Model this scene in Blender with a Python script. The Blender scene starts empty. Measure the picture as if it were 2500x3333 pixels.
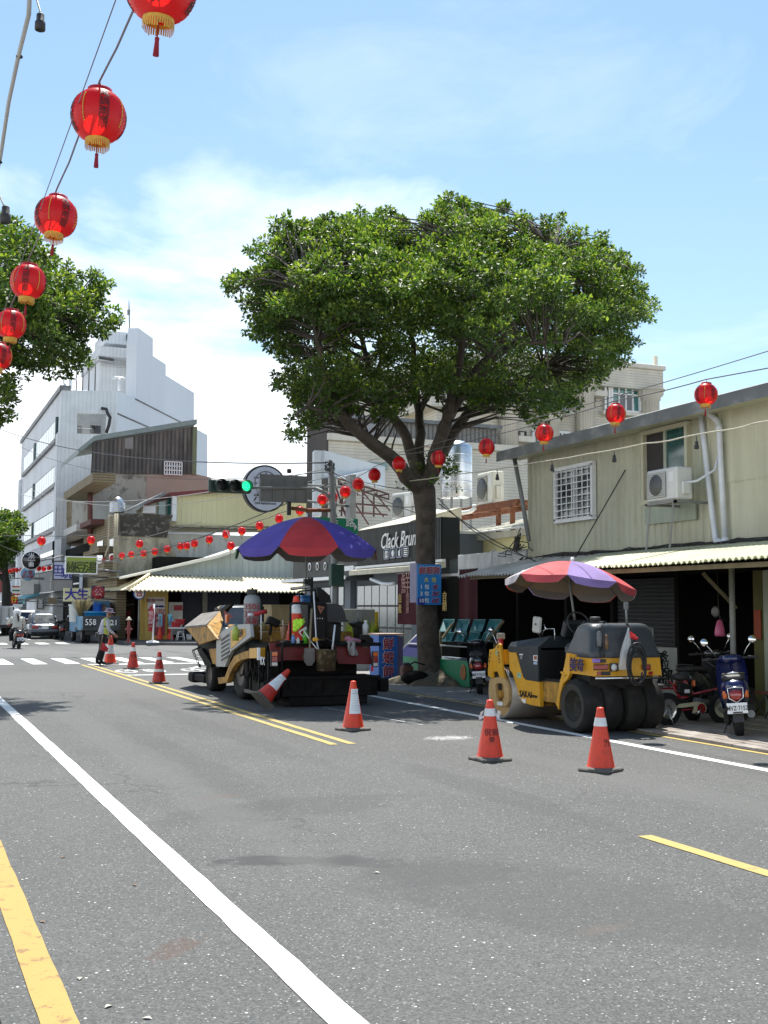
import bpy,bmesh,math,random
import numpy as np
from mathutils import Vector,Matrix,Quaternion
R = math.radians
rng = random.Random(7)
S = bpy.context.scene
COL = S.collection
# ------------------------------------------------------------------ camera
CAM_H,FPX,YAW,PITCH,ROLL = 1.7,3756.26,.39631632,.08408978,.00495882
cf = Vector((math.sin(YAW)*math.cos(PITCH),math.cos(YAW)*math.cos(PITCH),math.sin(PITCH)))
cr0 = Vector((math.cos(YAW),-math.sin(YAW),0));cu0 = cr0.cross(cf)
cr = cr0*math.cos(ROLL)+cu0*math.sin(ROLL);cu = -cr0*math.sin(ROLL)+cu0*math.cos(ROLL)
cam = bpy.data.cameras.new('camera');co = bpy.data.objects.new('camera',cam);COL.objects.link(co)
co.matrix_world = Matrix(((cr.x,cu.x,-cf.x,0),(cr.y,cu.y,-cf.y,0),(cr.z,cu.z,-cf.z,CAM_H),(0,0,0,1)))
cam.sensor_fit = 'VERTICAL';cam.sensor_height = 36;cam.lens = FPX/3333*36
cam.clip_start = .05;cam.clip_end = 3000
S.camera = co
def at(px,py,x=None,y=None,z=None):
    """world point seen at a photograph pixel, on the plane x=.., y=.. or z=.."""
    d = cf*FPX+cr*(px-1250)-cu*(py-1666.5)
    if x is not None: t = x/d.x
    elif y is not None: t = y/d.y
    else: t = ((z or 0)-CAM_H)/d.z
    return Vector((d.x*t,d.y*t,CAM_H+d.z*t))
# ------------------------------------------------------------------ sky, sun, exposure
SUN_EL,SUN_AZ = R(66),R(22)          # azimuth from +Y towards +X
W = bpy.data.worlds.new('World');S.world = W;W.use_nodes = True
nt = W.node_tree;nt.nodes.clear()
def N(t,tree=None,**kw):
    n = (tree or nt).nodes.new(t)
    for k,v in kw.items(): setattr(n,k,v)
    return n
sky = N('ShaderNodeTexSky',sky_type='NISHITA',sun_disc=False,sun_elevation=SUN_EL,sun_rotation=SUN_AZ,
        air_density=1.0,dust_density=1.2,ozone_density=.7)
tc = N('ShaderNodeTexCoord');sep = N('ShaderNodeSeparateXYZ');nt.links.new(tc.outputs['Generated'],sep.inputs[0])
def mth(op,a,b=None,tree=None,clamp=False):
    n = N('ShaderNodeMath',tree,operation=op,use_clamp=clamp);t = tree or nt
    for i,s in enumerate((a,b)):
        if s is None: continue
        if isinstance(s,(int,float)): n.inputs[i].default_value = s
        else: t.links.new(s,n.inputs[i])
    return n.outputs[0]
zz = mth('MAXIMUM',sep.outputs[2],.0)
den = mth('ADD',zz,.16)
cx,cy = mth('DIVIDE',sep.outputs[0],den),mth('DIVIDE',sep.outputs[1],den)
cmb = N('ShaderNodeCombineXYZ');nt.links.new(cx,cmb.inputs[0]);nt.links.new(cy,cmb.inputs[1])
n1 = N('ShaderNodeTexNoise');n1.inputs['Scale'].default_value = .85;n1.inputs['Detail'].default_value = 9;n1.inputs['Roughness'].default_value = .58
n1.inputs['Distortion'].default_value = .35
off = N('ShaderNodeVectorMath',operation='ADD');off.inputs[1].default_value = (3.1,7.7,0);nt.links.new(cmb.outputs[0],off.inputs[0])
nt.links.new(off.outputs[0],n1.inputs['Vector'])
n2 = N('ShaderNodeTexNoise');n2.inputs['Scale'].default_value = 2.2;n2.inputs['Detail'].default_value = 7
n2.inputs['Roughness'].default_value = .62;n2.inputs['Distortion'].default_value = .8
nt.links.new(cmb.outputs[0],n2.inputs['Vector'])
# bank of cloud low on the horizon, thin cirrus above
bank = mth('MULTIPLY',mth('SUBTRACT',mth('ADD',mth('SUBTRACT',.37,mth('MULTIPLY',sep.outputs[0],.17)),mth('MULTIPLY',mth('SUBTRACT',n1.outputs['Fac'],.5),.5)),zz),9.0,clamp=True)
bank = mth('MULTIPLY',bank,.92)
cir = mth('MULTIPLY',mth('SUBTRACT',n2.outputs['Fac'],.5),1.5,clamp=True)
cir = mth('MULTIPLY',cir,.36)
veil = mth('MULTIPLY',mth('SUBTRACT',.62,zz,clamp=True),.35)
m0 = mth('MAXIMUM',bank,mth('ADD',cir,veil),clamp=True)
mixc = N('ShaderNodeMix',data_type='RGBA');nt.links.new(m0,mixc.inputs[0])
hs = N('ShaderNodeHueSaturation');hs.inputs['Saturation'].default_value = 1.2;hs.inputs['Value'].default_value = 1.0
nt.links.new(sky.outputs[0],hs.inputs['Color'])
tint = N('ShaderNodeMix',data_type='RGBA',blend_type='MULTIPLY');tint.inputs[0].default_value = 1;nt.links.new(hs.outputs[0],tint.inputs[6]);tint.inputs[7].default_value = (.86,1.03,1.0,1)
nt.links.new(tint.outputs[2],mixc.inputs[6]);mixc.inputs[7].default_value = (9.6,10.0,10.4,1)
bg = N('ShaderNodeBackground');bg.inputs['Strength'].default_value = .1
nt.links.new(mixc.outputs[2],bg.inputs['Color'])
wo = N('ShaderNodeOutputWorld');nt.links.new(bg.outputs[0],wo.inputs['Surface'])
sl = bpy.data.lights.new('sun','SUN');sl.energy = 5.0;sl.angle = R(.53);sl.color = (1,.965,.90)
so = bpy.data.objects.new('sun',sl);COL.objects.link(so)
SUND = Vector((math.cos(SUN_EL)*math.sin(SUN_AZ),math.cos(SUN_EL)*math.cos(SUN_AZ),math.sin(SUN_EL)))
so.rotation_euler = SUND.to_track_quat('Z','Y').to_euler();so.location = (0,0,60)
S.view_settings.view_transform = 'Standard';S.view_settings.look = 'None'
S.view_settings.exposure = 0.8;S.view_settings.gamma = 1;S.view_settings.use_curve_mapping = False
S.cycles.max_bounces = 8;S.cycles.transparent_max_bounces = 12
# ------------------------------------------------------------------ mesh builder
class MB:
    def __init__(s): s.v = [];s.f = [];s.mi = [];s.sm = []
    def add(s,vs,fs,mi=0,sm=False):
        o = len(s.v);s.v += [tuple(p) for p in vs]
        for f in fs:
            s.f.append(tuple(i+o for i in f));s.mi.append(mi);s.sm.append(sm)
        return s
    def quad(s,a,b,c,d,mi=0): return s.add([a,b,c,d],[(0,1,2,3)],mi)
    def box(s,c,d,mi=0,rot=None,bev=0.0,taper=1.0):
        """box centre c, full size d; bev chamfers; taper scales the top in x,y"""
        hx,hy,hz = d[0]/2,d[1]/2,d[2]/2;c = Vector(c)
        def tf(p):
            k = taper if p[2] > 0 else 1
            q = Vector((p[0]*k,p[1]*k,p[2]))
            return c+(rot @ q if rot else q)
        if bev <= 0:
            vs = [tf((x*hx,y*hy,z*hz)) for x in (-1,1) for y in (-1,1) for z in (-1,1)]
            return s.add(vs,[(0,1,3,2),(4,6,7,5),(0,4,5,1),(2,3,7,6),(0,2,6,4),(1,5,7,3)],mi)
        b = min(bev,hx*.98,hy*.98,hz*.98);vs = [];idx = {}
        for x in (-1,1):
            for y in (-1,1):
                for z in (-1,1):
                    for a in range(3):
                        p = [x*(hx-b),y*(hy-b),z*(hz-b)];p[a] = (x*hx,y*hy,z*hz)[a]
                        idx[(x,y,z,a)] = len(vs);vs.append(tf(p))
        fs = []
        for a in range(3):
            b1,b2 = (a+1) % 3,(a+2) % 3
            for sg in (-1,1):
                q = []
                for u,w in ((-1,-1),(1,-1),(1,1),(-1,1)):
                    k = [0,0,0];k[a] = sg;k[b1] = u;k[b2] = w;q.append(idx[(*k,a)])
                fs.append(tuple(q if sg > 0 else q[::-1]))
        for a in range(3):
            b1,b2 = (a+1) % 3,(a+2) % 3
            for s1 in (-1,1):
                for s2 in (-1,1):
                    q = []
                    for e,ax in ((-1,b1),(1,b1),(1,b2),(-1,b2)):
                        k = [0,0,0];k[a] = e;k[b1] = s1;k[b2] = s2;q.append(idx[(*k,ax)])
                    fs.append(tuple(q if s1*s2 < 0 else q[::-1]))
        for x in (-1,1):
            for y in (-1,1):
                for z in (-1,1):
                    q = [idx[(x,y,z,a)] for a in range(3)]
                    fs.append(tuple(q if x*y*z > 0 else q[::-1]))
        return s.add(vs,fs,mi)
    def bx(s,x0,x1,y0,y1,z0,z1,mi=0,bev=0.0):
        return s.box(((x0+x1)/2,(y0+y1)/2,(z0+z1)/2),(abs(x1-x0),abs(y1-y0),abs(z1-z0)),mi,None,bev)
    def tube(s,path,r,n=8,mi=0,cap=True,sm=True,closed=False):
        P = [Vector(p) for p in path];m = len(P)
        rr = r if isinstance(r,(list,tuple)) else [r]*m
        t0 = (P[1]-P[0]).normalized();ref = Vector((0,0,1)) if abs(t0.z) < .9 else Vector((1,0,0))
        u = t0.cross(ref).normalized();vs = [];prev = t0
        for i in range(m):
            if closed: t = P[(i+1) % m]-P[i-1]
            else: t = P[min(i+1,m-1)]-P[max(i-1,0)]
            if t.length < 1e-9: t = prev.copy()
            t.normalize()
            q = prev.rotation_difference(t);u = q @ u;u = (u-t*u.dot(t)).normalized();prev = t
            w = t.cross(u)
            for k in range(n):
                a = 2*math.pi*k/n;vs.append(P[i]+(u*math.cos(a)+w*math.sin(a))*rr[i])
        fs = []
        for i in range(m if closed else m-1):
            j = (i+1) % m
            for k in range(n):
                fs.append((i*n+k,i*n+(k+1) % n,j*n+(k+1) % n,j*n+k))
        s.add(vs,fs,mi,sm)
        if cap and not closed:
            o = len(s.v)-len(vs)
            s.f.append(tuple(o+k for k in range(n))[::-1]);s.mi.append(mi);s.sm.append(False)
            s.f.append(tuple(o+(m-1)*n+k for k in range(n)));s.mi.append(mi);s.sm.append(False)
        return s
    def cyl(s,a,b,r,r2=None,n=14,mi=0,cap=True,sm=True):
        return s.tube([a,b],[r,r if r2 is None else r2],n,mi,cap,sm)
    def lathe(s,prof,o=(0,0,0),ax=(0,0,1),n=20,mi=0,sm=True,a0=0,a1=2*math.pi,sc=(1,1)):
        """prof: (radius, height) pairs about axis ax through o"""
        o = Vector(o);ax = Vector(ax).normalized()
        ref = Vector((1,0,0)) if abs(ax.x) < .9 else Vector((0,1,0))
        u = (ref-ax*ref.dot(ax)).normalized();w = ax.cross(u)
        full = abs(a1-a0-2*math.pi) < 1e-6;nn = n if full else n+1;vs = []
        for (r,h) in prof:
            for k in range(nn):
                a = a0+(a1-a0)*k/n;vs.append(o+ax*h+u*(r*math.cos(a)*sc[0])+w*(r*math.sin(a)*sc[1]))
        fs = []
        for i in range(len(prof)-1):
            for k in range(n):
                k2 = (k+1) % nn;fs.append((i*nn+k,i*nn+k2,(i+1)*nn+k2,(i+1)*nn+k))
        return s.add(vs,fs,mi,sm)
    def prism(s,poly,o,u,v,w,mi=0,mi_side=None):
        """polygon in (u,v) at o, extruded by the vector w"""
        o,u,v,w = Vector(o),Vector(u),Vector(v),Vector(w);n = len(poly)
        a = [o+u*p[0]+v*p[1] for p in poly];b = [p+w for p in a]
        s.add(a+b,[tuple(range(n))[::-1],tuple(range(n,2*n))],mi)
        s.add(a+b,[(i,(i+1) % n,n+(i+1) % n,n+i) for i in range(n)],mi if mi_side is None else mi_side)
        return s
    def ball(s,c,r,n=12,m=8,mi=0,sm=True):
        if isinstance(r,(int,float)): r = (r,r,r)
        c = Vector(c);vs = [c+Vector((0,0,-r[2]))]
        for i in range(1,m):
            t = -math.pi/2+math.pi*i/m
            for k in range(n):
                a = 2*math.pi*k/n;vs.append(c+Vector((r[0]*math.cos(t)*math.cos(a),r[1]*math.cos(t)*math.sin(a),r[2]*math.sin(t))))
        vs.append(c+Vector((0,0,r[2])));fs = []
        for k in range(n): fs.append((0,1+(k+1) % n,1+k))
        for i in range(m-2):
            for k in range(n):
                a = 1+i*n;fs.append((a+k,a+(k+1) % n,a+n+(k+1) % n,a+n+k))
        a = 1+(m-2)*n
        for k in range(n): fs.append((a+k,a+(k+1) % n,len(vs)-1))
        return s.add(vs,fs,mi,sm)
    def grid(s,fn,nu,nv,mi=0,sm=True,flip=False):
        vs = [fn(i/nu,j/nv) for i in range(nu+1) for j in range(nv+1)];fs = []
        for i in range(nu):
            for j in range(nv):
                a = i*(nv+1)+j;q = (a,a+nv+1,a+nv+2,a+1);fs.append(q[::-1] if flip else q)
        return s.add(vs,fs,mi,sm)
    def mesh(s,name,mats):
        me = bpy.data.meshes.new(name);me.from_pydata(s.v,[],s.f)
        for m in (mats if isinstance(mats,(list,tuple)) else [mats]): me.materials.append(m)
        me.polygons.foreach_set('material_index',s.mi);me.polygons.foreach_set('use_smooth',s.sm)
        me.update();return me
    def build(s,name,mats,parent=None,loc=None):
        """world-built parts: parent's base is taken off; loc gives local-built objects a place"""
        off = Vector(parent['_b']) if parent is not None and '_b' in parent else Vector((0,0,0))
        if off.length > 0: s.v = [(p[0]-off.x,p[1]-off.y,p[2]-off.z) for p in s.v]
        o = bpy.data.objects.new(name,s.mesh(name,mats));COL.objects.link(o)
        if parent is not None:
            o.parent = parent;o['_b'] = tuple(off)
        if loc is not None: o.location = loc
        return o
def bk(o):
    for x in list(bpy.data.objects):
        if '_b' in x: del x['_b']
def tag(o,label=None,cat=None,group=None,kind=None):
    if label: o['label'] = label
    if cat: o['category'] = cat
    if group: o['group'] = group
    if kind: o['kind'] = kind
    return o
def thing(name,label,cat,loc=(0,0,0),rz=0,group=None,world=True):
    """an Empty at the thing's base; world=True: parts are built in world coordinates"""
    o = bpy.data.objects.new(name,None);COL.objects.link(o);o.location = loc;o.rotation_euler = (0,0,rz)
    o.empty_display_size = .2
    if world: o['_b'] = tuple(loc)
    return tag(o,label,cat,group)
def copy_tree(o,parent=None):
    c = o.copy();COL.objects.link(c)
    if parent is not None: c.parent = parent
    for ch in list(o.children): copy_tree(ch,c)
    return c
def dup(o,loc,rot=None,label=None,group=None,scale=None):
    c = copy_tree(o);c.location = loc
    if rot is not None: c.rotation_euler = rot if isinstance(rot,(tuple,list)) else (0,0,rot)
    if scale: c.scale = (scale,)*3
    if label: c['label'] = label
    if group: c['group'] = group
    return c
def inst(name,me,parent,loc=(0,0,0),rot=None,scale=None):
    """one more piece that shares its mesh data"""
    o = bpy.data.objects.new(name,me);COL.objects.link(o);o.parent = parent
    off = Vector(parent['_b']) if parent is not None and '_b' in parent else Vector((0,0,0))
    o.location = Vector(loc)-off
    if rot: o.rotation_euler = rot
    if scale: o.scale = scale
    return o
# ------------------------------------------------------------------ materials
MATS = {}
def ncol(c): return (*c,1) if len(c) == 3 else c
def mat(name,col,rough=.6,metal=0.,var=.12,scale=3.,bump=0.,bscale=60.,streak=0.,streak_col=(.05,.045,.04),
        patch=0.,patch_col=(.1,.08,.06),patch_scale=2.,spec=.5,trans=0.,coat=0.,emit=0.,alpha=1.,zscale=.12,det=5):
    """procedural paint: two-tone noise, vertical run-off streaks, blotches, fine bump"""
    if name in MATS: return MATS[name]
    m = bpy.data.materials.new(name);m.use_nodes = True;t = m.node_tree;t.nodes.clear()
    L = t.links.new
    out = N('ShaderNodeOutputMaterial',t);p = N('ShaderNodeBsdfPrincipled',t)
    tcn = N('ShaderNodeTexCoord',t);vec = tcn.outputs['Object']
    c = None
    def noise(sc,detail=det,v=vec,ro=.6):
        n = N('ShaderNodeTexNoise',t);n.inputs['Scale'].default_value = sc;n.inputs['Detail'].default_value = detail
        n.inputs['Roughness'].default_value = ro;L(v,n.inputs['Vector']);return n.outputs['Fac']
    def mix(f,a,b):
        n = N('ShaderNodeMix',t,data_type='RGBA');L(f,n.inputs[0])
        for i,q in ((6,a),(7,b)):
            if isinstance(q,tuple): n.inputs[i].default_value = ncol(q)
            else: L(q,n.inputs[i])
        return n.outputs[2]
    def ramp(f,a,b):
        n = N('ShaderNodeMapRange',t);L(f,n.inputs[0]);n.inputs[1].default_value = a;n.inputs[2].default_value = b
        return n.outputs[0]
    if var > 0:
        f = ramp(noise(scale),.3,.7)
        c = mix(f,tuple(x*(1-var) for x in col),tuple(min(1,x*(1+var)) for x in col))
    if streak > 0:
        mp = N('ShaderNodeMapping',t);L(vec,mp.inputs['Vector']);mp.inputs['Scale'].default_value = (1,1,zscale)
        f = mth('MULTIPLY',ramp(noise(scale*2.2,8,mp.outputs[0],.7),.48,.78),streak,t,True)
        c = mix(f,c if c else col,streak_col)
    if patch > 0:
        f = mth('MULTIPLY',ramp(noise(patch_scale,9,vec,.68),.52,.62),patch,t,True)
        c = mix(f,c if c else col,patch_col)
    if c is not None: L(c,p.inputs['Base Color'])
    else: p.inputs['Base Color'].default_value = ncol(col)
    p.inputs['Metallic'].default_value = metal;p.inputs['Specular IOR Level'].default_value = spec
    rn = noise(scale*4,4);rr = N('ShaderNodeMapRange',t);L(rn,rr.inputs[0])
    rr.inputs[3].default_value = max(.02,rough-.12);rr.inputs[4].default_value = min(1,rough+.12);L(rr.outputs[0],p.inputs['Roughness'])
    if coat: p.inputs['Coat Weight'].default_value = coat;p.inputs['Coat Roughness'].default_value = .08
    if trans: p.inputs['Transmission Weight'].default_value = trans
    if emit: p.inputs['Emission Color'].default_value = ncol(col);p.inputs['Emission Strength'].default_value = emit
    if alpha < 1: p.inputs['Alpha'].default_value = alpha
    if bump > 0:
        b = N('ShaderNodeBump',t);b.inputs['Strength'].default_value = min(1,bump);b.inputs['Distance'].default_value = .01
        L(noise(bscale,4),b.inputs['Height']);L(b.outputs[0],p.inputs['Normal'])
    L(p.outputs[0],out.inputs[0]);MATS[name] = m;return m
def thin(name,col,tcol,rough=.5,mixf=.4,var=.25,scale=2.,obj=False):
    """thin sheet that lets light through: leaves, lantern silk, awning plastic"""
    if name in MATS: return MATS[name]
    m = bpy.data.materials.new(name);m.use_nodes = True;t = m.node_tree;t.nodes.clear();L = t.links.new
    out = N('ShaderNodeOutputMaterial',t);p = N('ShaderNodeBsdfPrincipled',t);tr = N('ShaderNodeBsdfTranslucent',t);mx = N('ShaderNodeMixShader',t)
    tcn = N('ShaderNodeTexCoord',t);n = N('ShaderNodeTexNoise',t);n.inputs['Scale'].default_value = scale;n.inputs['Detail'].default_value = 4
    L(tcn.outputs['Object'],n.inputs['Vector'])
    mr = N('ShaderNodeMapRange',t);L(n.outputs['Fac'],mr.inputs[0]);mr.inputs[1].default_value = .3;mr.inputs[2].default_value = .7
    mr.inputs[3].default_value = 1-var;mr.inputs[4].default_value = 1+var
    for c,sk in ((col,p.inputs['Base Color']),(tcol,tr.inputs['Color'])):
        v = N('ShaderNodeVectorMath',t,operation='SCALE');v.inputs[0].default_value = c;L(mr.outputs[0],v.inputs['Scale']);L(v.outputs[0],sk)
    p.inputs['Roughness'].default_value = rough;mx.inputs[0].default_value = mixf
    L(p.outputs[0],mx.inputs[1]);L(tr.outputs[0],mx.inputs[2]);L(mx.outputs[0],out.inputs[0]);MATS[name] = m;return m
def glass(name,col=(.02,.05,.05),rough=.06,var=.3):
    return mat(name,col,rough,0,var,.8,spec=.9,coat=.6)
# ------------------------------------------------------------------ lettering
TXT = {}
def text_mesh(s,size,mt,bold=0.,shear=0.,ext=.004,sx=1.):
    key = (s,round(size,4),mt.name,bold,shear,ext,sx)
    if key in TXT: return TXT[key]
    cv = bpy.data.curves.new('t','FONT');cv.body = s;cv.size = size;cv.align_x = 'CENTER';cv.align_y = 'CENTER'
    cv.extrude = ext;cv.offset = min(bold,.005)*size;cv.shear = shear;cv.resolution_u = 2;cv.space_line = .92
    o = bpy.data.objects.new('t',cv);me = bpy.data.meshes.new_from_object(o)
    if not me.vertices:
        COL.objects.link(o);dg = bpy.context.evaluated_depsgraph_get();dg.update();me = bpy.data.meshes.new_from_object(o.evaluated_get(dg));print('slow text',s)
    bpy.data.objects.remove(o);bpy.data.curves.remove(cv)
    if bold > .005:      # heavier strokes: shifted copies, each a hair further out
        b = (bold-.004)*size;vs = [v.co.copy() for v in me.vertices];fs = [tuple(p.vertices) for p in me.polygons];n = len(vs);V = [];F = []
        for k,(dx,dy) in enumerate(((0,0),(b,0),(-b,0),(0,b),(0,-b))):
            V += [(v.x+dx,v.y+dy,v.z+k*.0009) for v in vs];F += [tuple(i+k*n for i in f) for f in fs]
        me2 = bpy.data.meshes.new('lettering');me2.from_pydata(V,[],F);me2.update();bpy.data.meshes.remove(me);me = me2
    me.name = 'lettering';me.materials.clear();me.materials.append(mt)
    if sx != 1:
        for v in me.vertices: v.co.x *= sx
    TXT[key] = me;return me
def letter(parent,s,pos,right,up,size,mt,bold=.012,shear=0.,ext=.004,sx=1.,name='lettering'):
    me = text_mesh(s,size,mt,bold,shear,ext,sx)
    o = bpy.data.objects.new(name,me);COL.objects.link(o)
    r_,u_ = Vector(right).normalized(),Vector(up).normalized();w_ = r_.cross(u_)
    off = Vector(parent['_b']) if parent is not None and '_b' in parent else Vector((0,0,0))
    p = Vector(pos)-off
    o.matrix_world = Matrix(((r_.x,u_.x,w_.x,p.x),(r_.y,u_.y,w_.y,p.y),(r_.z,u_.z,w_.z,p.z),(0,0,0,1)))
    if parent is not None: o.parent = parent;o['_b'] = tuple(off)
    return o
X,Y,Z = Vector((1,0,0)),Vector((0,1,0)),Vector((0,0,1))
def sag(a,b,d,n=14):
    a,b = Vector(a),Vector(b)
    return [a.lerp(b,i/n)-Z*(4*d*(i/n)*(1-i/n)) for i in range(n+1)]
def wobble(path,amp,seed=1):
    r = random.Random(seed);return [Vector(p)+Vector((r.uniform(-amp,amp),r.uniform(-amp,amp),r.uniform(-amp,amp))) for p in path]
# ================================================================== ground, roads, markings
def asphalt(name,base=.083):
    m = bpy.data.materials.new(name);m.use_nodes = True;t = m.node_tree;t.nodes.clear();L = t.links.new
    out = N('ShaderNodeOutputMaterial',t);p = N('ShaderNodeBsdfPrincipled',t);tcn = N('ShaderNodeTexCoord',t);vec = tcn.outputs['Object']
    def noise(sc,d=4,ro=.6,v=vec,dist=0):
        n = N('ShaderNodeTexNoise',t);n.inputs['Scale'].default_value = sc;n.inputs['Detail'].default_value = d
        n.inputs['Roughness'].default_value = ro;n.inputs['Distortion'].default_value = dist;L(v,n.inputs['Vector']);return n.outputs['Fac']
    def mr(f,a,b,c=0.,d=1.):
        n = N('ShaderNodeMapRange',t);L(f,n.inputs[0])
        for i,q in enumerate((a,b,c,d)): n.inputs[i+1].default_value = q
        return n.outputs[0]
    def mix(f,a,b):
        n = N('ShaderNodeMix',t,data_type='RGBA')
        if isinstance(f,float): n.inputs[0].default_value = f
        else: L(f,n.inputs[0])
        for i,q in ((6,a),(7,b)):
            if isinstance(q,tuple): n.inputs[i].default_value = ncol(q)
            else: L(q,n.inputs[i])
        return n.outputs[2]
    b = base
    c = mix(mr(noise(.45,6,.62),.35,.68),(b*.86,b*.875,b*.85),(b*1.1,b*1.115,b*1.08))
    # long patches left by laying and by tyres, drawn out along the road
    mp = N('ShaderNodeMapping',t);L(vec,mp.inputs['Vector']);mp.inputs['Scale'].default_value = (1.1,.1,1)
    c = mix(mr(noise(1.0,5,.6,mp.outputs[0]),.52,.72,0,.34),c,(b*.58,b*.58,b*.57))
    # binder and aggregate
    v1 = N('ShaderNodeTexVoronoi',t);v1.inputs['Scale'].default_value = 90;L(vec,v1.inputs['Vector'])
    sc1 = N('ShaderNodeSeparateColor',t);L(v1.outputs['Color'],sc1.inputs[0])
    c = mix(mr(sc1.outputs[0],0,1,0,.62),c,mix(mr(sc1.outputs[1],.2,.8),(b*.35,b*.35,b*.35),(b*1.9,b*1.88,b*1.8)))
    v2 = N('ShaderNodeTexVoronoi',t);v2.inputs['Scale'].default_value = 58;L(vec,v2.inputs['Vector'])
    sc2 = N('ShaderNodeSeparateColor',t);L(v2.outputs['Color'],sc2.inputs[0])
    spk = mth('MULTIPLY',mr(sc2.outputs[0],.87,.90),mr(v2.outputs['Distance'],.34,.22),t)
    c = mix(mth('MULTIPLY',spk,.6,t),c,(.50,.50,.48))
    v3 = N('ShaderNodeTexVoronoi',t);v3.inputs['Scale'].default_value = 36;L(vec,v3.inputs['Vector'])
    sc3 = N('ShaderNodeSeparateColor',t);L(v3.outputs['Color'],sc3.inputs[0])
    spk3 = mth('MULTIPLY',mr(sc3.outputs[0],.982,.986),mr(v3.outputs['Distance'],.30,.18),t)
    c = mix(spk3,c,(.62,.61,.56))
    # oil stains and damp marks with shapes of their own
    def stain(c,cx,cy,ax,ay,rot,col,k,rag=.35,ns=3.):
        m1 = N('ShaderNodeMapping',t,vector_type='TEXTURE');L(vec,m1.inputs['Vector'])
        m1.inputs['Location'].default_value = (cx,cy,0);m1.inputs['Rotation'].default_value = (0,0,rot);m1.inputs['Scale'].default_value = (ax,ay,1)
        ln = N('ShaderNodeVectorMath',t,operation='LENGTH');L(m1.outputs[0],ln.inputs[0])
        d = mth('ADD',ln.outputs['Value'],mth('MULTIPLY',mth('SUBTRACT',noise(ns,6,.7),.5,t),rag*4,t),t)
        return mix(mr(d,1.15,.8,0,k),c,col)
    dk = (b*.48,b*.48,b*.48)
    a = YAW
    c = stain(c,2.5,7.62,.55,.15,-a+.05,dk,.9,.75,4)
    c = stain(c,2.95,7.35,.25,.14,-a,dk,.6,.9,6)
    c = stain(c,3.3,6.9,.5,.35,0,dk,.35,.5,3)
    c = stain(c,3.1,9.6,1.2,.5,.3,dk,.3,.6,2)
    c = stain(c,5.2,9.8,.25,2.2,.0,dk,.28,.5,2)
    c = stain(c,3.0,13.5,.3,4.0,.0,dk,.25,.5,2)
    c = stain(c,4.2,17.0,.25,5.0,.03,dk,.25,.5,2)
    c = stain(c,1.35,5.9,.2,.08,.9,(.09,.05,.035),.45,1.0,14)
    c = stain(c,2.75,10.4,.25,.12,.3,(.10,.075,.062),.4,1.,9)
    c = stain(c,3.55,5.4,.16,.06,.2,(.16,.11,.08),.4,1.,14)
    c = stain(c,6.8,14.0,.26,.2,.1,(.5,.5,.48),.7,1.3,16)
    c = stain(c,4.6,27,3.5,5,0,(b*1.45,b*1.44,b*1.40),.4,.5,.8)
    c = stain(c,3.6,6.2,.7,1.6,.5,(b*.7,b*.71,b*.7),.45,.6,2)
    c = stain(c,6.9,9.0,.3,6,.02,(b*1.22,b*1.22,b*1.18),.5,.5,1.5)
    c = stain(c,2.6,15,.28,8,.0,(b*1.2,b*1.2,b*1.16),.5,.5,1.5)
    c = stain(c,8,47,12,6,0,(b*1.75,b*1.74,b*1.7),.55,.4,.5)
    # hairline cracks and saw cuts
    w = N('ShaderNodeTexVoronoi',t,feature='DISTANCE_TO_EDGE');w.inputs['Scale'].default_value = .32
    dv = N('ShaderNodeVectorMath',t,operation='ADD');L(vec,dv.inputs[0])
    nz = N('ShaderNodeTexNoise',t);nz.inputs['Scale'].default_value = 1.5;nz.inputs['Detail'].default_value = 5;L(vec,nz.inputs['Vector'])
    L(nz.outputs['Color'],dv.inputs[1]);L(dv.outputs[0],w.inputs['Vector'])
    ck = mth('MULTIPLY',mr(w.outputs['Distance'],.009,.003),mr(noise(.12,2),.52,.59),t)
    c = mix(mth('MULTIPLY',ck,.5,t),c,(b*.3,b*.3,b*.3))
    L(c,p.inputs['Base Color']);p.inputs['Roughness'].default_value = .83;p.inputs['Specular IOR Level'].default_value = .35
    bp = N('ShaderNodeBump',t);bp.inputs['Strength'].default_value = .55;bp.inputs['Distance'].default_value = .006
    h = mth('ADD',mth('MULTIPLY',sc1.outputs[0],.7,t),noise(160,3),t);L(h,bp.inputs['Height']);L(bp.outputs[0],p.inputs['Normal'])
    L(p.outputs[0],out.inputs[0]);return m
M_ASPH = asphalt('worn_asphalt')
M_GROUND = mat('ground_concrete',(.22,.21,.19),.9,var=.2,scale=.3,bump=.2)
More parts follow.
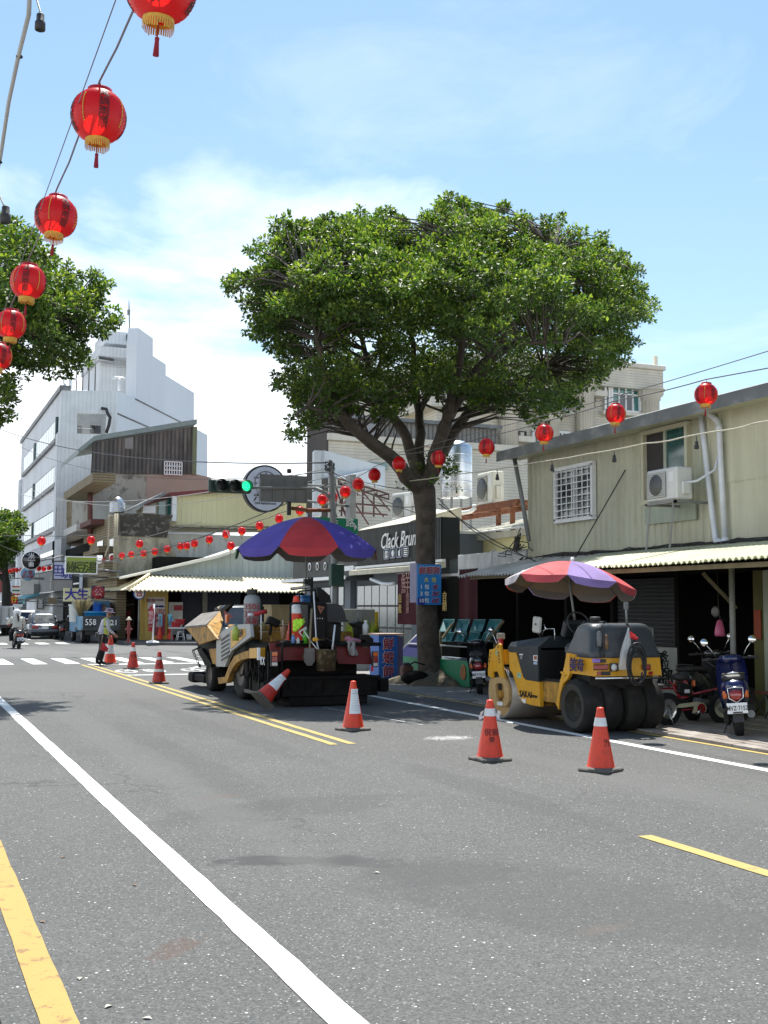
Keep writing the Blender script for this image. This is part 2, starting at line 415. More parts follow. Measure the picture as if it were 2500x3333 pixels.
def paint(name,col,wear=.3,dirt=(.16,.15,.14),sc=9.,thr=.60):
    m = bpy.data.materials.new(name);m.use_nodes = True;t = m.node_tree;p = t.nodes['Principled BSDF'];L = t.links.new
    tcn = N('ShaderNodeTexCoord',t);n = N('ShaderNodeTexNoise',t);n.inputs['Scale'].default_value = sc;n.inputs['Detail'].default_value = 9;n.inputs['Roughness'].default_value = .75
    L(tcn.outputs['Object'],n.inputs['Vector'])
    r_ = N('ShaderNodeMapRange',t);L(n.outputs['Fac'],r_.inputs[0]);r_.inputs[1].default_value = thr;r_.inputs[2].default_value = thr+.06;r_.inputs[4].default_value = wear
    n2 = N('ShaderNodeTexNoise',t);n2.inputs['Scale'].default_value = 1.6;n2.inputs['Detail'].default_value = 6;L(tcn.outputs['Object'],n2.inputs['Vector'])
    a = N('ShaderNodeMix',t,data_type='RGBA');L(n2.outputs['Fac'],a.inputs[0]);a.inputs[6].default_value = ncol(tuple(x*.84 for x in col));a.inputs[7].default_value = ncol(col)
    b = N('ShaderNodeMix',t,data_type='RGBA');L(r_.outputs[0],b.inputs[0]);L(a.outputs[2],b.inputs[6]);b.inputs[7].default_value = ncol(dirt)
    L(b.outputs[2],p.inputs['Base Color']);p.inputs['Roughness'].default_value = .7
    bp = N('ShaderNodeBump',t);bp.inputs['Strength'].default_value = .5;bp.inputs['Distance'].default_value = .004
    n3 = N('ShaderNodeTexNoise',t);n3.inputs['Scale'].default_value = 120;L(tcn.outputs['Object'],n3.inputs['Vector']);L(n3.outputs['Fac'],bp.inputs['Height']);L(bp.outputs[0],p.inputs['Normal'])
    MATS[name] = m;return m
M_LW = paint('white_road_paint',(.78,.78,.75),.6,(.3,.29,.27),11,thr=.595)
M_LWW = paint('worn_white_road_paint',(.70,.70,.68),.8,thr=.53,sc=5)
M_LY = paint('yellow_road_paint',(.37,.25,.055),.75,(.17,.075,.03),7,.55)
M_LY2 = paint('yellow_centre_paint',(.40,.30,.085),.6,(.13,.11,.07),9,.57)
g = MB();g.quad((-1500,-1500,-.02),(1500,-1500,-.02),(1500,1500,-.02),(-1500,1500,-.02))
ground = tag(g.build('ground',M_GROUND),kind='structure')
g = MB()
g.add([(.45,-40,0),(9.66,-40,0),(9.66,40.6,0),(60,40,0),(60,51.5,0),(12.6,52.3,0),(10.6,53.2,0),(9.9,55,0),(9.6,60,0),(9.6,420,0),(-2.2,420,0),(-2.2,56,0),
       (-60,56,0),(-60,38,0),(.45,37,0)],[tuple(range(15))])
road = tag(g.build('road',M_ASPH),kind='structure')
def mark(name,pts,m,z=.005):
    g = MB();n = len(pts);g.add([(p[0],p[1],z) for p in pts],[tuple(range(n))]);return g.build(name,m,road)
def strip(name,x0,x1,y0,y1,m,z=.005,seg=0.3,jit=.005):
    """painted line with slightly uneven edges"""
    n = max(1,int((y1-y0)/seg));r = random.Random(int((x0+y0)*977));g = MB();vs = []
    for i in range(n+1):
        y = y0+(y1-y0)*i/n;vs += [(x0+r.uniform(-jit,jit),y,z),(x1+r.uniform(-jit,jit),y,z)]
    g.add(vs,[(2*i,2*i+1,2*i+3,2*i+2) for i in range(n)]);return g.build(name,m,road)
strip('edge_line',1.69,1.845,-6,35.3,M_LW)
strip('kerbside_line',.595,.745,-6,34,M_LY)
strip('centre_line',5.05,5.16,13.78,35.55,M_LY2)
strip('centre_line',5.29,5.40,13.78,35.55,M_LY2)
strip('centre_dash',5.205,5.33,3.3,7.45,M_LY2)
strip('centre_dash',5.205,5.33,-6.5,-2.6,M_LY2)
strip('edge_line',8.56,8.71,-6,35.3,M_LW)
strip('kerbside_line',9.55,9.65,-6,34,M_LY2)
mark('stop_line',[(5.3,35.35),(9.3,35.35),(9.3,35.8),(5.3,35.8)],M_LW)
mark('stop_line',[(5.4,29.55),(9.3,29.55),(9.3,29.85),(5.4,29.85)],M_LWW)
for i in range(9):
    x0 = .87+.967*i
    if i in (7,8): mm = M_LWW
    else: mm = M_LW
    mark('crosswalk_stripe',[(x0,36.25),(x0+.43,36.25),(x0+.43,40.2),(x0,40.2)],mm)
for i in range(6):
    x0 = 2.35+.93*i
    mark('crosswalk_stripe',[(x0,55.9),(x0+.5,55.9),(x0+.5,58.2),(x0,58.2)],M_LW)
strip('edge_line',6.35,6.55,64,160,M_LW)
strip('kerbside_line',-1.2,-1.05,60,160,M_LY)
# bicycle and scooter symbols in the waiting box
def ring(cx,cy,rx,ry,w=.09,n=18,a0=0,a1=2*math.pi):
    g = MB();vs = []
    for k in range(n+1):
        a = a0+(a1-a0)*k/n
        vs += [(cx+rx*math.cos(a),cy+ry*math.sin(a),.005),(cx+(rx-w)*math.cos(a),cy+(ry-w*2.2)*math.sin(a),.005)]
    g.add(vs,[(2*k,2*k+1,2*k+3,2*k+2) for k in range(n)]);return g
for cx in (6.1,7.9):
    for dx in (-.38,.38): ring(cx+dx,31.6,.28,.75).build('bicycle_symbol',M_LWW,road)
    for a,b in (((-.38,31.6),(0,33.1)),((0,33.1),(.38,31.6)),((-.2,32.7),(.3,33.6))):
        d = Vector((b[0]-a[0],b[1]-a[1])).normalized()*.05
        mark('bicycle_symbol',[(cx+a[0]-d.y,a[1]+d.x),(cx+a[0]+d.y,a[1]-d.x),(cx+b[0]+d.y,b[1]-d.x),(cx+b[0]-d.y,b[1]+d.x)],M_LWW)
# thin chalk line left by the pavers' crew
r = random.Random(3);pth = [at(1050+i*55,2303+i*9.6) for i in range(7)]
for a,b in zip(pth[::1],pth[1::1]):
    n = Vector((-(b-a).y,(b-a).x,0)).normalized()*r.uniform(.008,.02);b = a.lerp(b,.92)
    mark('chalk_line',[a-n,b-n,b+n,a+n],M_LWW,.004)
# manhole covers on the crossing
M_IRON = mat('cast_iron',(.07,.068,.065),.7,.3,.3,8,bump=.3)
for px,py in ((240,2131),(135,2132),(395,2129),(650,2130)):
    c = at(px,py);g = MB();g.lathe([(0.001,.006),(.30,.006),(.32,.004)],(c.x,c.y,0),n=20);g.build('manhole_cover',M_IRON,road)
# left gutter
M_KERB = mat('gutter_concrete',(.27,.265,.25),.9,var=.2,scale=6,bump=.4,patch=.5,patch_col=(.12,.11,.09),patch_scale=4)
g = MB();g.bx(-.35,.44,-20,37,-.1,.012,bev=.01);tag(g.build('gutter',M_KERB),kind='structure')
g = MB();g.bx(-6,-.36,-20,37,-.1,.15,bev=.02);tag(g.build('pavement_left',M_KERB),kind='structure')
# right-hand pavement with single pavers near the shops
M_PAVBED = mat('paver_bed',(.13,.115,.10),.95,var=.3,scale=5,bump=.3)
M_PAV = mat('red_brown_pavers',(.25,.215,.185),.85,var=.32,scale=2.2,bump=.45,bscale=90,patch=.35,patch_col=(.14,.12,.1),patch_scale=3)
M_PAV2 = mat('grey_pavers',(.31,.28,.25),.85,var=.3,scale=1.7,bump=.45,bscale=90,patch=.35,patch_col=(.14,.12,.1),patch_scale=3)
M_CONCP = mat('grey_pavement_concrete',(.20,.195,.185),.9,var=.25,scale=1.3,bump=.4,patch=.4,patch_col=(.11,.105,.1),patch_scale=1.2)
g = MB();g.bx(9.68,13.6,8,19.5,-.1,.012);pav = tag(g.build('pavement_right',M_PAVBED),kind='structure')
PL,PW = .42,.215
pm = [MB().box((0,0,.02),(PW-.014,PL-.012,.044),0,None,.006).mesh('paver',m) for m in (M_PAV,M_PAV2)]
cnt = 0;rr = random.Random(11)
for i in range(15):
    xx = 9.80+i*PW
    for j in range(int(10.2/PL)):
        yy = 9.1+j*PL+(i % 2)*PL/2
        if cnt >= 298 or (i > 9 and yy > 17) or yy < 9.6 + (i*.0): continue
        if rr.random() < .0: continue
        inst('paver',pm[rr.random() < .45],pav,(xx,yy,rr.uniform(-.006,.003)),(rr.uniform(-.012,.012),rr.uniform(-.012,.012),rr.uniform(-.01,.01)));cnt += 1
g = MB();g.bx(9.68,14.5,19.52,40.5,-.1,.014);tag(g.build('pavement_shopfront',M_CONCP),kind='structure')
g = MB();g.bx(13.61,16.8,8,23.5,-.1,.10,bev=.01);tag(g.build('shop_floor',M_CONCP),kind='structure')
# far corner pavement with kerb
M_DKPAV = mat('dark_kerb_concrete',(.10,.10,.10),.9,var=.25,scale=1.5,bump=.3)
g = MB();g.prism([(9.72,420),(9.72,60),(10.0,55.1),(10.7,53.4),(12.7,52.5),(60,51.7),(60,420)],(0,0,-.1),X,Y,Z*.23);tag(g.build('pavement_corner',M_DKPAV),kind='structure')
g = MB();g.prism([(-2.3,420),(-2.3,57),(-3,56.2),(-60,56.2),(-60,420)],(0,0,-.1),X,Y,Z*.23);tag(g.build('pavement_far',M_DKPAV),kind='structure')
# ================================================================== the green corrugated house and its shopfront
def banded(name,col,pitch,axis=2,dark=.75,rough=.8,duty=.25,streak=.3,streak_col=(.1,.09,.08),bump=.6,var=.12,pitch2=None,axis2=0):
    """tiled or ribbed cladding too fine to build piece by piece: grooves every pitch metres"""
    if name in MATS: return MATS[name]
    m = mat(name,col,rough,0,var,.8,streak=streak,streak_col=streak_col);t = m.node_tree;L = t.links.new
    p = [n for n in t.nodes if n.type == 'BSDF_PRINCIPLED'][0];tcn = [n for n in t.nodes if n.type == 'TEX_COORD'][0]
    sp = N('ShaderNodeSeparateXYZ',t);L(tcn.outputs['Object'],sp.inputs[0])
    def groove(ax,pt):
        if ax == 3: src = mth('ADD',sp.outputs[0],sp.outputs[1],t)
        else: src = sp.outputs[ax]
        f = mth('FRACT',mth('DIVIDE',src,pt,t),None,t);return mth('LESS_THAN',f,duty,t)
    gmask = groove(axis,pitch)
    if pitch2: gmask = mth('MAXIMUM',gmask,groove(axis2,pitch2),t)
    src = p.inputs['Base Color'].links[0].from_socket;mx = N('ShaderNodeMix',t,data_type='RGBA',blend_type='MULTIPLY')
    L(gmask,mx.inputs[0]);L(src,mx.inputs[6]);mx.inputs[7].default_value = (dark,dark,dark,1);L(mx.outputs[2],p.inputs['Base Color'])
    b = N('ShaderNodeBump',t);b.invert = True;b.inputs['Strength'].default_value = bump;b.inputs['Distance'].default_value = .02;L(gmask,b.inputs['Height']);L(b.outputs[0],p.inputs['Normal'])
    return m
M_GREENW = mat('green_painted_sheet',(.46,.46,.345),.55,var=.10,scale=.9,streak=.45,streak_col=(.27,.24,.13),patch=.12,patch_col=(.25,.2,.1),patch_scale=3)
M_GREENW2 = mat('yellow_green_sheet',(.51,.50,.37),.55,var=.10,scale=.9,streak=.4,streak_col=(.3,.27,.15))
M_EAVE = mat('grey_roof_edge',(.17,.18,.18),.55,.2,.2,2,streak=.3,patch=.2,patch_col=(.5,.5,.48),patch_scale=2)
M_ROOFTIN = mat('tin_roof',(.55,.55,.52),.45,.5,.15,1)
M_WHITE = mat('white_enamel',(.72,.73,.73),.45,var=.06,streak=.15,streak_col=(.35,.33,.3))
M_PVC = mat('grey_white_pvc',(.62,.65,.68),.45,var=.08,streak=.2,streak_col=(.3,.3,.3))
M_DARKGL = glass('dark_window_glass',(.007,.008,.009),.12)
M_GREENGL = glass('green_window_glass',(.015,.07,.06))
M_TEALGL = glass('teal_window_glass',(.03,.16,.15),.1)
M_BEIGEFR = mat('beige_window_frame',(.50,.48,.34),.6,var=.1)
M_CREAMSH = mat('cream_plastic_awning',(.66,.66,.47),.5,var=.1,scale=1.3,streak=.3,streak_col=(.38,.36,.2))
M_CREAMSH = thin('cream_awning_sheet',(.64,.64,.46),(.55,.58,.35),.5,.35,.12,1.3)
M_CEMSH = mat('weathered_cement_sheet',(.50,.50,.46),.85,var=.2,scale=1.5,streak=.3,bump=.2,patch=.25,patch_col=(.16,.15,.13),patch_scale=2.5)
M_SHUT = mat('olive_shutter',(.27,.28,.18),.5,.1,.15,1,streak=.3)
M_SHUTD = mat('dark_shutter',(.014,.017,.017),.6,.1,.15,1)
M_SHUTB = mat('blue_black_shutter',(.007,.011,.02),.6,.1,.15,1)
M_DKWALL = mat('shade_black_wall',(.010,.010,.009),.95,var=.3,scale=1,spec=.1)  # near-black colour puts the deep shade of interiors and recesses into the walls
M_STEELP = mat('galvanised_post',(.22,.225,.22),.6,.3,.15,5)
M_PALEG = mat('pale_green_frame',(.34,.38,.30),.6,var=.1,streak=.3)
M_WOOD = mat('weathered_timber',(.20,.17,.10),.85,var=.25,scale=6,bump=.2)
M_RUST = mat('rusty_steel',(.20,.075,.035),.85,.2,.4,7,bump=.3,patch=.6,patch_col=(.09,.035,.02),patch_scale=5)
M_BLKRUB = mat('black_cable',(.015,.015,.016),.6,var=.1)
M_ACW = mat('air_con_enamel',(.62,.63,.60),.5,var=.05,streak=.2,streak_col=(.35,.33,.28))
M_ACG = mat('air_con_grille',(.18,.185,.185),.6,var=.1)
M_CHAR = mat('charcoal_trim',(.03,.03,.03),.6)
GX = 12.9
gh = thing('corrugated_house','yellow-green corrugated metal house with grilled window above a dark shopfront','house',(GX,16.5,0))
def ribs(y0,y1,pitch,depth,flat=.55,x=0.):
    pts = [];n = int(round((y1-y0)/pitch));p = (y1-y0)/n
    for i in range(n):
        a = y0+i*p;pts += [(a,0),(a+p*flat,0),(a+p*(flat+.1),-depth),(a+p*.9,-depth)]
    pts.append((y1,0));return pts
def sheet(y0,y1,z0,z1,x,m,pitch=.2,depth=.03,parent=None,name='wall_sheet',flat=.55):
    g = MB();pts = ribs(y0,y1,pitch,depth,flat);vs = []
    for (yy,dx) in pts: vs += [(x+dx,yy,z0),(x+dx,yy,z1)]
    g.add(vs,[(2*i,2*i+1,2*i+3,2*i+2) for i in range(len(pts)-1)]);return g.build(name,m,parent)
r = random.Random(4)
yy = 16.25
while yy < 22.4:
    y1 = min(yy+.8,22.45);sheet(yy,y1,2.84,5.3,GX-r.uniform(0,.006),M_GREENW,parent=gh);yy = y1
yy = 9.0
while yy < 16.2:
    y1 = min(yy+.9,16.23);sheet(yy,y1,3.86,5.3,GX-.06-r.uniform(0,.006),M_GREENW2,.3,.03,gh,flat=.6)
    sheet(yy,y1,2.84,3.88,GX-.045-r.uniform(0,.006),M_GREENW2,.3,.03,gh,flat=.6);yy = y1
# roof with grey eave
g = MB();g.prism([(12.34,5.21),(12.34,5.25),(18.5,6.2),(18.5,6.12)],(0,9,0),X,Z,Y*13.75);g.build('roof',M_ROOFTIN,gh)
g = MB();g.prism([(12.30,5.02),(12.30,5.235),(12.36,5.262),(12.40,5.20),(12.40,5.05)],(0,9,0),X,Z,Y*13.85);g.build('eave',M_EAVE,gh)
g = MB();g.bx(12.41,12.88,9,22.8,5.08,5.10);g.build('soffit',M_GREENW,gh)
g = MB();g.bx(12.95,18.4,22.42,22.5,2.84,5.4);g.bx(18.3,18.4,9,22.4,0,5.9);g.bx(12.95,18.4,9,9.1,0,5.4);g.build('rear_wall',M_GREENW,gh)
# leaning downpipe at the corner
g = MB();g.tube([at(1673,1484,x=12.62),at(1695,1600,x=12.62),at(1722,1760,x=12.62)],.05,10);g.build('corner_pipe',M_STEELP,gh)
# grilled window
def rect(pa,pb,x):  # two pixel corners on plane x -> y0,y1,z0,z1
    a,b = at(*pa,x=x),at(*pb,x=x);return min(a.y,b.y),max(a.y,b.y),min(a.z,b.z),max(a.z,b.z)
wy0,wy1,wz0,wz1 = 19.74,21.15,3.58,4.66
wnd = MB().bx(GX-.05,GX-.03,wy0,wy1,wz0,wz1).build('window',M_DARKGL,gh)
g = MB()
for a,b,c,d in ((wy0-.04,wy1+.04,wz1-.03,wz1+.05),(wy0-.04,wy1+.04,wz0-.05,wz0+.03),(wy0-.04,wy0+.03,wz0,wz1),(wy1-.03,wy1+.04,wz0,wz1)): g.bx(GX-.12,GX-.02,a,b,c,d)
g.bx(GX-.09,GX-.04,(wy0+wy1)/2-.03,(wy0+wy1)/2+.03,wz0,wz1);g.build('frame',M_WHITE,wnd)
bv = MB().box((0,0,0),(.016,.018,wz1-wz0)).mesh('bar',M_WHITE);bh = MB().box((0,0,0),(.016,wy1-wy0,.018)).mesh('bar',M_WHITE)
for i in range(7): inst('bar',bv,wnd,(GX-.135,wy0+(i+.5)*(wy1-wy0)/7,(wz0+wz1)/2))
for i in range(8): inst('bar',bh,wnd,(GX-.148,(wy0+wy1)/2,wz0+(i+.5)*(wz1-wz0)/8))
# large sliding window
g = MB();g.bx(GX-.06,GX-.045,17.34,17.92,3.75,4.98);w2 = g.build('window',mat('window_mesh',(.035,.032,.03),.8),gh)
MB().bx(GX-.07,GX-.05,16.72,17.30,3.75,4.98).build('pane',M_GREENGL,w2)
g = MB()
for a,b,c,d in ((16.6,18.02,4.98,5.06),(16.6,18.02,3.66,3.75),(16.62,16.70,3.75,4.98),(17.93,18.0,3.75,4.98)): g.bx(GX-.14,GX-.02,a,b,c,d)
g.build('frame',M_BEIGEFR,w2);MB().bx(GX-.1,GX-.03,17.29,17.36,3.75,4.98).build('mullion',M_PALEG,w2)
MB().bx(GX-.07,GX-.03,16.5,18.0,3.30,3.62).build('patch_sheet',M_PALEG,gh)
# two downpipes with elbows
g = MB();q = lambda x,y: at(1500+x/1.659,1100+y/1.659,x=12.74)
g.tube([q(1293,395),q(1318,600),q(1352,900),q(1375,1085),q(1385,1100),q(1420,1098)],.05,10);g.build('downpipe',M_PVC,gh)
g = MB();g.tube([q(1335,385),q(1345,415),q(1368,432),q(1388,450),q(1395,490),q(1410,800),q(1428,1108)],.05,10)
for a in ((1395,490),(1428,1098),(1384,1100)): c = q(*a);g.cyl(c-Z*.06,c+Z*.06,.062,n=10)
g.build('downpipe',M_PVC,gh)
# air conditioner on an angle-iron stand
def aircon(label,c,w,d,h,rz,m=None,side=True,group=None):
    t = thing('air_conditioner',label,'air conditioner',c,rz,group,world=False);m = m or M_ACW
    MB().box((0,0,h/2),(d,w,h),0,None,.025).build('casing',m,t)
    g = MB();gy = w*.14;gw = w*.62
    g.box((-d/2-.012,gy,h/2),(.02,gw,h*.8),0,None,.008);gr = g.build('grille_frame',M_ACG,t)
    g = MB()
    for i in range(12): g.box((-d/2-.026,gy,h*.13+i*h*.74/11),(.008,gw*.96,.008))
    for i in range(16): g.box((-d/2-.026,gy-gw*.48+i*gw*.96/15,h/2),(.007,.006,h*.78))
    g.build('grille',m,gr)
    g = MB();g.lathe([(.001,0),(h*.33,0),(h*.33,-.008),(.001,-.008)],(-d/2-.024,gy,h/2),(1,0,0),24);g.build('fan',mat('fan_grey',(.10,.105,.105),.6),gr)
    g = MB();g.box((-d/2-.004,-w*.33,h*.7),(.006,w*.16,h*.3));g.build('sticker',M_WHITE,t)
    g = MB();g.box((0,-w/2-.03,h*.35),(d*.5,.06,h*.4),0,None,.02);g.build('service_cover',m,t)
    return t
a0 = at(1500+1003/1.659,1100+890/1.659,x=12.15);a1 = at(1500+1165/1.659,1100+868/1.659,x=12.15)
ac = aircon('white air conditioner on an angle-iron stand below the wide window',((12.15+12.5)/2,(a0.y+a1.y)/2,a1.z),abs(a0.y-a1.y),.34,.56,0)
g = MB();zt = a1.z-.02
for y_ in (a0.y-.06,a1.y+.12): g.tube([(12.18,y_,zt),(12.1,y_+.05,2.62)],.022,4,sm=False)
g.bx(12.12,12.86,a1.y,a1.y+.05,zt-.04,zt);g.bx(12.12,12.86,a0.y-.05,a0.y,zt-.04,zt);g.bx(12.12,12.16,a1.y,a0.y,zt-.04,zt)
g.build('stand',M_STEELP,ac,(-ac.location.x,-ac.location.y,-ac.location.z))
g = MB();c = Vector((12.33,a1.y,zt+.3));g.tube([c-Y*.05,c+Vector((.1,-.2,.02)),c+Vector((.35,-.35,.2)),c+Vector((.5,-.38,.7))],.022,8)
g.build('refrigerant_pipe',M_PVC,ac,(-ac.location.x,-ac.location.y,-ac.location.z))
# diagonal stay rod and loose cables
g = MB();g.tube([at(2036,1529,x=12.86),at(1871,1817,x=12.3)],.012,6);g.build('stay_rod',M_CHAR,gh)
g = MB();rr = random.Random(5)
for k in range(7):
    y0 = rr.uniform(9,11);y1 = rr.uniform(20,22.6);n = 30;x0 = rr.uniform(12.5,12.84)
    g.tube([(x0+rr.uniform(-.04,.04),y0+(y1-y0)*i/n,2.87+rr.uniform(-.015,.05)-(12.85-x0)*.25) for i in range(n+1)],rr.choice((.008,.012,.016)),5)
for k in range(9):
    c = Vector((12.72,22.5,2.95));p0 = c+Vector((rr.uniform(-.1,.1),rr.uniform(-.3,.6),rr.uniform(-.05,.15)))
    g.tube([c+Vector((0,0,rr.uniform(.1,.6))),p0+Z*.1,p0,p0+Vector((rr.uniform(-.2,.1),rr.uniform(-.6,.8),rr.uniform(-.1,.1)))],.012,5)
g.build('cable_bundle',M_BLKRUB,gh)
# awning: corrugated sheets sloping to the street
def wave_sheet(y0,y1,xa,za,xb,zb,m,parent,pitch=.13,amp=.022,name='awning_sheet',jit=0.,n_across=4):
    g = MB();n = max(6,int((y1-y0)/pitch*6));vs = [];th = .006
    nv = n_across
    for i in range(n+1):
        yv = y0+(y1-y0)*i/n;w = amp*math.sin(2*math.pi*yv/pitch)
        for j in range(nv+1):
            k = j/nv;vs.append((xa+(xb-xa)*k,yv,za+(zb-za)*k+w-jit*math.sin(k*3.1)))
    fs = [(i*(nv+1)+j,i*(nv+1)+j+1,(i+1)*(nv+1)+j+1,(i+1)*(nv+1)+j) for i in range(n) for j in range(nv)]
    g.add(vs,fs,0,True)
    g.add([(v[0],v[1],v[2]-th) for v in vs],[f[::-1] for f in fs],0,True)
    e = [i*(nv+1)+nv for i in range(n+1)];k = len(vs);off = len(g.v)-2*k
    g.add([vs[i] for i in e]+[(vs[i][0],vs[i][1],vs[i][2]-th*2.2) for i in e],[(i,i+1,n+1+i+1,n+1+i) for i in range(n)],0,False)
    return g.build(name,m,parent)
aw = thing('street_awning','corrugated awning sloping out over the dark shopfront of the green house','awning',(12.2,16,2.4))
r = random.Random(8);yy = 9.0
while yy < 22.1:
    y1 = min(yy+.78,22.15);left = yy > 18.3
    dz = r.uniform(-.012,.012)
    wave_sheet(yy,y1,12.84,2.84+dz,(11.0 if left else 10.6)+r.uniform(-.03,.03),(2.41 if left else 2.42)+dz,M_CEMSH if left else M_CREAMSH,aw,jit=-.02);yy = y1-.03
g = MB();g.bx(10.78,10.84,9,18.3,2.30,2.37);g.bx(11.2,11.26,18.3,22,2.34,2.41);g.bx(12.0,12.06,9,22,2.5,2.57);g.build('purlin',M_WOOD,aw)
g = MB();rr = random.Random(2)   # dead leaves lying on the sheets
for i in range(260):
    yv = rr.uniform(19.2,22.5);xv = 12.84-abs(rr.gauss(0,.22));zv = 2.80-(12.84-xv)*.2+.04;a = rr.uniform(0,6.3)
    d = Vector((math.cos(a),math.sin(a),rr.uniform(-.3,.3)))*.05;e = Vector((-d.y,d.x,rr.uniform(-.02,.02)))*.5;c = Vector((xv,yv,zv+rr.uniform(0,.05)))
    g.quad(c-d,c-e,c+d,c+e)
tag(g.build('dead_leaves',mat('dry_leaf',(.10,.055,.025),.9,var=.4,scale=20),aw),kind='stuff')
post_m = MB().cyl((0,0,0),(0,0,2.42),.045,n=12)
pst = post_m.mesh('post',M_STEELP)
for xv,yv in ((11.9,14.45),(11.9,10.5)): inst('post',pst,aw,(xv,yv,0.02))
g = MB();g.tube([at(2290,1868,x=11.8),at(2395,1978,x=12.6)],.04,4,sm=False);g.build('brace',M_WOOD,aw)
# shopfront: piers, header, shutters, dark interior
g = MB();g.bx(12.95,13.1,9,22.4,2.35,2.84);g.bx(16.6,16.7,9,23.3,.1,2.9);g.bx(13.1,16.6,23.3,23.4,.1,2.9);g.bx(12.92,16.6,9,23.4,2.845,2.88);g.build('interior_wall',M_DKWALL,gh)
def shutter(y0,y1,z0,z1,x,m,parent,pitch=.075):
    n = int((z1-z0)/pitch);sh = MB().bx(x+.012,x+.03,y0,y1,z0,z1).build('shutter',m,parent)
    g = MB();g.prism([(0,0),(-.016,.012),(-.016,.045),(0,.062)],(0,0,0),X,Z,Y*(y1-y0));me = g.mesh('slat',m)
    for i in range(n): inst('slat',me,sh,(x+.010,y0,z0+i*pitch))
    return sh
shutter(11.4,14.62,.1,2.22,12.9,M_SHUT,gh)
shutter(17.3,19.1,.1,2.3,12.95,M_SHUTD,gh)
g = MB();g.bx(12.84,12.96,14.66,14.84,.02,2.35);g.bx(12.86,12.98,9,14.84,2.23,2.36);g.build('door_frame',M_PALEG,gh)
g = MB();g.bx(12.86,13.05,14.86,15.1,.02,2.36);g.build('pier',mat('olive_pier',(.10,.10,.03),.8),gh)
for yv in (17.15,19.2,20.9): MB().bx(12.88,13.02,yv-.06,yv+.06,.02,2.4).build('pier',M_DKWALL,gh)
g = MB();g.bx(12.83,12.845,14.9,15.06,1.25,1.72);g.build('paper_charm',mat('faded_red_paper',(.30,.06,.03),.8),gh)
# white betel-nut cabinet with brush lettering, glass case on top
cb = thing('display_cabinet','white cabinet with black brush lettering beside the yellow roller','cabinet',(11.9,16.3,0))
c0,c1 = at(2114,2160,y=16.1),at(2206,2160,y=16.1)
MB().bx(c0.x,c1.x,16.1,16.7,.03,1.08,bev=.01).build('cabinet_body',mat('white_sheet_metal',(.55,.57,.56),.5,var=.08,streak=.2),cb)
M_INK = mat('black_ink',(.012,.012,.013),.6)
zc = lambda x,y: at(2100+x/4.1475,1950+y/4.1475,y=16.09)
letter(cb,'檳',zc(140,860),X,Z,.36,M_INK,.014);letter(cb,'榔',zc(268,1090),X,Z,.34,M_INK,.014)
letter(cb,'多',zc(262,770),X,Z,.17,M_INK,.01);letter(cb,'粒',zc(262,890),X,Z,.2,M_INK,.01)
g = MB();c = zc(15,460);d = zc(172,630);g.bx(c.x,d.x,16.2,16.6,1.09,1.42);g.build('glass_case',mat('cloudy_glass',(.35,.38,.38),.2,alpha=.35),cb)
g = MB();e = zc(95,590);g.cyl((e.x,16.4,1.10),(e.x,16.4,1.3),.05);g.build('jar',M_WHITE,cb)
# folding stool by the shutter
st = thing('folding_stool','folding stool with dark red seat in front of the olive shutter','stool',(12.55,13.0,0))
p0 = at(2100+1620/4.1475,1950+1250/4.1475,x=12.5)
g = MB();g.lathe([(.001,p0.z),(.17,p0.z),(.18,p0.z-.015),(.17,p0.z-.03),(.001,p0.z-.03)],(12.5,p0.y,0),n=20);g.build('seat',mat('dark_red_vinyl',(.16,.045,.03),.5),st)
for s1 in (-1,1):
    for s2 in (-1,1):
        g = MB();g.tube([(12.5+s1*.12,p0.y+s2*.14,p0.z-.03),(12.5+s1*.12,p0.y-s2*.16,.02)],.011,6);g.build('leg',M_CHAR,st)
# things seen in the doorway
t = thing('pink_bag','pink plastic bag hanging by the grey post in the dark doorway','bag',(12.3,15.3,1.4))
c = at(2343,2045,x=12.3);g = MB();g.lathe([(.005,.14),(.05,.12),(.085,0),(.10,-.10),(.09,-.13),(.001,-.12)],c,n=12,sc=(1,.6));g.build('bag_body',mat('pink_plastic',(.55,.12,.25),.4),t)
g = MB();g.tube([c+Z*.14,c+Vector((.01,.03,.3)),(12.3,c.y+.05,2.42)],.006,5);g.build('string',M_CHAR,t)
t = thing('wall_fan','small round wall fan above the scooters in the dark doorway','fan',(12.6,15.6,1.8))
c = at(2329,1991,x=12.6);g = MB();g.lathe([(.001,-.03),(.07,-.035),(.10,0),(.07,.03),(.001,.035)],c,X,18);g.build('fan_cage',mat('dull_grey_plastic',(.2,.21,.2),.5,alpha=.8),t)
g = MB();g.tube([c+X*.03,c+Vector((.12,0,-.12)),c+Vector((.3,0,-.15))],.015,6);g.build('bracket',M_CHAR,t)
t = thing('red_crate','dark red plastic crate on the shop floor behind the scooters','crate',(12.5,14.9,0))
c = at(2320,2255,x=12.5);MB().box((12.5,c.y,.28),(.4,.5,.30),0,None,.02,1.08).build('crate_body',mat('dark_red_plastic',(.22,.02,.02),.5),t)
MB().box((12.5,c.y,.45),(.44,.54,.03),0,None,.008).build('rim',mat('dark_red_plastic',(.22,.02,.02),.5),t)
MB().box((12.5,c.y,.075),(.36,.45,.09),0,None,.01).build('pallet',M_WOOD,t)
t = thing('cardboard_box','small pale cardboard box stacked on a low ledge behind the bicycle','box',(12.3,16,.0))
c = at(2252,2228,x=12.4);MB().box((12.4,c.y,c.z),(.2,.24,.18),0,None,.005).build('carton',mat('pale_cardboard',(.25,.23,.19),.9),t)
MB().bx(12.2,12.62,c.y-.6,c.y+.5,.02,c.z-.09,bev=.01).build('ledge',M_DKWALL,t)
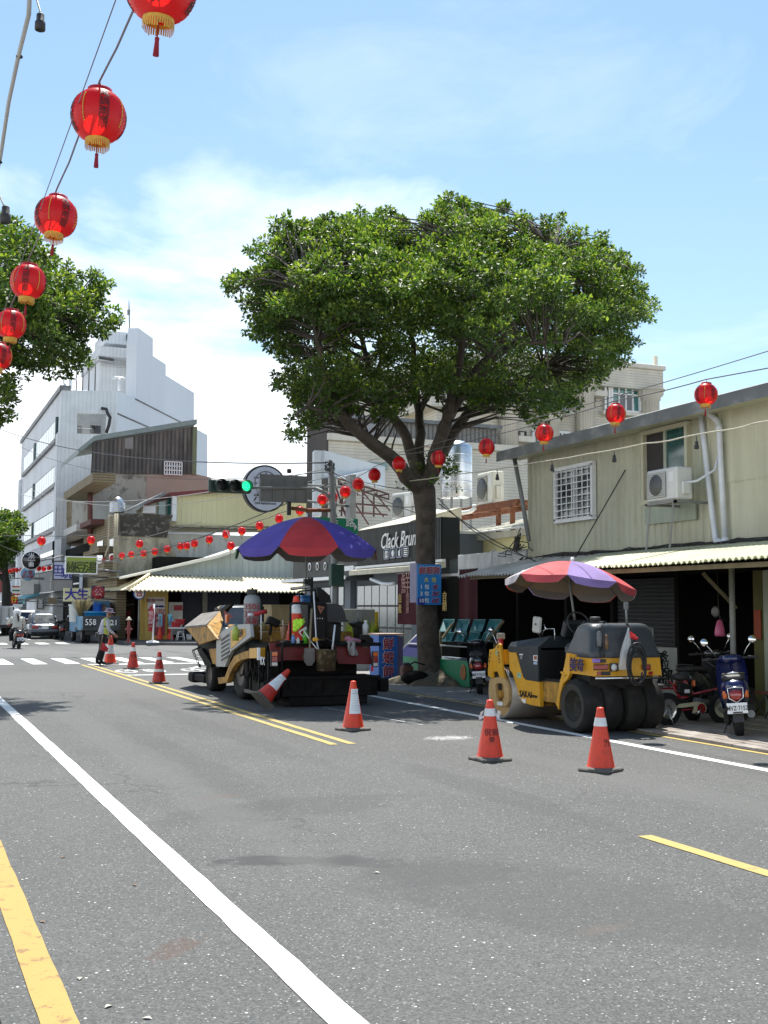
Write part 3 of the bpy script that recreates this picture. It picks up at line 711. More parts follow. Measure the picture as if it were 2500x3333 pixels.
# ================================================================== low yellow house next door
M_YELW = mat('pale_yellow_render',(.60,.56,.30),.85,var=.12,scale=1,streak=.35,streak_col=(.28,.24,.12))
M_CONCW = mat('whitewashed_concrete',(.55,.56,.55),.85,var=.15,scale=1.4,streak=.5,streak_col=(.2,.19,.17),patch=.3,patch_col=(.3,.29,.27),patch_scale=3)
M_ROOFW = mat('white_roof_sheet',(.74,.73,.66),.6,var=.08,scale=1,streak=.2,streak_col=(.4,.35,.25))
M_CREAM = mat('cream_trim',(.52,.49,.38),.7,var=.12,scale=2,streak=.3)
lh = thing('low_house','low pale yellow house with white sheet roof left of the green house','house',(14.5,25,0))
MB().bx(14.5,14.7,22.55,29.5,2.6,3.66).build('wall',M_YELW,lh)
MB().bx(14.3,14.5,22.55,29.5,3.56,3.72).build('gutter',M_CREAM,lh)
g = MB();g.prism([(14.25,3.74),(14.25,3.78),(20,5.0),(20,4.95)],(0,22.55,0),X,Z,Y*7.2);rf = g.build('roof',M_ROOFW,lh)
rib = MB().prism([(14.24,3.785),(14.24,3.82),(20,5.04),(20,5.0)],(0,0,0),X,Z,Y*.05).mesh('roof_rib',M_ROOFW)
for i in range(17): inst('roof_rib',rib,rf,(0,22.7+i*.42,0))
MB().bx(13.0,14.48,22.55,27.6,2.55,2.62).build('canopy_slab',M_CONCW,lh)
MB().bx(12.86,12.99,22.55,25.93,2.58,3.06,bev=.01).build('parapet',M_CONCW,lh)
g = MB();g.tube([(12.8,24.1,2.6),(12.83,24.1,3.07),(12.95,24.1,3.12)],.02,6);g.build('cable',M_PVC,lh)
for yv in (25.75,28.3): MB().bx(14.40,14.49,yv-.05,yv+.05,2.62,3.58).build('downpipe',M_CHAR if yv < 26 else M_CREAM,lh)
g = MB();g.bx(14.42,14.5,28.5,29.5,2.62,3.5);g.build('side_wall',M_CONCW,lh)
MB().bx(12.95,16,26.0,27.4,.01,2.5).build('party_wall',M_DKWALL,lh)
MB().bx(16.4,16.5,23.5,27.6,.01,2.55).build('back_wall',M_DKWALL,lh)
# rusty platform with condensers on the roof
pf = thing('rusty_platform','rusty steel platform on the white roof carrying two condensers','platform',(15.6,27,4.1))
pa,pb = at(1269,1668,x=15.2),at(1681,1677,x=15.2);zt = (pa.z+pb.z)/2
g = MB();g.bx(15.2,15.3,pb.y,pa.y,zt-.12,zt+.08);g.bx(16.1,16.2,pb.y,pa.y,zt-.12,zt+.08)
for i in range(7): yv = pb.y+(pa.y-pb.y)*i/6;g.bx(15.3,16.1,yv-.04,yv+.04,zt-.05,zt+.05)
g.build('frame',M_RUST,pf)
for yv in (pb.y+.3,pb.y+1.1,pa.y-1.1,pa.y-.4): MB().bx(15.2,15.3,yv-.06,yv+.06,3.8,zt-.1).build('leg',M_RUST,pf)
c = at(1576,1660,x=15.25)
aircon('cream air conditioner on the rusty roof platform right of the tree',(15.45,c.y,zt+.085),.95,.36,.92,0,mat('cream_air_con',(.70,.68,.58),.5,var=.04))
c = at(1310,1640,x=15.4)
aircon('white air conditioner on the rusty roof platform left of the tree trunk',(15.5,c.y,zt+.085),1.0,.36,.9,.25,M_ACW)
g = MB();q = lambda x,y: at(1200+x/2.765,1650+y/2.765,x=15.0)
g.tube([q(600,40),q(720,50),q(850,52),q(920,40),q(955,10),q(950,-20)],.06,8)
tag(g.build('duct_hose',M_WHITE),'white flexible duct curling along the rusty roof platform','hose')
wt = thing('water_tank','stainless steel water tank half hidden behind the tree crown','water tank',(16.6,30.2,0))
c = at(1486,1560,x=16.8);M_INOX = mat('stainless_steel',(.60,.62,.64),.25,.9,.1,2)
g = MB();g.lathe([(.001,1.3),(.25,1.26),(.5,1.1),(.52,1.05),(.52,-.6),(.5,-.65),(.001,-.65)],(16.8,c.y,c.z),n=24);tk = g.build('tank',M_INOX,wt)
g = MB()
for h in (-.4,-.1,.2,.5,.8): g.lathe([(.52,h-.02),(.535,h),(.52,h+.02)],(16.8,c.y,c.z),n=24)
g.build('hoop',M_INOX,tk)
for s1 in (-1,1):
    for s2 in (-1,1): MB().bx(16.8+s1*.35-.03,16.8+s1*.35+.03,c.y+s2*.35-.03,c.y+s2*.35+.03,4.2,c.z-.64).build('leg',M_STEELP,wt)
# ================================================================== brunch shop on the corner
M_BLKRIB = mat('black_ribbed_metal',(.018,.021,.020),.5,.2,.1,1)
M_GREYB = mat('slate_blue_render',(.14,.165,.19),.8,var=.08,scale=1,streak=.2)
M_SHOPGL = glass('misty_shop_glass',(.075,.11,.11),.12,.35)
M_SIGNW = mat('sign_white',(.82,.82,.80),.5,var=.03)
bs = thing('brunch_shop','slate grey corner shop with black ribbed fascia behind the big tree','shop',(13.4,33,0))
MB().bx(13.5,19,27.7,39.6,0.014,3.72).build('wall',M_GREYB,bs)
MB().bx(13.47,19.1,27.65,39.7,3.73,3.80).build('roof',M_ROOFW,bs)
g = MB();g.prism([(12.96,4.105),(13.05,4.16),(14.6,4.6),(14.6,3.82),(12.95,3.82)],(0,29.2,0),X,Z,Y*3.8);g.build('roof_cap',M_CREAM,bs)
# fascia sign, vertical ribs as pieces
fs = MB().bx(12.95,13.45,27.0,33.0,3.02,4.1).build('fascia',M_BLKRIB,bs)
rb = MB().box((0,0,0),(.05,.055,1.08)).mesh('fascia_rib',M_BLKRIB)
for i in range(67): inst('fascia_rib',rb,fs,(12.935,27.05+i*.09,3.56))
MB().bx(12.88,12.99,26.9,33.1,2.93,3.0).build('fascia_trim',M_SIGNW,bs)
letter(bs,'Clack Brunch',at(1306,1757,x=12.86),-Y,Z,.62,M_SIGNW,.004,.3,.008,.9)
q = lambda x,y: at(1200+x/2.765,1650+y/2.765,x=12.88)
def icon(c,kind):
    fr = MB();w,h = .19,.15
    for a,b,e,f in ((-w,w,h-.03,h),(-w,w,-h,-h+.03),(-w,-w+.03,-h,h),(w-.03,w,-h,h)): fr.bx(c.x-.01,c.x+.01,c.y+a,c.y+b,c.z+e,c.z+f)
    i = fr.build('icon_panel',mat('icon_blue_grey',(.32,.36,.45),.5),bs)
    g = MB()
    if kind == 0:
        for k,hh in ((-.10,.04),(-.04,.03),(.02,.03)): g.bx(c.x-.012,c.x+.012,c.y-.1,c.y+.1,c.z+k,c.z+k+hh)
        g.lathe([(.1,0),(.08,.03),(.001,.04)],(c.x,c.y,c.z+.06),n=14,sc=(.1,1))
    elif kind == 1:
        g.lathe([(.05,-.1),(.09,-.02),(.1,0),(.07,.06),(.001,.1)],(c.x,c.y,c.z),n=14,sc=(.1,1))
    elif kind == 2:
        g.lathe([(.05,-.1),(.08,.05),(.001,.05)],(c.x,c.y,c.z),n=14,sc=(.1,1));g.bx(c.x-.01,c.x+.01,c.y-.07,c.y-.04,c.z+.05,c.z+.1)
    else:
        for k in range(4): g.bx(c.x-.012,c.x+.012,c.y-.11,c.y+.11,c.z-.1+k*.055,c.z-.07+k*.055)
    g.build('icon',M_SIGNW,i)
for k,(x,y) in enumerate(((160,425),(216,415),(274,408),(334,400))): icon(q(x,y),k)
# lower fascia towards the corner with round icons
MB().bx(13.0,13.45,33.1,39.5,2.78,3.45).build('fascia',M_BLKRIB,bs)
for i in range(3):
    c = at(1008+i*25,1845-i*1,x=12.97);g = MB();g.lathe([(.10,-.01),(.13,-.01),(.13,.01),(.10,.01)],c,X,18);g.build('round_icon',M_SIGNW,bs)
MB().bx(12.96,12.99,33.4,34.2,2.9,3.05).build('small_plate',M_SIGNW,bs)
# canopy and gutter over the windows
g = MB();g.prism([(12.6,2.6),(12.6,2.68),(13.5,2.92),(13.5,2.6)],(0,33.1,0),X,Z,Y*6.4);g.build('canopy',mat('dark_grey_canopy',(.07,.072,.075),.7),bs)
MB().bx(12.56,12.62,33.1,39.5,2.62,2.72).build('canopy_edge',M_SIGNW,bs)
g = MB();g.prism([(12.62,2.72),(12.62,2.86),(12.9,2.92),(12.9,2.78)],(0,26.7,0),X,Z,Y*6.2);g.build('gutter',M_CREAM,bs)
g = MB();q2 = lambda x,y: at(1200+x/2.765,1650+y/2.765,x=12.7);g.tube([q2(20,650),q2(120,690),q2(170,695),q2(235,690)],.05,8);g.build('downpipe',M_PVC,bs)
# shop windows: black mullions, each pane a piece
def shopwin(y0,y1,z0,z1,ny,nz,x):
    w = MB().bx(x+.06,x+.09,y0,y1,z0,z1).build('window',M_CHAR,bs)
    dy,dz = (y1-y0)/ny,(z1-z0)/nz;pn = MB().box((0,0,0),(.03,dy-.06,dz-.06)).mesh('pane',M_SHOPGL)
    for i in range(ny):
        for j in range(nz): inst('pane',pn,w,(x+.035,y0+(i+.5)*dy,z0+(j+.5)*dz))
shopwin(29.9,34.2,.5,2.45,7,3,13.38);shopwin(35.4,38.6,.5,2.45,5,3,13.38);shopwin(27.2,28.9,.2,2.3,3,3,13.38)
for yv in (29.5,34.8): MB().bx(13.3,13.48,yv-.25,yv+.25,.014,2.7).build('pier',M_GREYB,bs)
# dark red shrimp-cracker banners hanging under the gutter
M_BAN = mat('dark_red_banner',(.045,.005,.010),.8,var=.15,scale=1,spec=.2);M_GOLD = mat('dull_gold_letters',(.35,.25,.05),.6);M_OUTL = mat('faded_outline_letters',(.26,.13,.11),.6)
for k,(ya,yb,lab) in enumerate(((26.7,28.9,'dark red banner with faded characters hanging left of the tree trunk'),(24.2,25.1,'narrow dark red banner hanging right of the tree trunk'))):
    b = thing('banner',lab,'banner',(12.5,ya,1.4))
    g = MB();nn = 10;g.grid(lambda u,v: (12.5+.02*math.sin(u*9+k),ya+(yb-ya)*u,1.30+v*1.35),nn,2);g.build('cloth',M_BAN,b)
    g = MB();g.cyl((12.5,ya-.05,2.66),(12.5,yb+.05,2.66),.015,n=6);g.build('rod',M_CHAR,b)
    if k == 0:
        letter(b,'鮮',at(1320,1905,x=12.47),-Y,Z,.62,M_OUTL,0);letter(b,'自',at(1302,1950,x=12.47),-Y,Z,.26,M_GOLD,.01);letter(b,'產',at(1302,1983,x=12.47),-Y,Z,.26,M_GOLD,.01)
        letter(b,'蝦\n餅\n鮮',at(1327,1965,x=12.47),-Y,Z,.2,M_OUTL,.005)
    else:
        letter(b,'自\n銷',at(1447,1960,x=12.47),-Y,Z,.26,M_GOLD,.005)
# ================================================================== slanted white billboard on a red steel frame
bb = thing('roof_billboard','back of a slanted white billboard on a red steel roof frame','billboard',(14,36,4.7))
M_BBW = mat('billboard_white',(.50,.54,.57),.6,var=.12,scale=.5,streak=.3,streak_col=(.3,.3,.3));M_REDST = mat('red_oxide_steel',(.06,.02,.018),.7,.1,.3,5)
P = lambda x,y,Yv: at(700+x/2.37,1300+y/2.37,y=Yv)
A0,A1 = P(820,395,36.5),P(1290,520,40.0);B0,B1 = P(935,600,36.9),P(1290,695,40.0)
A0b = P(820,610,36.5)
n_ = (A1-A0).cross(Z).normalized()*.12
g = MB()
for sg in (0,1):
    o = n_*sg;g.add([A0+o,A1+o,B1+o,B0+o,A0b+o],[(0,1,2,3,4) if sg else (4,3,2,1,0)])
o = n_;L5 = [A0,A1,B1,B0,A0b]
for i in range(5): a,b = L5[i],L5[(i+1) % 5];g.add([a,b,b+o,a+o],[(0,1,2,3)])
g.build('panel',M_BBW,bb)
g = MB();a,b = P(767,392,36.5),P(822,395,36.5);c,d = P(822,900,36.5),P(765,900,36.5);o = Vector((.1,.5,0))
g.add([a,b,c,d,a+o,b+o,c+o,d+o],[(0,1,2,3),(7,6,5,4),(0,4,5,1),(1,5,6,2),(2,6,7,3),(3,7,4,0)]);g.build('front_panel',mat('billboard_edge',(.62,.66,.68),.6,var=.08,streak=.2),bb)
g = MB();W1 = lambda x,y,d=0: P(x,y,37.3+d)
T = [(950,610,0),(1050,640,.7),(1150,672,1.4),(1250,702,2.1),(1340,730,2.7)];Bt = [(955,655,0),(1050,680,.7),(1150,712,1.4),(1250,745,2.1),(1340,770,2.7)]
for L_ in (T,Bt): g.tube([W1(*p) for p in L_],.035,4,sm=False)
for i in range(5):
    g.tube([W1(*T[i]),W1(*Bt[i])],.025,4,sm=False)
    if i < 4: g.tube([W1(*Bt[i]),W1(*T[i+1])],.03,4,sm=False)
for a,b in (((920,640,0),(1010,905,0)),((945,600,0),(1185,965,.5)),((1120,690,1.3),(1300,905,1.8)),((1230,720,2),(1350,860,2.4)),((985,700,.2),(975,900,.2)),((1140,710,1.4),(1140,905,1.4)),((1225,740,2),(1225,905,2)),((1060,690,.7),(1060,905,.7))):
    g.tube([W1(*a),W1(*b)],.035,4,sm=False)
for h in (775,840): g.tube([W1(960,h+20,0),W1(1330,h+50,2.6)],.035,4,sm=False)
g.build('steel_frame',M_REDST,bb)
# ================================================================== beige tiled block on the far side of the cross street
M_BEIGE = banded('beige_wall_tile',(.64,.60,.50),.16,2,.76,.8,.22,.3,(.35,.31,.25))
M_BEIGEP = mat('beige_render',(.66,.62,.52),.8,var=.08,scale=.6,streak=.3,streak_col=(.36,.32,.25));M_BEIGEC = banded('fluted_column',(.62,.58,.49),.13,0,.8,.8,.35,.2)
M_BRNCOR = banded('brown_corrugated',(.075,.066,.058),.22,0,.55,.75,.4,.5,(.16,.13,.1))
M_GREYCOR = banded('grey_rib_cladding',(.20,.195,.18),.25,0,.5,.75,.4,.4)
BY = 58.0
def bX(px,py=1500): return at(px,py,y=BY).x
def bZ(py,px=1700): return at(px,py,y=BY).z
tb = thing('tiled_block','beige tiled four storey block with teal windows behind the big tree','building',(30,BY,0))
x0,x1 = bX(1400),bX(2158);zt = at(2158,1196,y=BY).z
MB().bx(x0+.6,x1-.5,BY+.4,BY+14,.13,zt-.2).build('wall',M_BEIGE,tb)
MB().bx(bX(1690),x1,BY-.15,BY+14,zt-1.5,zt-.25).build('parapet',M_BEIGE,tb)
MB().bx(bX(1690)-.1,x1+.12,BY-.3,BY+14,zt-.25,zt+.05,bev=.04).build('cornice',M_BEIGEP,tb)
zc = at(1520,1330,y=BY).z
MB().bx(x0,bX(1700),BY-.1,BY+10,zc,zc+1.4).build('upper_band',M_BEIGE,tb)
def tcol(px,z0,z1):
    g = MB();c = bX(px);g.lathe([(.55,z0),(.55,z1-.7),(.62,z1-.66),(.62,z1-.5),(.8,z1-.35),(.8,z1-.1),(.9,z1-.08),(.9,z1)],(c,BY-.05,0),n=18);g.build('column',M_BEIGEC,tb)
for px in (2118,1905): tcol(px,.13,zt-1.5)
for px in (1655,1790): tcol(px,.13,zc+.2)
def bwin(pxa,pya,pxb,pyb,nx=4,transom=.28,y=None,m=None):
    """framed window with a transom row over casements"""
    y = BY+.28 if y is None else y
    a,b = at(pxa,pya,y=y),at(pxb,pyb,y=y);w = MB().bx(a.x,b.x,y,y+.1,b.z,a.z).build('window',m or M_TEALGL,tb)
    g = MB();f = .09;H = a.z-b.z;W_ = b.x-a.x
    for e,h,i,j in ((a.x-f,b.x+f,a.z-f/2,a.z+f),(a.x-f,b.x+f,b.z-f,b.z+f/2),(a.x-f,a.x+f/2,b.z,a.z),(b.x-f/2,b.x+f,b.z,a.z)): g.bx(e,h,y-.12,y+.02,i,j)
    for k in range(1,nx): g.bx(a.x+W_*k/nx-f*.4,a.x+W_*k/nx+f*.4,y-.1,y+.01,b.z,a.z)
    if transom: g.bx(a.x,b.x,y-.1,y+.01,a.z-H*transom-f*.4,a.z-H*transom+f*.4)
    g.build('frame',M_SIGNW,w);MB().bx(a.x-.35,b.x+.35,y-.35,y,b.z-.3,b.z-f).build('sill',M_BEIGEP,w)
    g = MB();g.bx(a.x+W_*.27,a.x+W_*.73,y-.02,y-.005,b.z+f/2,a.z-H*transom-f*.4);g.build('blind',mat('grey_blind',(.16,.17,.17),.5),w)
bwin(1990,1259,2080,1342,4);bwin(1969,1257,1981,1336,1,0)
bwin(1522,1392,1605,1474,4);bwin(1502,1390,1515,1470,1,0);bwin(1760,1404,1850,1470,4);bwin(1735,1404,1750,1470,1,0)
bwin(1515,1562,1530,1645,1,0);bwin(1250,1370,1330,1440,4);bwin(1780,1270,1840,1335,3)
for (a,b,c,d) in ((1925,1259,1948,1276),(1684,1402,1714,1424),(1700,1570,1716,1592),(1255,1345,1290,1362)):
    p0,p1 = at(a,b,y=BY+.3),at(c,d,y=BY+.3);n = MB().bx(p0.x,p1.x,BY+.28,BY+.3,p1.z,p0.z).build('air_con_niche',M_CHAR,tb)
    MB().bx(p0.x+.1,p0.x+(p1.x-p0.x)*.55,BY+.1,BY+.27,p1.z+.05,p0.z-.1).build('unit',M_BEIGEP,n);MB().bx(p0.x-.25,p1.x+.25,BY-.3,BY+.25,p1.z-.35,p1.z-.02).build('ledge',M_BEIGEP,n)
for z0,px0,px1 in ((1490,1440,1660),(1490,1670,2110),(1655,1440,2110)):
    p = at(1700,z0,y=BY);MB().bx(bX(px0),bX(px1),BY+.15,BY+.38,p.z-.12,p.z+.12).build('band',M_BEIGEP,tb)
g = MB();q = lambda x,y: at(1400+x/2.074,600+y/2.074,y=BY-.2);g.tube([q(1115,1465),q(1108,1435),q(1095,1430),q(1090,1450),q(1093,1500),q(1102,1508),q(1110,1500),q(1108,1460),q(1082,1460),q(1082,1490)],.05,5);g.build('hanging_hose',M_CHAR,tb)
g = MB();c = at(2133,1178,y=BY+1);g.bx(c.x-.12,c.x+.12,BY+.9,BY+1.1,c.z-.5,c.z+.35);g.build('roof_post',M_BEIGEP,tb)
# brown corrugated penthouse at the left end of the block
ph = thing('penthouse','brown corrugated rooftop addition at the left end of the beige block','building',(21,52,8))
p0,p1 = at(1071,1358,y=55),at(1400,1352,y=55);zb = at(1071,1410,y=55).z
MB().bx(p0.x,p1.x+4,55,58.2,zb,p0.z).build('wall',M_GREYCOR,ph)
a = at(1190,1378,y=54.95);b = at(1235,1417,y=54.95);MB().bx(a.x,b.x,54.9,54.99,b.z,a.z).build('window',glass('smoky_glass',(.09,.1,.12),.1),ph)
MB().bx(p0.x-.2,p1.x+4.2,54.7,58.4,p0.z,p0.z+.18).build('roof',M_EAVE,ph)
MB().bx(p0.x,p1.x+6,55.02,58.2,.13,zb-.05).build('lower_wall',M_BEIGE,ph)
MB().bx(p0.x-.1,p1.x+6,54.8,55.0,zb-.35,zb-.02).build('band',M_BEIGEP,ph)
MB().bx(p0.x-.08,p0.x-.01,55.05,58.2,.13,p0.z-.02).build('side_wall',banded('brown_corrugated_side',(.075,.066,.058),.22,1,.55,.75,.4,.5,(.16,.13,.1)),ph)
a = at(1110,1500,y=54.9);b = at(1260,1530,y=54.9);MB().bx(a.x,b.x,54.85,54.99,b.z,a.z).build('window',M_TEALGL,ph)
# ================================================================== far side of the crossing
def zz(x,y): return x/2.37,1600+y/2.37          # pixel helpers for two enlarged views
def z2(x,y): return x/2.37,1000+y/2.37
def yb(g,a,b,Yv,depth,mi=0):
    """box whose front face on plane y=Yv spans two pixel corners"""
    p,q = at(*a,y=Yv),at(*b,y=Yv);g.bx(min(p.x,q.x),max(p.x,q.x),Yv,Yv+depth,min(p.z,q.z),max(p.z,q.z),mi);return g
def xb(g,a,b,Xv,depth,mi=0):
    p,q = at(*a,x=Xv),at(*b,x=Xv);g.bx(Xv,Xv+depth,min(p.y,q.y),max(p.y,q.y),min(p.z,q.z),max(p.z,q.z),mi);return g
def pface(g,pts,Yv,th,mi=0):
    P_ = [at(*p,y=Yv) for p in pts];g.prism([(p.x,p.z) for p in P_],(0,Yv,0),X,Z,Y*th,mi);return g
M_OCHRE = mat('ochre_render',(.42,.30,.08),.8,var=.12,scale=1,streak=.25,streak_col=(.2,.13,.04))
M_YSHEET = mat('yellow_awning_sheet',(.74,.66,.44),.5,var=.1,scale=1,streak=.3,streak_col=(.5,.38,.16),patch=.2,patch_col=(.45,.33,.14),patch_scale=1)
M_PALEBL = mat('pale_green_sheet',(.42,.48,.46),.6,var=.1,scale=.7,streak=.4,streak_col=(.2,.22,.2))
M_YELCOR = mat('yellow_corrugated',(.66,.63,.38),.6,var=.06,scale=.5,streak=.2,streak_col=(.4,.38,.2))
M_MOULD = mat('mouldy_black_concrete',(.05,.045,.035),.9,var=.4,scale=1.2,streak=.5,streak_col=(.02,.02,.018),patch=.35,patch_col=(.42,.40,.36),patch_scale=3)
M_STAIN = mat('stained_concrete',(.36,.33,.24),.9,var=.3,scale=1.3,streak=.95,streak_col=(.07,.06,.035),patch=.5,patch_col=(.12,.10,.06),patch_scale=1.6,zscale=.2)
M_WSTAIN = mat('stained_white_render',(.52,.52,.47),.9,var=.15,scale=.6,streak=.7,streak_col=(.2,.18,.15))
M_TANT = banded('tan_strip_tile',(.26,.205,.12),.14,2,.5,.8,.3,.3,(.12,.09,.05))
M_DKCOR = banded('dark_asbestos_sheet',(.095,.09,.085),.25,0,.55,.9,.45,.9,(.26,.23,.19),.6,.3)
M_PEEL = mat('peeling_grey_render',(.37,.35,.30),.9,var=.2,scale=.35,streak=.25,streak_col=(.4,.25,.2),patch=.85,patch_col=(.09,.08,.06),patch_scale=.75)
M_PINK = mat('pinkish_render',(.40,.29,.24),.9,var=.12,scale=.3,streak=.3,streak_col=(.3,.25,.2))
# ---- corner eatery
ce = thing('corner_eatery','low ochre eatery with open front at the far street corner','restaurant',(11,57,0))
EY = 57.0
for a,b,dd in ((1125,1290,0),(1090,1125,.2),(930,960,4)): yb(MB(),zz(a,740),zz(b,1150 if dd < 1 else 1120),EY+dd,.3).build('pier',M_OCHRE,ce)
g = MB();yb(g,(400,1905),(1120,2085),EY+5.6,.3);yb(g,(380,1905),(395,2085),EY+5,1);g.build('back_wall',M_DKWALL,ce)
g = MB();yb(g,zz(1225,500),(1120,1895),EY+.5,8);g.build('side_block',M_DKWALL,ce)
for a,b in ((1400,1550),(1600,1850),(1900,2150)):
    p,q = at(*zz(a,755),y=EY+1),at(*zz(b,1140),y=EY+1);sh = MB().bx(p.x,q.x,EY+1,EY+1.05,.13,p.z).build('shutter',M_SHUTB,ce)
    me = MB().box((0,0,0),(q.x-p.x,.03,.06)).mesh('slat',M_SHUTB)
    for i in range(int((p.z-.13)/.11)): inst('slat',me,sh,((p.x+q.x)/2,EY+.98,.2+i*.11))
MB_ = MB();yb(MB_,zz(1565,750),zz(1595,1140),EY+.9,.12);MB_.build('pier',mat('grey_pier',(.2,.18,.14),.8),ce)
g = MB();yb(g,zz(970,820),zz(1035,1060),EY+4.6,.1);g.build('door',mat('brown_door',(.06,.03,.015),.7),ce)
g = MB();yb(g,zz(975,920),zz(1005,980),EY+4.5,.05);g.build('notice',mat('red_notice',(.35,.03,.03),.7),ce)
# printed banners on the pier
g = MB();yb(g,zz(1140,815),zz(1272,905),EY-.04,.03);b1 = g.build('menu_board',mat('greyish_poster',(.48,.46,.44),.6,var=.1),ce)
letter(b1,'鮮魚',at(*zz(1165,842),y=EY-.06),X,Z,.22,mat('maroon_ink',(.2,.03,.04),.6),.01);letter(b1,'海鮮餐廳',at(*zz(1228,838),y=EY-.06),X,Z,.11,MATS['maroon_ink'],.005)
g = MB();yb(g,zz(1195,908),zz(1272,1110),EY-.04,.03);b2 = g.build('menu_board',mat('maroon_poster',(.22,.03,.05),.6,var=.15),ce)
letter(b2,'鴨肉',at(*zz(1233,930),y=EY-.06),X,Z,.28,mat('pale_pink_ink',(.5,.36,.36),.6),.005)
letter(b2,'羹\n飯',at(*zz(1222,1010),y=EY-.06),X,Z,.28,MATS['pale_pink_ink'],.005)
for xx in (1200,1245): g = MB();c = at(*zz(xx,885),y=EY-.06);g.lathe([(.001,-.01),(.16,0),(.001,.01)],c,Y,14,sc=(1,.35));g.build('fish_print',mat('blue_ink',(.03,.06,.3),.6),b1)
for i in range(9): g = MB();yb(g,zz(1143,905+i*16),zz(1158,914+i*16),EY-.05,.01);g.build('zigzag_print',M_CHAR,b1)
# awning with a hip at the corner: single corrugated sheets
hc = at(*zz(985,756),y=54.6);tipc = at(*zz(720,765),x=hc.x-.1);wl = at(*zz(1165,645),y=56.6)
ea = thing('eatery_awning','sunlit cream corrugated awning round the corner eatery','awning',(hc.x,55,2.7))
zE,zW = hc.z,wl.z
def yz_sheet(x0,x1,m,parent,pitch=.2,amp=.035):
    g = MB();n = max(6,int((x1-x0)/pitch*5));vs = []
    for i in range(n+1):
        xv = x0+(x1-x0)*i/n;w = amp*math.sin(2*math.pi*xv/pitch);yt = 56.9
        k0 = 0 if xv > wl.x else max(0,1-(xv-hc.x)/(wl.x-hc.x))
        for j in range(4):
            k = k0+(1-k0)*0+(1-k0)*j/3 if False else j/3
            top = 1.0 if xv > wl.x else (xv-hc.x)/(wl.x-hc.x)
            kk = k*top;vs.append((xv,54.6+(yt-54.6)*kk,zE+(zW-zE)*kk+w))
    fs = [(i*4+j,(i+1)*4+j,(i+1)*4+j+1,i*4+j+1) for i in range(n) for j in range(3)]
    g.add(vs,fs,0,True);g.add([(v[0],v[1],v[2]-.02) for v in vs],[f[::-1] for f in fs],0,True)
    g.add([vs[i*4] for i in range(n+1)]+[(vs[i*4][0],vs[i*4][1],vs[i*4][2]-.06) for i in range(n+1)],[(i,n+1+i,n+2+i,i+1) for i in range(n)],0)
    g.build('awning_sheet',m,parent)
xx = hc.x;xe = at(1120,1900,y=54.6).x
while xx < xe: yz_sheet(xx,min(xx+.9,xe),M_YSHEET,ea);xx += .88
yv = 54.65
while yv < 66:
    g = MB();y1 = min(yv+.9,66.2);n = 20;vs = []
    for i in range(n+1):
        y_ = yv+(y1-yv)*i/n;w = .03*math.sin(2*math.pi*y_/.2);top = min(1,max(.02,(y_-54.6)/2.3))
        for j in range(3): vs.append((hc.x+(wl.x-hc.x)*top*j/2-.0,y_,zE+(zW-zE)*top*j/2+w))
    g.add(vs,[(i*3+j,i*3+j+1,(i+1)*3+j+1,(i+1)*3+j) for i in range(n) for j in range(2)],0,True);g.build('awning_sheet',M_YSHEET,ea);yv += .88
g = MB();g.tube([(hc.x,54.6,zE+.06),(wl.x,56.9,zW+.08)],.07,6);g.build('hip_cap',M_YSHEET,ea)
# ---- gable wall and white-edged roof above the awning
lg = thing('gabled_annex','pale green corrugated gable with white roof edge above the eatery awning','house',(15,57.6,3))
g = MB();pface(g,[zz(1120,640),zz(1225,640),(1150,1890),(1150,1700),(800,1782),zz(1659,505),zz(1225,590)],57.4,.3);g.build('gable_wall',M_PALEBL,lg)
rbm = MB().box((0,0,0),(.05,.04,2.2)).mesh('sheet_rib',M_PALEBL)
for i in range(38):
    xv = at(*zz(1250,600),y=57.4).x+i*.32;inst('sheet_rib',rbm,lg,(xv,57.385,at(*zz(1600,570),y=57.4).z+.1-max(0,(20-i))*.045),scale=(1,1,max(.35,min(1,.35+i*.035))))
a,b = at(*zz(912,662),y=57.2),at(*zz(1659,492),y=57.2);c = at(800,1775,y=57.2)
g = MB();d = Vector((0,-.35,0))
g.add([a+d,b+d,c+d,c+d-Z*.16,b+d-Z*.16,a+d-Z*.1,a+Y*9,b+Y*9,c+Y*9],[(0,1,4,5),(1,2,3,4),(0,6,7,1),(1,7,8,2)]);g.build('roof',M_ROOFW,lg)
# ---- mouldy concrete building
mc = thing('mouldy_building','concrete building with black mouldy parapet and stained wall above the eatery','building',(12,60,0))
g = MB();pface(g,[zz(925,165),zz(1335,180),zz(1285,355),zz(925,340)],59.0,.5);g.build('parapet',M_MOULD,mc)
g = MB();pface(g,[zz(920,335),zz(1300,350),zz(1420,640),zz(910,660)],59.1,.4);g.build('wall',M_STAIN,mc)
g = MB();c0 = at(*zz(925,300),y=59.0)
g.prism([(c0.x,0.13),(c0.x,at(*zz(925,165),y=59).z),(c0.x+.5,at(*zz(925,165),y=59).z),(c0.x+.5,.13)],(0,59.55,0),X,Z,Y*12);g.build('side_wall',M_TANT,mc)
g = MB()
for px in (905,890): p0 = at(*zz(px,170),y=58.9);p1 = at(*zz(px-12,620),y=58.9);g.tube([p0,p1],.06,6)
g.tube([at(*zz(845,180),y=58.9),at(*zz(840,200),y=58.9),at(*zz(838,420),y=58.9),at(*zz(820,470),y=58.9),at(*zz(812,500),y=58.9)],.05,6);g.build('downpipe',mat('tan_pipe',(.36,.32,.22),.6),mc)
xb(MB(),zz(750,390),zz(790,560),c0.x-.06,.05).build('window',M_DARKGL,mc);xb(MB(),zz(845,370),zz(885,560),c0.x-.06,.05).build('window',M_DARKGL,mc)
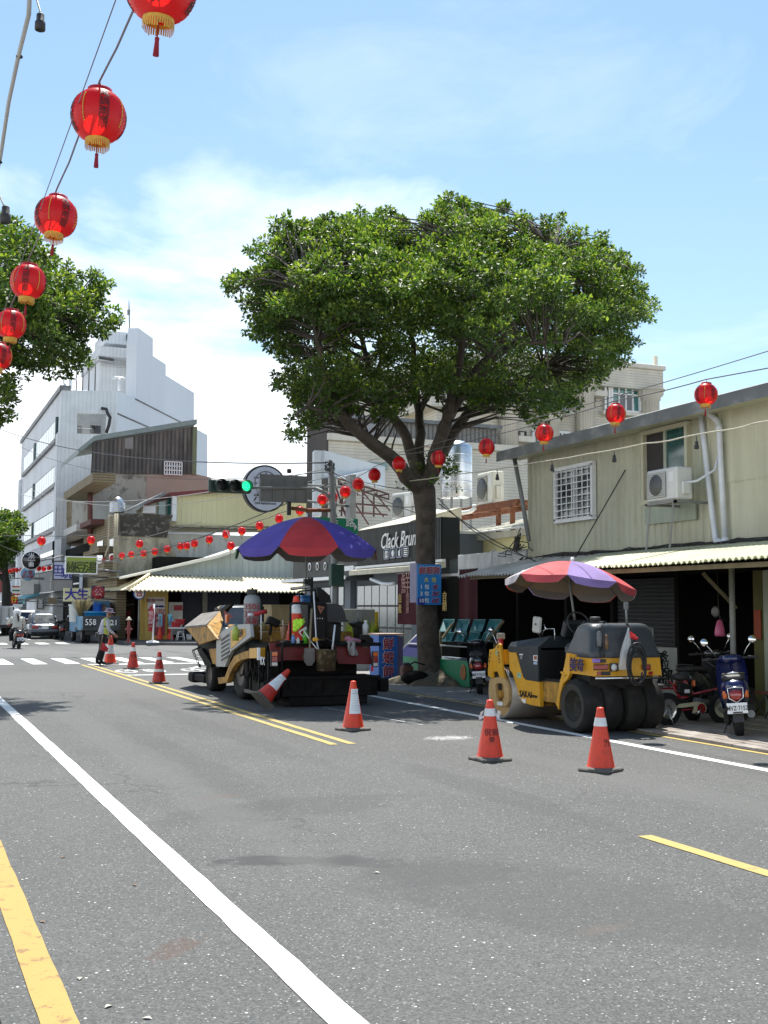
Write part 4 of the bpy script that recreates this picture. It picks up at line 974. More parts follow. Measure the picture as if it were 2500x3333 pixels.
g = MB();xb(g,zz(735,560),zz(800,610),c0.x-.7,.6);xb(g,zz(690,440),zz(760,470),c0.x-.5,.45);g.build('balcony_box',M_TANT,mc)
# stainless tank on its roof
t = thing('roof_tank','domed stainless steel tank on the mouldy building roof','water tank',(13,62,7));p = at(*z2(918,1560),y=62)
g = MB();rd = at(*z2(975,1560),y=62).x-at(*z2(860,1560),y=62).x;rd /= 2;zt_,zb_ = at(*z2(918,1452),y=62).z,at(*z2(918,1600),y=62).z
g.lathe([(.001,zt_),(rd*.6,zt_-.1),(rd,zt_-.4),(rd,zb_),(.001,zb_)],(p.x,62.5,0),n=22);tk = g.build('tank',M_INOX,t)
g = MB()
for k in range(5): h = zb_+.2+k*(zt_-zb_-.6)/4;g.lathe([(rd,h-.05),(rd+.03,h),(rd,h+.05)],(p.x,62.5,0),n=22)
g.build('hoop',M_INOX,tk)
# ---- yellow corrugated upper building
yc = thing('yellow_upper_house','yellow corrugated upper storey with dark red roof edge','house',(22,62,4))
g = MB();pface(g,[z2(1355,1460),(690,1602),(1130,1570),(1130,1712),z2(1355,1690)],61.0,6);g.build('wall',M_YELCOR,yc)
rbm = MB().box((0,0,0),(.06,.05,1.75)).mesh('sheet_rib',M_YELCOR);xa = at(*z2(1370,1550),y=61).x;zm = at(640,1655,y=61).z
for i in range(34): inst('sheet_rib',rbm,yc,(xa+i*.27,60.98,zm))
g = MB();a,b = at(*z2(1310,1455),y=60.6),at(1000,1580,y=60.6);g.prism([(a.x,a.z),(b.x,b.z+.0),(b.x,b.z+.22),(a.x,a.z+.18)],(0,60.6,0),X,Z,Y*7);g.build('roof',mat('dark_red_roof',(.16,.03,.03),.6),yc)
g = MB();a,b = at(*z2(1045,1552),y=60.2),at(*z2(1280,1445),y=60.2);g.prism([(a.x,a.z),(b.x,b.z),(b.x,b.z+.18),(a.x,a.z+.12)],(0,60.2,0),X,Z,Y*5);g.build('lean_to_roof',M_EAVE,yc)
g = MB();pface(g,[z2(1060,1565),z2(1190,1510),z2(1345,1470),z2(1345,1640),z2(1060,1640)],61.5,.3);g.build('side_wall',mat('cream_render',(.45,.42,.33),.8,var=.1),yc)
yb(MB(),z2(1225,1500),z2(1275,1600),61.4,.08).build('window',M_TEALGL,yc);yb(MB(),z2(1290,1480),z2(1320,1600),61.4,.08).build('window',M_TEALGL,yc)
g = MB();yb(g,z2(1105,1530),z2(1200,1590),60.8,.5);g.build('white_panel',M_WHITE,yc)
g = MB();yb(g,z2(1330,1455),z2(1362,1650),60.7,.3);g.build('corner_trim',M_WHITE,yc)
g = MB();yb(g,(560,1708),(1130,1732),60.8,.6);g.build('concrete_band',M_STAIN,yc)
g = MB();yb(g,(548,1736),(1130,1830),60.9,.4);g.build('lower_wall',M_WSTAIN,yc)
g = MB();yb(g,(545,1731),(700,1737),60.5,.4);g.build('ledge',M_WHITE,yc)
# ---- tall house with dark asbestos upper wall and peeling paint
GY = 70.0
dh = thing('asbestos_clad_house','tall house with dark asbestos sheet upper wall over peeling grey and pink paint','building',(14,GY,0))
g = MB();pface(g,[z2(720,1045),z2(1490,920),z2(1490,1290),z2(705,1280)],GY-.1,.3);g.build('sheet_wall',M_DKCOR,dh)
g = MB();pface(g,[z2(965,1010),z2(1028,1000),z2(1028,1095),z2(965,1090)],GY-.14,.03);g.build('patch_sheet',mat('newer_grey_sheet',(.24,.23,.22),.8),dh)
g = MB();yb(g,z2(1490,920),z2(1515,1290),GY-.2,.4);g.build('corner_trim',mat('olive_trim',(.17,.19,.11),.7),dh)
g = MB();a,b,c = at(*z2(605,1130),y=GY-.3),at(*z2(728,1030),y=GY-.3),at(*z2(1520,900),y=GY-.3);th = Z*.22
g.prism([(a.x,a.z),(b.x,b.z),(c.x,c.z),(c.x,c.z+.3),(b.x,b.z+.3),(a.x,a.z+.3)],(0,GY-.3,0),X,Z,Y*8);g.build('roof',mat('grey_green_roof',(.22,.27,.26),.6),dh)
g = MB();pface(g,[z2(718,1275),z2(1400,1285),z2(1400,1660),z2(712,1660)],GY,9);g.build('wall',M_PEEL,dh)
g = MB();pface(g,[z2(1130,1300),z2(1500,1285),z2(1700,1330),z2(1700,1600),z2(1130,1480)],GY-.05,.2);g.build('pink_wall',M_PINK,dh)
g = MB();pface(g,[z2(715,1515),z2(860,1520),z2(1080,1530),z2(1080,1660),z2(715,1660)],GY-.04,.1);g.build('white_base',M_WSTAIN,dh)
w = MB();yb(w,z2(1275,1200),z2(1400,1290),GY-.2,.05);wn = w.build('window',M_DARKGL,dh)
g = MB();p,q = at(*z2(1270,1190),y=GY-.4),at(*z2(1402,1295),y=GY-.4)
for i in range(8): xv = p.x+(q.x-p.x)*i/7;g.bx(xv-.03,xv+.03,GY-.45,GY-.4,q.z,p.z)
for i in range(4): zv = q.z+(p.z-q.z)*i/3;g.bx(p.x,q.x,GY-.47,GY-.42,zv-.03,zv+.03)
g.build('window_grille',M_WHITE,wn)
# street front of that house: tiled balconies on plane x
FX = at(*z2(720,1400),y=GY).x
for (a,b) in ((z2(600,1300),z2(485,1540)),(z2(720,1280),z2(610,1480))):
    pass
g = MB();xb(g,z2(716,1275),z2(490,1490),FX-1.3,1.2);g.build('balcony',M_TANT,dh)
g = MB();xb(g,zz(590,250),zz(490,345),FX-1.2,1.1);g.build('balcony',mat('white_balustrade',(.55,.54,.5),.7),dh)
g = MB();xb(g,z2(716,1290),z2(470,1659),FX+.1,2.5);xb(g,zz(716,0),zz(470,420),FX+.15,2.5);g.build('front_wall',mat('brown_loggia',(.20,.145,.08),.85,var=.2),dh)
g = MB();xb(g,zz(700,210),zz(610,290),FX-1.0,.9);g.build('balcony',mat('maroon_tile',(.13,.05,.04),.8),dh)
g = MB()
for px in (690,700): g.tube([at(*z2(px,1400),x=FX-.5),at(*zz(px,330),x=FX-.5)],.12,6)
g.build('downpipe',mat('rusty_pipe',(.13,.05,.04),.8),dh)
g = MB();xb(g,zz(690,390),zz(470,520),FX-.3,2);g.build('dark_opening',M_DKWALL,dh)
# ---- white office building with ribbon windows and stepped tower
WX,WY = 10.0,80.0
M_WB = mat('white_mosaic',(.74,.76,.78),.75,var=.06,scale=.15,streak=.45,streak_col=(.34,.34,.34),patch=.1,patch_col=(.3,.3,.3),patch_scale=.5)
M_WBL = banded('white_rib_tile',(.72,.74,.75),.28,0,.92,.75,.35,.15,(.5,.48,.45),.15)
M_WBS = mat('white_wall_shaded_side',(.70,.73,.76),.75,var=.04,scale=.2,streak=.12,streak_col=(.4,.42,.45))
M_BLIND = mat('pale_blinds_behind_glass',(.27,.42,.42),.12,0,.12,3,spec=.9)
wb = thing('white_office_building','white five storey office building with ribbon windows and stepped roof tower','building',(WX,WY,0))
pc = at(*z2(478,640),x=WX);zr = pc.z;Y0 = pc.y;Y1 = at(72,1402,x=WX).y
MB().bx(WX,WX+.5,Y0,Y1,.13,zr).build('front_wall',M_WB,wb)
MB().bx(WX-.15,WX+.6,Y0-.05,Y1+.2,zr,zr+.35).build('parapet_cap',M_EAVE,wb)
# ribbon windows in perspective-true rows, each blind slat bay a piece
def q1(x,y): return x/5.53,1350+y/5.53
for (ya,yb_,yc_,yd) in ((10,440,580,900),(835,1225,1245,1560),(1640,2015,1910,2200)):
    ta,tb2 = at(*q1(1060,ya+20),x=WX),at(*q1(1020,yb_),x=WX);z1,z0 = ta.z,tb2.z
    ys,ye = at(*q1(1035,ya+50),x=WX).y,at(*q1(455,yc_+10),x=WX).y
    wn = MB().bx(WX-.02,WX+.02,ys,ye,z0,z1).build('ribbon_window',M_CHAR,wb)
    n = 15;dy = (ye-ys)/n;me = MB().box((0,0,0),(.06,dy-.12,z1-z0-.2)).mesh('pane',M_BLIND)
    for i in range(n): inst('pane',me,wn,(WX-.03,ys+(i+.5)*dy,(z0+z1)/2))
    ym = at(*q1(650,400),x=WX).y;g = MB();g.bx(WX-.14,WX,ym-.4,ym+.4,z0,z1);g.bx(WX-.16,WX,ys-.6,ys,z0,z1);g.build('mullion',mat('dark_green_frame',(.02,.06,.06),.5),wn)
    MB().bx(WX-.22,WX-.03,ys-.5,ye+.3,z0-.3,z0-.02).build('sill',M_EAVE,wn)
MB().bx(WX-.2,WX-.01,Y0,Y0+1.2,.2,zr-3).build('pilaster',M_WB,wb);MB().bx(WX-.2,WX-.01,Y1-1.5,Y1,.2,zr-3.5).build('pilaster',M_WB,wb)
# end face towards the crossing
xr_ = at(*z2(905,645),y=Y0).x
g = MB();pface(g,[z2(478,640),z2(595,640),z2(590,1659),zz(415,1000),zz(440,0),z2(455,1000)],Y0-.02,.5);g.build('corner_pier',M_WBL,wb)
g = MB();pface(g,[z2(595,642),z2(905,645),z2(905,1000),z2(860,1000),z2(862,820),z2(592,816)],Y0-.01,.4);g.build('end_wall',M_WBL,wb)
g = MB();pface(g,[z2(592,975),z2(905,985),z2(905,1659),z2(590,1659)],Y0+.0,.4);g.build('end_wall',M_WBL,wb)
g = MB();pface(g,[z2(590,815),z2(862,820),z2(862,980),z2(590,975)],Y0+3,.2);lo = g.build('loggia_back',mat('loggia_grey',(.40,.41,.40),.8),wb)
g = MB();yb(g,z2(700,908),z2(775,975),Y0+2.9,.08);yb(g,z2(598,915),z2(630,970),Y0+2.9,.08);g.build('door',M_DARKGL,lo)
g = MB();yb(g,z2(705,905),z2(778,912),Y0+2.8,.1);yb(g,z2(590,930),z2(710,936),Y0+.1,.1);g.build('rail',M_WHITE,lo)
g = MB();g.tube([at(*z2(780,780),y=Y0-.4),at(*z2(820,785),y=Y0-.4),at(*z2(830,820),y=Y0-.4),at(*z2(850,850),y=Y0-.4),at(*z2(840,910),y=Y0-.4),at(*z2(820,970),y=Y0-.4)],.12,6);g.build('hanging_cable',M_CHAR,wb)
# oblique party wall with the stepped top
Pw = Vector((xr_,Y0,0));Dw = Vector((math.sin(R(31.2)),math.cos(R(31.2)),0));Nw = Vector((Dw.y,-Dw.x,0))
def atp(px,py):
    d = cf*FPX+cr*(px-1250)-cu*(py-1666.5);o = Vector((0,0,CAM_H));t = (Pw-o).dot(Nw)/d.dot(Nw);p = o+d*t;return ((p-Pw).dot(Dw),p.z)
poly = [atp(*z2(x,y)) for x,y in ((905,645),(1042,705),(1050,690),(1055,290),(1068,160),(1180,240),(1180,375),(1280,440),(1280,525),(1498,660),(1497,930),(1600,985),(1600,1290))]
zlow = .13;poly += [(poly[-1][0],zlow),(0,zlow)]
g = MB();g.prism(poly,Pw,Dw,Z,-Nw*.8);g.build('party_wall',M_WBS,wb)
g = MB()
for a,b in (((905,820),(1190,945)),((1042,707),(1440,910))):
    p,q = atp(*z2(*a)),atp(*z2(*b));o = Pw+Nw*.02
    g.tube([o+Dw*p[0]+Z*p[1],o+Dw*q[0]+Z*q[1]],.06,4)
g.build('joint_line',M_EAVE,wb)
# tower front, set back on the roof
TY = Y0+6
g = MB();yb(g,z2(770,395),z2(1050,690),TY,6);g.build('tower_wall',M_WBL,wb)
g = MB();yb(g,z2(760,297),z2(1052,398),TY-1.2,6);g.build('tower_band',M_WBL,wb)
g = MB();yb(g,z2(810,178),z2(1040,296),TY-.5,5);yb(g,z2(1035,160),z2(1070,296),TY-.7,3);g.build('tower_top',M_WBL,wb)
tw = MB();yb(tw,z2(975,210),z2(1022,262),TY-.6,.05);tw.build('window',mat('dark_green_pane',(.03,.09,.07),.3),wb)
g = MB();a,b = at(*z2(762,300),y=TY-1.2),at(*z2(625,455),y=TY+11);c,d = at(*z2(762,398),y=TY-1.2),at(*z2(622,540),y=TY+11)
o = Vector((1.2,.5,0));g.add([a,b,d,c,a+o,b+o,d+o,c+o],[(0,1,2,3),(7,6,5,4),(0,4,5,1),(3,2,6,7),(1,5,6,2)]);g.build('tower_band_side',M_WB,wb)
a,b = at(*z2(770,410),y=TY),at(*z2(640,545),y=TY+11);c,d = at(*z2(770,640),y=TY),at(*z2(640,640),y=TY+11)
g = MB();g.add([a,b,d,c],[(0,1,2,3)]);g.build('tower_side',M_WB,wb)
g = MB();yb(g,z2(790,445),z2(1025,462),TY-.3,.3);g.build('ledge',M_WBL,wb)
# roof-top fittings
g = MB();m_ = at(*z2(1000,175),y=TY);g.tube([m_,at(*z2(996,0),y=TY),at(*z2(995,-60),y=TY)],[.06,.05,.02],5);c = at(*z2(993,40),y=TY);g.box(c,(.2,.2,.4));g.build('antenna_mast',M_STEELP,wb)
for px,py,pt in ((543,630,548),(920,640,545),(500,635,590)):
    g = MB();a,b = at(*z2(px,py),y=Y0+1),at(*z2(px,pt),y=Y0+1);g.tube([a,b],.12,6)
    if pt < 580: g.tube([b-X*.45-Z*.1,b-X*.3,b+X*.3,b+X*.45-Z*.1],.1,6)
    g.build('vent_pipe',M_WHITE,wb)
g = MB();c = at(*z2(440,660),x=WX+1.5);g.lathe([(.001,1.1),(.8,.8),(.9,.4),(.9,-.4),(.001,-.4)],(c.x,c.y,zr+.7),n=16);g.build('roof_tank',mat('dark_tank',(.12,.13,.14),.5),wb)
g = MB();a = at(*z2(600,600),y=Y0+4)
for i in range(6): xv = a.x-1+i*.45;g.tube([(xv,Y0+4,zr),(xv,Y0+4,zr+1.7+i*.25)],.04,4)
g.build('railing',M_CHAR,wb)
# ---- shop row at street level under the white building
M_GREYF = mat('grey_fascia_board',(.16,.165,.165),.7,var=.12,scale=.4,streak=.2)
sr = thing('shop_row','row of shops with grey fascia boards below the white office building','shop',(WX-.3,75,0))
SX = 9.3
def panel(name,a,b,m,x=SX,th=.3,par=None): g = MB();xb(g,a,b,x,th);return g.build(name,m,par or sr)
def s7(x,y): return x/4.74,1750+y/4.74
panel('fascia',s7(1120,560),s7(830,830),mat('charcoal_fascia',(.055,.058,.062),.6,var=.1),SX,.4)
panel('fascia',s7(832,500),s7(605,860),M_GREYF,SX+.02,.4);panel('fascia',s7(604,560),s7(310,890),mat('olive_grey_fascia',(.23,.23,.2),.7,var=.1),SX+.04,.4)
panel('fascia_box',s7(525,715),s7(320,890),mat('grey_sign_box',(.2,.2,.18),.6),SX-.4,.4)
panel('recess_wall',s7(1100,800),s7(290,1500),M_DKWALL,SX+1.2,.3)
panel('upper_front',s7(950,0),s7(300,540),mat('grey_white_cladding',(.42,.44,.46),.7,var=.1,streak=.3),SX+.5,.3)
panel('window',s7(820,190),s7(620,330),M_GREENGL,SX+.45,.04)
for k,(x0,x1) in enumerate(((480,555),(590,660),(720,850),(880,960))): panel('shop_door',s7(x1,930),s7(x0,1420),(M_DARKGL,M_SHUTD)[k % 2],SX+1.15,.04)
panel('pier',s7(335,900),s7(280,1240),M_GREYF,SX+.3,.5);panel('fascia_trim',s7(830,840),s7(605,850),M_SIGNW,SX-.06,.05)
letter(sr,'小巷\n書店',at(*s7(785,705),x=SX-.03),-Y,Z,.45,mat('pale_grey_letter',(.45,.46,.46),.6),.01)
panel('notice',s7(1215,690),s7(1130,725),M_SIGNW,SX-.05,.04)
for lab,a,b,m in (('pale folding awning over a shop door behind the silver car',(575,935),(410,980),mat('pale_grey_canvas',(.42,.45,.45),.8)),('turquoise awning strip over a far shop door',(620,890),(425,938),mat('turquoise_canvas',(.06,.28,.33),.7))):
    p,q = at(*s7(*a),x=SX),at(*s7(*b),x=SX);t = thing('shop_awning',lab,'awning',(SX,q.y,0))
    g = MB();g.prism([(SX,p.z+.2),(SX-1.0,q.z),(SX-1.0,q.z-.15),(SX,p.z+.05)],(0,min(p.y,q.y),0),X,Z,Y*abs(p.y-q.y));g.build('canvas',m,t)
    g = MB();g.bx(SX-1.02,SX-1.0,min(p.y,q.y),max(p.y,q.y),q.z-.45,q.z-.12);g.build('valance',m,t)
# a pale block closing the far end of the street
fb = thing('far_white_block','pale far block beyond the white office building at the left edge','building',(9,125,0))
MB().bx(9.2,30,118,150,.13,11).build('wall',mat('far_white_wall',(.60,.64,.66),.8,var=.06),fb)
for i in range(4):
    for j in range(3): MB().bx(9.5+i*1.4,10.4+i*1.4,117.93,117.99,1.5+j*3,3.2+j*3).build('window',M_DARKGL,fb)
g = MB();g.bx(8.9,9.2,118,150,3.2,5.2);g.build('sign_band',mat('far_sign_band',(.3,.06,.05),.6),fb)
# ================================================================== trees
M_BARK = mat('grey_brown_bark',(.07,.057,.044),.95,var=.4,scale=5,bump=.8,bscale=22,streak=.3,streak_col=(.03,.026,.02),patch=.35,patch_col=(.13,.115,.095),patch_scale=6)
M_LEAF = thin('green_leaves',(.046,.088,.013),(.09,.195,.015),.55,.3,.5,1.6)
M_LEAF2 = thin('lit_yellow_green_leaves',(.155,.215,.03),(.30,.42,.035),.5,.38,.4,1.6)  # brighter sunlit leaf tone put into the colour, shared by the grass blades
def leaves_mesh(name,C,Rr,nl,seed,mats,L0=.098,flat=.7,up=.35):
    """leaf faces scattered through every clump; C centres, Rr radii"""
    g = np.random.default_rng(seed);C = np.asarray(C);Rr = np.asarray(Rr);k = len(C)
    idx = np.repeat(np.arange(k),nl);n = len(idx)
    d = g.normal(size=(n,3));d /= np.linalg.norm(d,axis=1)[:,None]
    rad = Rr[idx]*(.35+.65*g.random(n)**.6);st = g.normal(size=(k,3))*np.array([1,1,.45]);st /= np.linalg.norm(st,axis=1)[:,None];S_ = st[idx]
    dd = d*np.array([.8,.8,flat*.8]);dd += S_*np.sum(d*S_,1)[:,None]*.95;p = C[idx]+dd*rad[:,None]*.78
    # sprays: leaves lie along twigs that point outwards and a little up
    ax = d*1.0+g.normal(size=(n,3))*.75;ax[:,2] += up*.4;ax /= np.linalg.norm(ax,axis=1)[:,None]
    nr = g.normal(size=(n,3))*.55+np.array([0,0,1.0]);nr -= ax*np.sum(nr*ax,1)[:,None];nr /= np.linalg.norm(nr,axis=1)[:,None]
    sd = np.cross(ax,nr);L = L0*(.45+.95*g.random(n))[:,None];w = L*.24
    v = np.empty((n,4,3));v[:,0] = p;v[:,1] = p+ax*L*.6+sd*w+nr*L*.08;v[:,2] = p+ax*L;v[:,3] = p+ax*L*.6-sd*w+nr*L*.08
    me = bpy.data.meshes.new(name);me.vertices.add(n*4);me.loops.add(n*4);me.polygons.add(n)
    me.vertices.foreach_set('co',v.reshape(-1).astype(np.float32));me.loops.foreach_set('vertex_index',np.arange(n*4,dtype=np.int32))
    me.polygons.foreach_set('loop_start',np.arange(0,n*4,4,dtype=np.int32));me.polygons.foreach_set('loop_total',np.full(n,4,dtype=np.int32))
    for m in mats: me.materials.append(m)
    zt = C[idx][:,2];mi = ((g.random(n) < .45) & (d[:,2] > -.2)).astype(np.int32);me.polygons.foreach_set('material_index',mi)  # sunlit tone painted only on leaves in the upper part of each clump
    me.update();me.validate();return me
def branch(g,pts,r0,r1,n=8,wob=.03,seed=0,sub=3):
    """smooth tapered limb through pts"""
    r_ = random.Random(seed);P = [Vector(p) for p in pts];out = []
    for i in range(len(P)-1):
        a,b,c,d = P[max(i-1,0)],P[i],P[i+1],P[min(i+2,len(P)-1)]
        for k in range(sub):
            t = k/sub;out.append(.5*((2*b)+(-a+c)*t+(2*a-5*b+4*c-d)*t*t+(-a+3*b-3*c+d)*t**3)+Vector((r_.uniform(-wob,wob),r_.uniform(-wob,wob),r_.uniform(-wob,wob)*.5))*(1 if i+k else 0))
    out.append(P[-1]);m = len(out);g.tube(out,[r0+(r1-r0)*i/(m-1) for i in range(m)],n);return out
DS = 2500/1659
def dp(x,y,Yv): return at(x*DS,y*DS,y=Yv)
# ---- the big street tree
TY0 = 24.25
tr = thing('street_tree','large broad-crowned street tree growing from the pavement behind the roller','tree',(11.5,TY0,0))
g = MB()
tp = [(dp(938,1490,TY0),.36),(dp(933,1470,TY0),.33),(dp(930,1440,TY0),.29),(dp(925,1390,TY0),.26),(dp(922,1330,TY0),.245),(dp(919,1260,TY0),.235),(dp(919,1180,TY0),.232),(dp(920,1110,TY0),.24),(dp(916,1060,TY0),.27),(dp(908,1030,TY0),.24)]
tp[0] = (Vector((tp[0][0].x,TY0,-.05)),.40)
g.tube([p for p,_ in tp],[q for _,q in tp],16)
limbs = []
def limb(pts,r0,r1,s): limbs.append(branch(g,[dp(*p) for p in pts],r0,r1,9,.03,s))
Yt = TY0
limb([(912,1060,Yt),(880,1030,Yt-.3),(840,985,Yt-.8),(790,945,Yt-1.3),(745,905,Yt-1.7),(715,850,Yt-2.1),(700,800,Yt-2.4),(690,755,Yt-2.6),(680,690,Yt-2.8),(660,620,Yt-3)],.19,.035,1)
limb([(905,1040,Yt),(890,985,Yt+.2),(868,925,Yt+.5),(830,875,Yt+.7),(805,830,Yt+.9),(795,780,Yt+1.1),(770,700,Yt+1.3),(745,620,Yt+1.5)],.155,.035,2)
limb([(908,1030,Yt),(908,960,Yt+.5),(906,890,Yt+1),(895,820,Yt+1.6),(890,740,Yt+2),(880,650,Yt+2.3),(870,570,Yt+2.5)],.14,.03,3)
limb([(922,1045,Yt),(940,980,Yt-.4),(962,915,Yt-.9),(975,850,Yt-1.3),(990,790,Yt-1.7),(1000,700,Yt-2),(1005,600,Yt-2.3),(1000,520,Yt-2.4)],.17,.03,4)
limb([(935,985,Yt-.4),(975,890,Yt-.6),(1020,815,Yt-.9),(1060,765,Yt-1.1),(1090,725,Yt-1.3),(1120,690,Yt-1.5),(1128,660,Yt-1.6),(1170,600,Yt-1.7),(1200,540,Yt-1.8)],.14,.03,5)
limb([(930,1035,Yt),(965,960,Yt+.3),(1000,905,Yt+.5),(1045,860,Yt+.7),(1095,838,Yt+.8),(1140,815,Yt+.9),(1190,790,Yt+1),(1260,740,Yt+1.1),(1310,690,Yt+1.2)],.15,.03,6)
limb([(970,900,Yt-.8),(1030,820,Yt-2),(1090,760,Yt-3),(1150,740,Yt-3.6),(1220,740,Yt-4)],.09,.025,7)
limb([(868,925,Yt+.5),(800,870,Yt+1.6),(740,840,Yt+2.6),(690,800,Yt+3.2)],.08,.025,8)
limb([(800,825,Yt+.9),(825,770,Yt+.6),(830,720,Yt+.3),(850,650,Yt)],.07,.025,9)
limb([(906,890,Yt+1),(960,800,Yt+2.4),(1020,730,Yt+3.4),(1080,680,Yt+4)],.085,.025,10)
limb([(745,905,Yt-1.7),(700,890,Yt-2.4),(660,880,Yt-2.8),(640,900,Yt-3)],.05,.02,11)
trunk_mesh = g
CP = [(485,612),(520,600),(560,575),(556,530),(600,520),(603,480),(650,478),(700,485),(740,462),(790,470),(845,450),(870,480),(885,515),(905,500),(925,452),(985,420),(1010,445),(1060,455),(1095,448),(1130,480),(1165,500),(1192,475),(1220,490),(1290,515),(1330,540),(1365,565),(1380,610),(1408,655),(1385,690),(1360,740),(1345,790),(1290,815),(1255,845),
      (1235,872),(1180,905),(1130,892),(1085,880),(1040,872),(1000,860),(975,880),(950,850),(905,850),(870,880),(835,905),(800,870),(755,880),(700,905),(660,915),(640,945),(628,930),(640,880),(600,820),(620,790),(590,745),(560,735),(540,700),(555,660),(520,645)]
def inside(poly,x,y):
    c = False;n = len(poly);j = n-1
    for i in range(n):
        (xi,yi),(xj,yj) = poly[i],poly[j]
        if (yi > y) != (yj > y) and x < (xj-xi)*(y-yi)/(yj-yi)+xi: c = not c
        j = i
    return c
def edge_d(poly,x,y):
    best = 1e9;n = len(poly)
    for i in range(n):
        ax,ay = poly[i];bx_,by_ = poly[(i+1) % n];dx,dy = bx_-ax,by_-ay;t = max(0,min(1,((x-ax)*dx+(y-ay)*dy)/(dx*dx+dy*dy+1e-9)))
        best = min(best,math.hypot(x-ax-dx*t,y-ay-dy*t))
    return best
def crown(poly,Yc,depth,n,seed,rmin,rmax,ppm,low=None):
    """clump centres: image-plane outline gives width and height, an ellipse gives real depth"""
    r_ = random.Random(seed);xs = [p[0] for p in poly];ys = [p[1] for p in poly];C = [];Rr = []
    cx_,cy_ = (min(xs)+max(xs))/2,min(ys)+(max(ys)-min(ys))*.62;hw = (max(xs)-min(xs))/2
    tries = 0
    while len(C) < n and tries < n*60:
        tries += 1;x,y = r_.uniform(min(xs),max(xs)),r_.uniform(min(ys),max(ys))
        if not inside(poly,x,y): continue
        e = edge_d(poly,x,y);rad = min(rmax,max(rmin,e/ppm*.95)) if e < rmax*ppm else r_.uniform(rmin*1.5,rmax)
        if e < rmin*ppm*.55: continue
        rho = min(1,abs(x-cx_)/hw);top = max(0,(cy_-y)/(cy_-min(ys)));q = math.sqrt(max(0,1-rho*rho))*math.sqrt(max(.05,1-.75*top*top));q *= min(1,.35+e/(ppm*1.6))
        s = r_.uniform(-1,1);Yv = Yc+s*depth*q
        if low and low(x,y,s): continue
        C.append(dp(x,y,Yv));Rr.append(rad)
    return C,Rr
# keep the inside of the crown open: the limbs show from below
def hollow(x,y,s):
    q = random.Random(int(x*31+y*17)).random();e = edge_d(CP,x,y)
    return e > 34 and ((700 < y < 835 and s < .45 and q < .8) or (y > 600 and abs(s) < .5 and q < .4))
C,Rr = crown(CP,TY0-.5,4.7,1200,5,.16,.5,95,hollow)
# stray sprigs that break the outline
r_ = random.Random(77)
for i in range(len(CP)):
    ax,ay = CP[i];bx_,by_ = CP[(i+1) % len(CP)]
    for k in range(3):
        t = r_.random();C.append(dp(ax+(bx_-ax)*t+r_.uniform(-11,11),ay+(by_-ay)*t+r_.uniform(-11,11),TY0-.5+r_.uniform(-1.5,1.5)));Rr.append(r_.uniform(.1,.2))
nl = [int(60+1050*q*q) for q in Rr]
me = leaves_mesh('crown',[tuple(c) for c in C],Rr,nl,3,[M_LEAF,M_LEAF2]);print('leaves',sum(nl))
co_ = bpy.data.objects.new('crown',me);COL.objects.link(co_);co_.parent = tr;co_.location = (-11.5,-TY0,0)
nodes = [p for l in limbs for p in l[2:]]
def twigs(g,C,nodes,seed,r0=.028,every=1):
    r_ = random.Random(seed)
    for i,c in enumerate(C):
        if i % every: continue
        best = min(nodes,key=lambda p: (p-c).length+(.9*max(0,p.z-c.z+.2)))
        d = (c-best).length
        if d < .25 or d > 4: continue
        mid = best.lerp(c,.5)+Vector((r_.uniform(-.15,.15),r_.uniform(-.15,.15),.12*d-.05))
        g.tube([best,best.lerp(mid,.55)+Vector((r_.uniform(-.05,.05),r_.uniform(-.05,.05),0)),mid,mid.lerp(c,.6),c],[r0*(.6+.4*min(d,2)),r0*.8,r0*.6,r0*.4,.006],5)
twigs(trunk_mesh,C,nodes,9)
trunk_mesh.build('trunk',M_BARK,tr)
# epiphytic sprouts round the fork
C2 = [dp(r_.uniform(865,985),r_.uniform(985,1055),TY0+r_.uniform(-.45,.1)) for i in range(26)];R2 = [r_.uniform(.1,.2) for _ in C2]
me = leaves_mesh('sprouts',[tuple(c) for c in C2],R2,[40]*26,8,[M_LEAF,M_LEAF2],.08);o = bpy.data.objects.new('sprouts',me);COL.objects.link(o);o.parent = tr;o.location = (-11.5,-TY0,0)
# root plate and soil mound
M_SOIL = mat('dry_soil_and_roots',(.12,.10,.065),.95,var=.4,scale=5,bump=1,bscale=15,patch=.4,patch_col=(.05,.042,.03),patch_scale=6)
g = MB();r_ = random.Random(12);nu,nv = 26,6
def mound(u,v):
    a = 2*math.pi*u;rad = (.35+v*.75)*(1+.18*math.sin(3*a+1)+.1*math.sin(7*a));return (11.5+rad*math.cos(a)*1.15,TY0-.1+rad*math.sin(a)*.95,.02+(1-v)**.8*.26*(1+.5*math.sin(9*a+v*4)*.4)+(.02 if v < 1 else -.02))
g.grid(mound,nu,nv);g.build('root_mound',M_SOIL,tr)
for k in range(9):
    a = k*.7+.3;P_ = [Vector((11.5+math.cos(a)*q,TY0-.1+math.sin(a)*q*.9,max(.02,.34-.3*q))) for q in (.2,.45,.75,1.05)]
    g = MB();branch(g,P_,.09,.03,7,.03,k);g.build('root',M_BARK,tr)
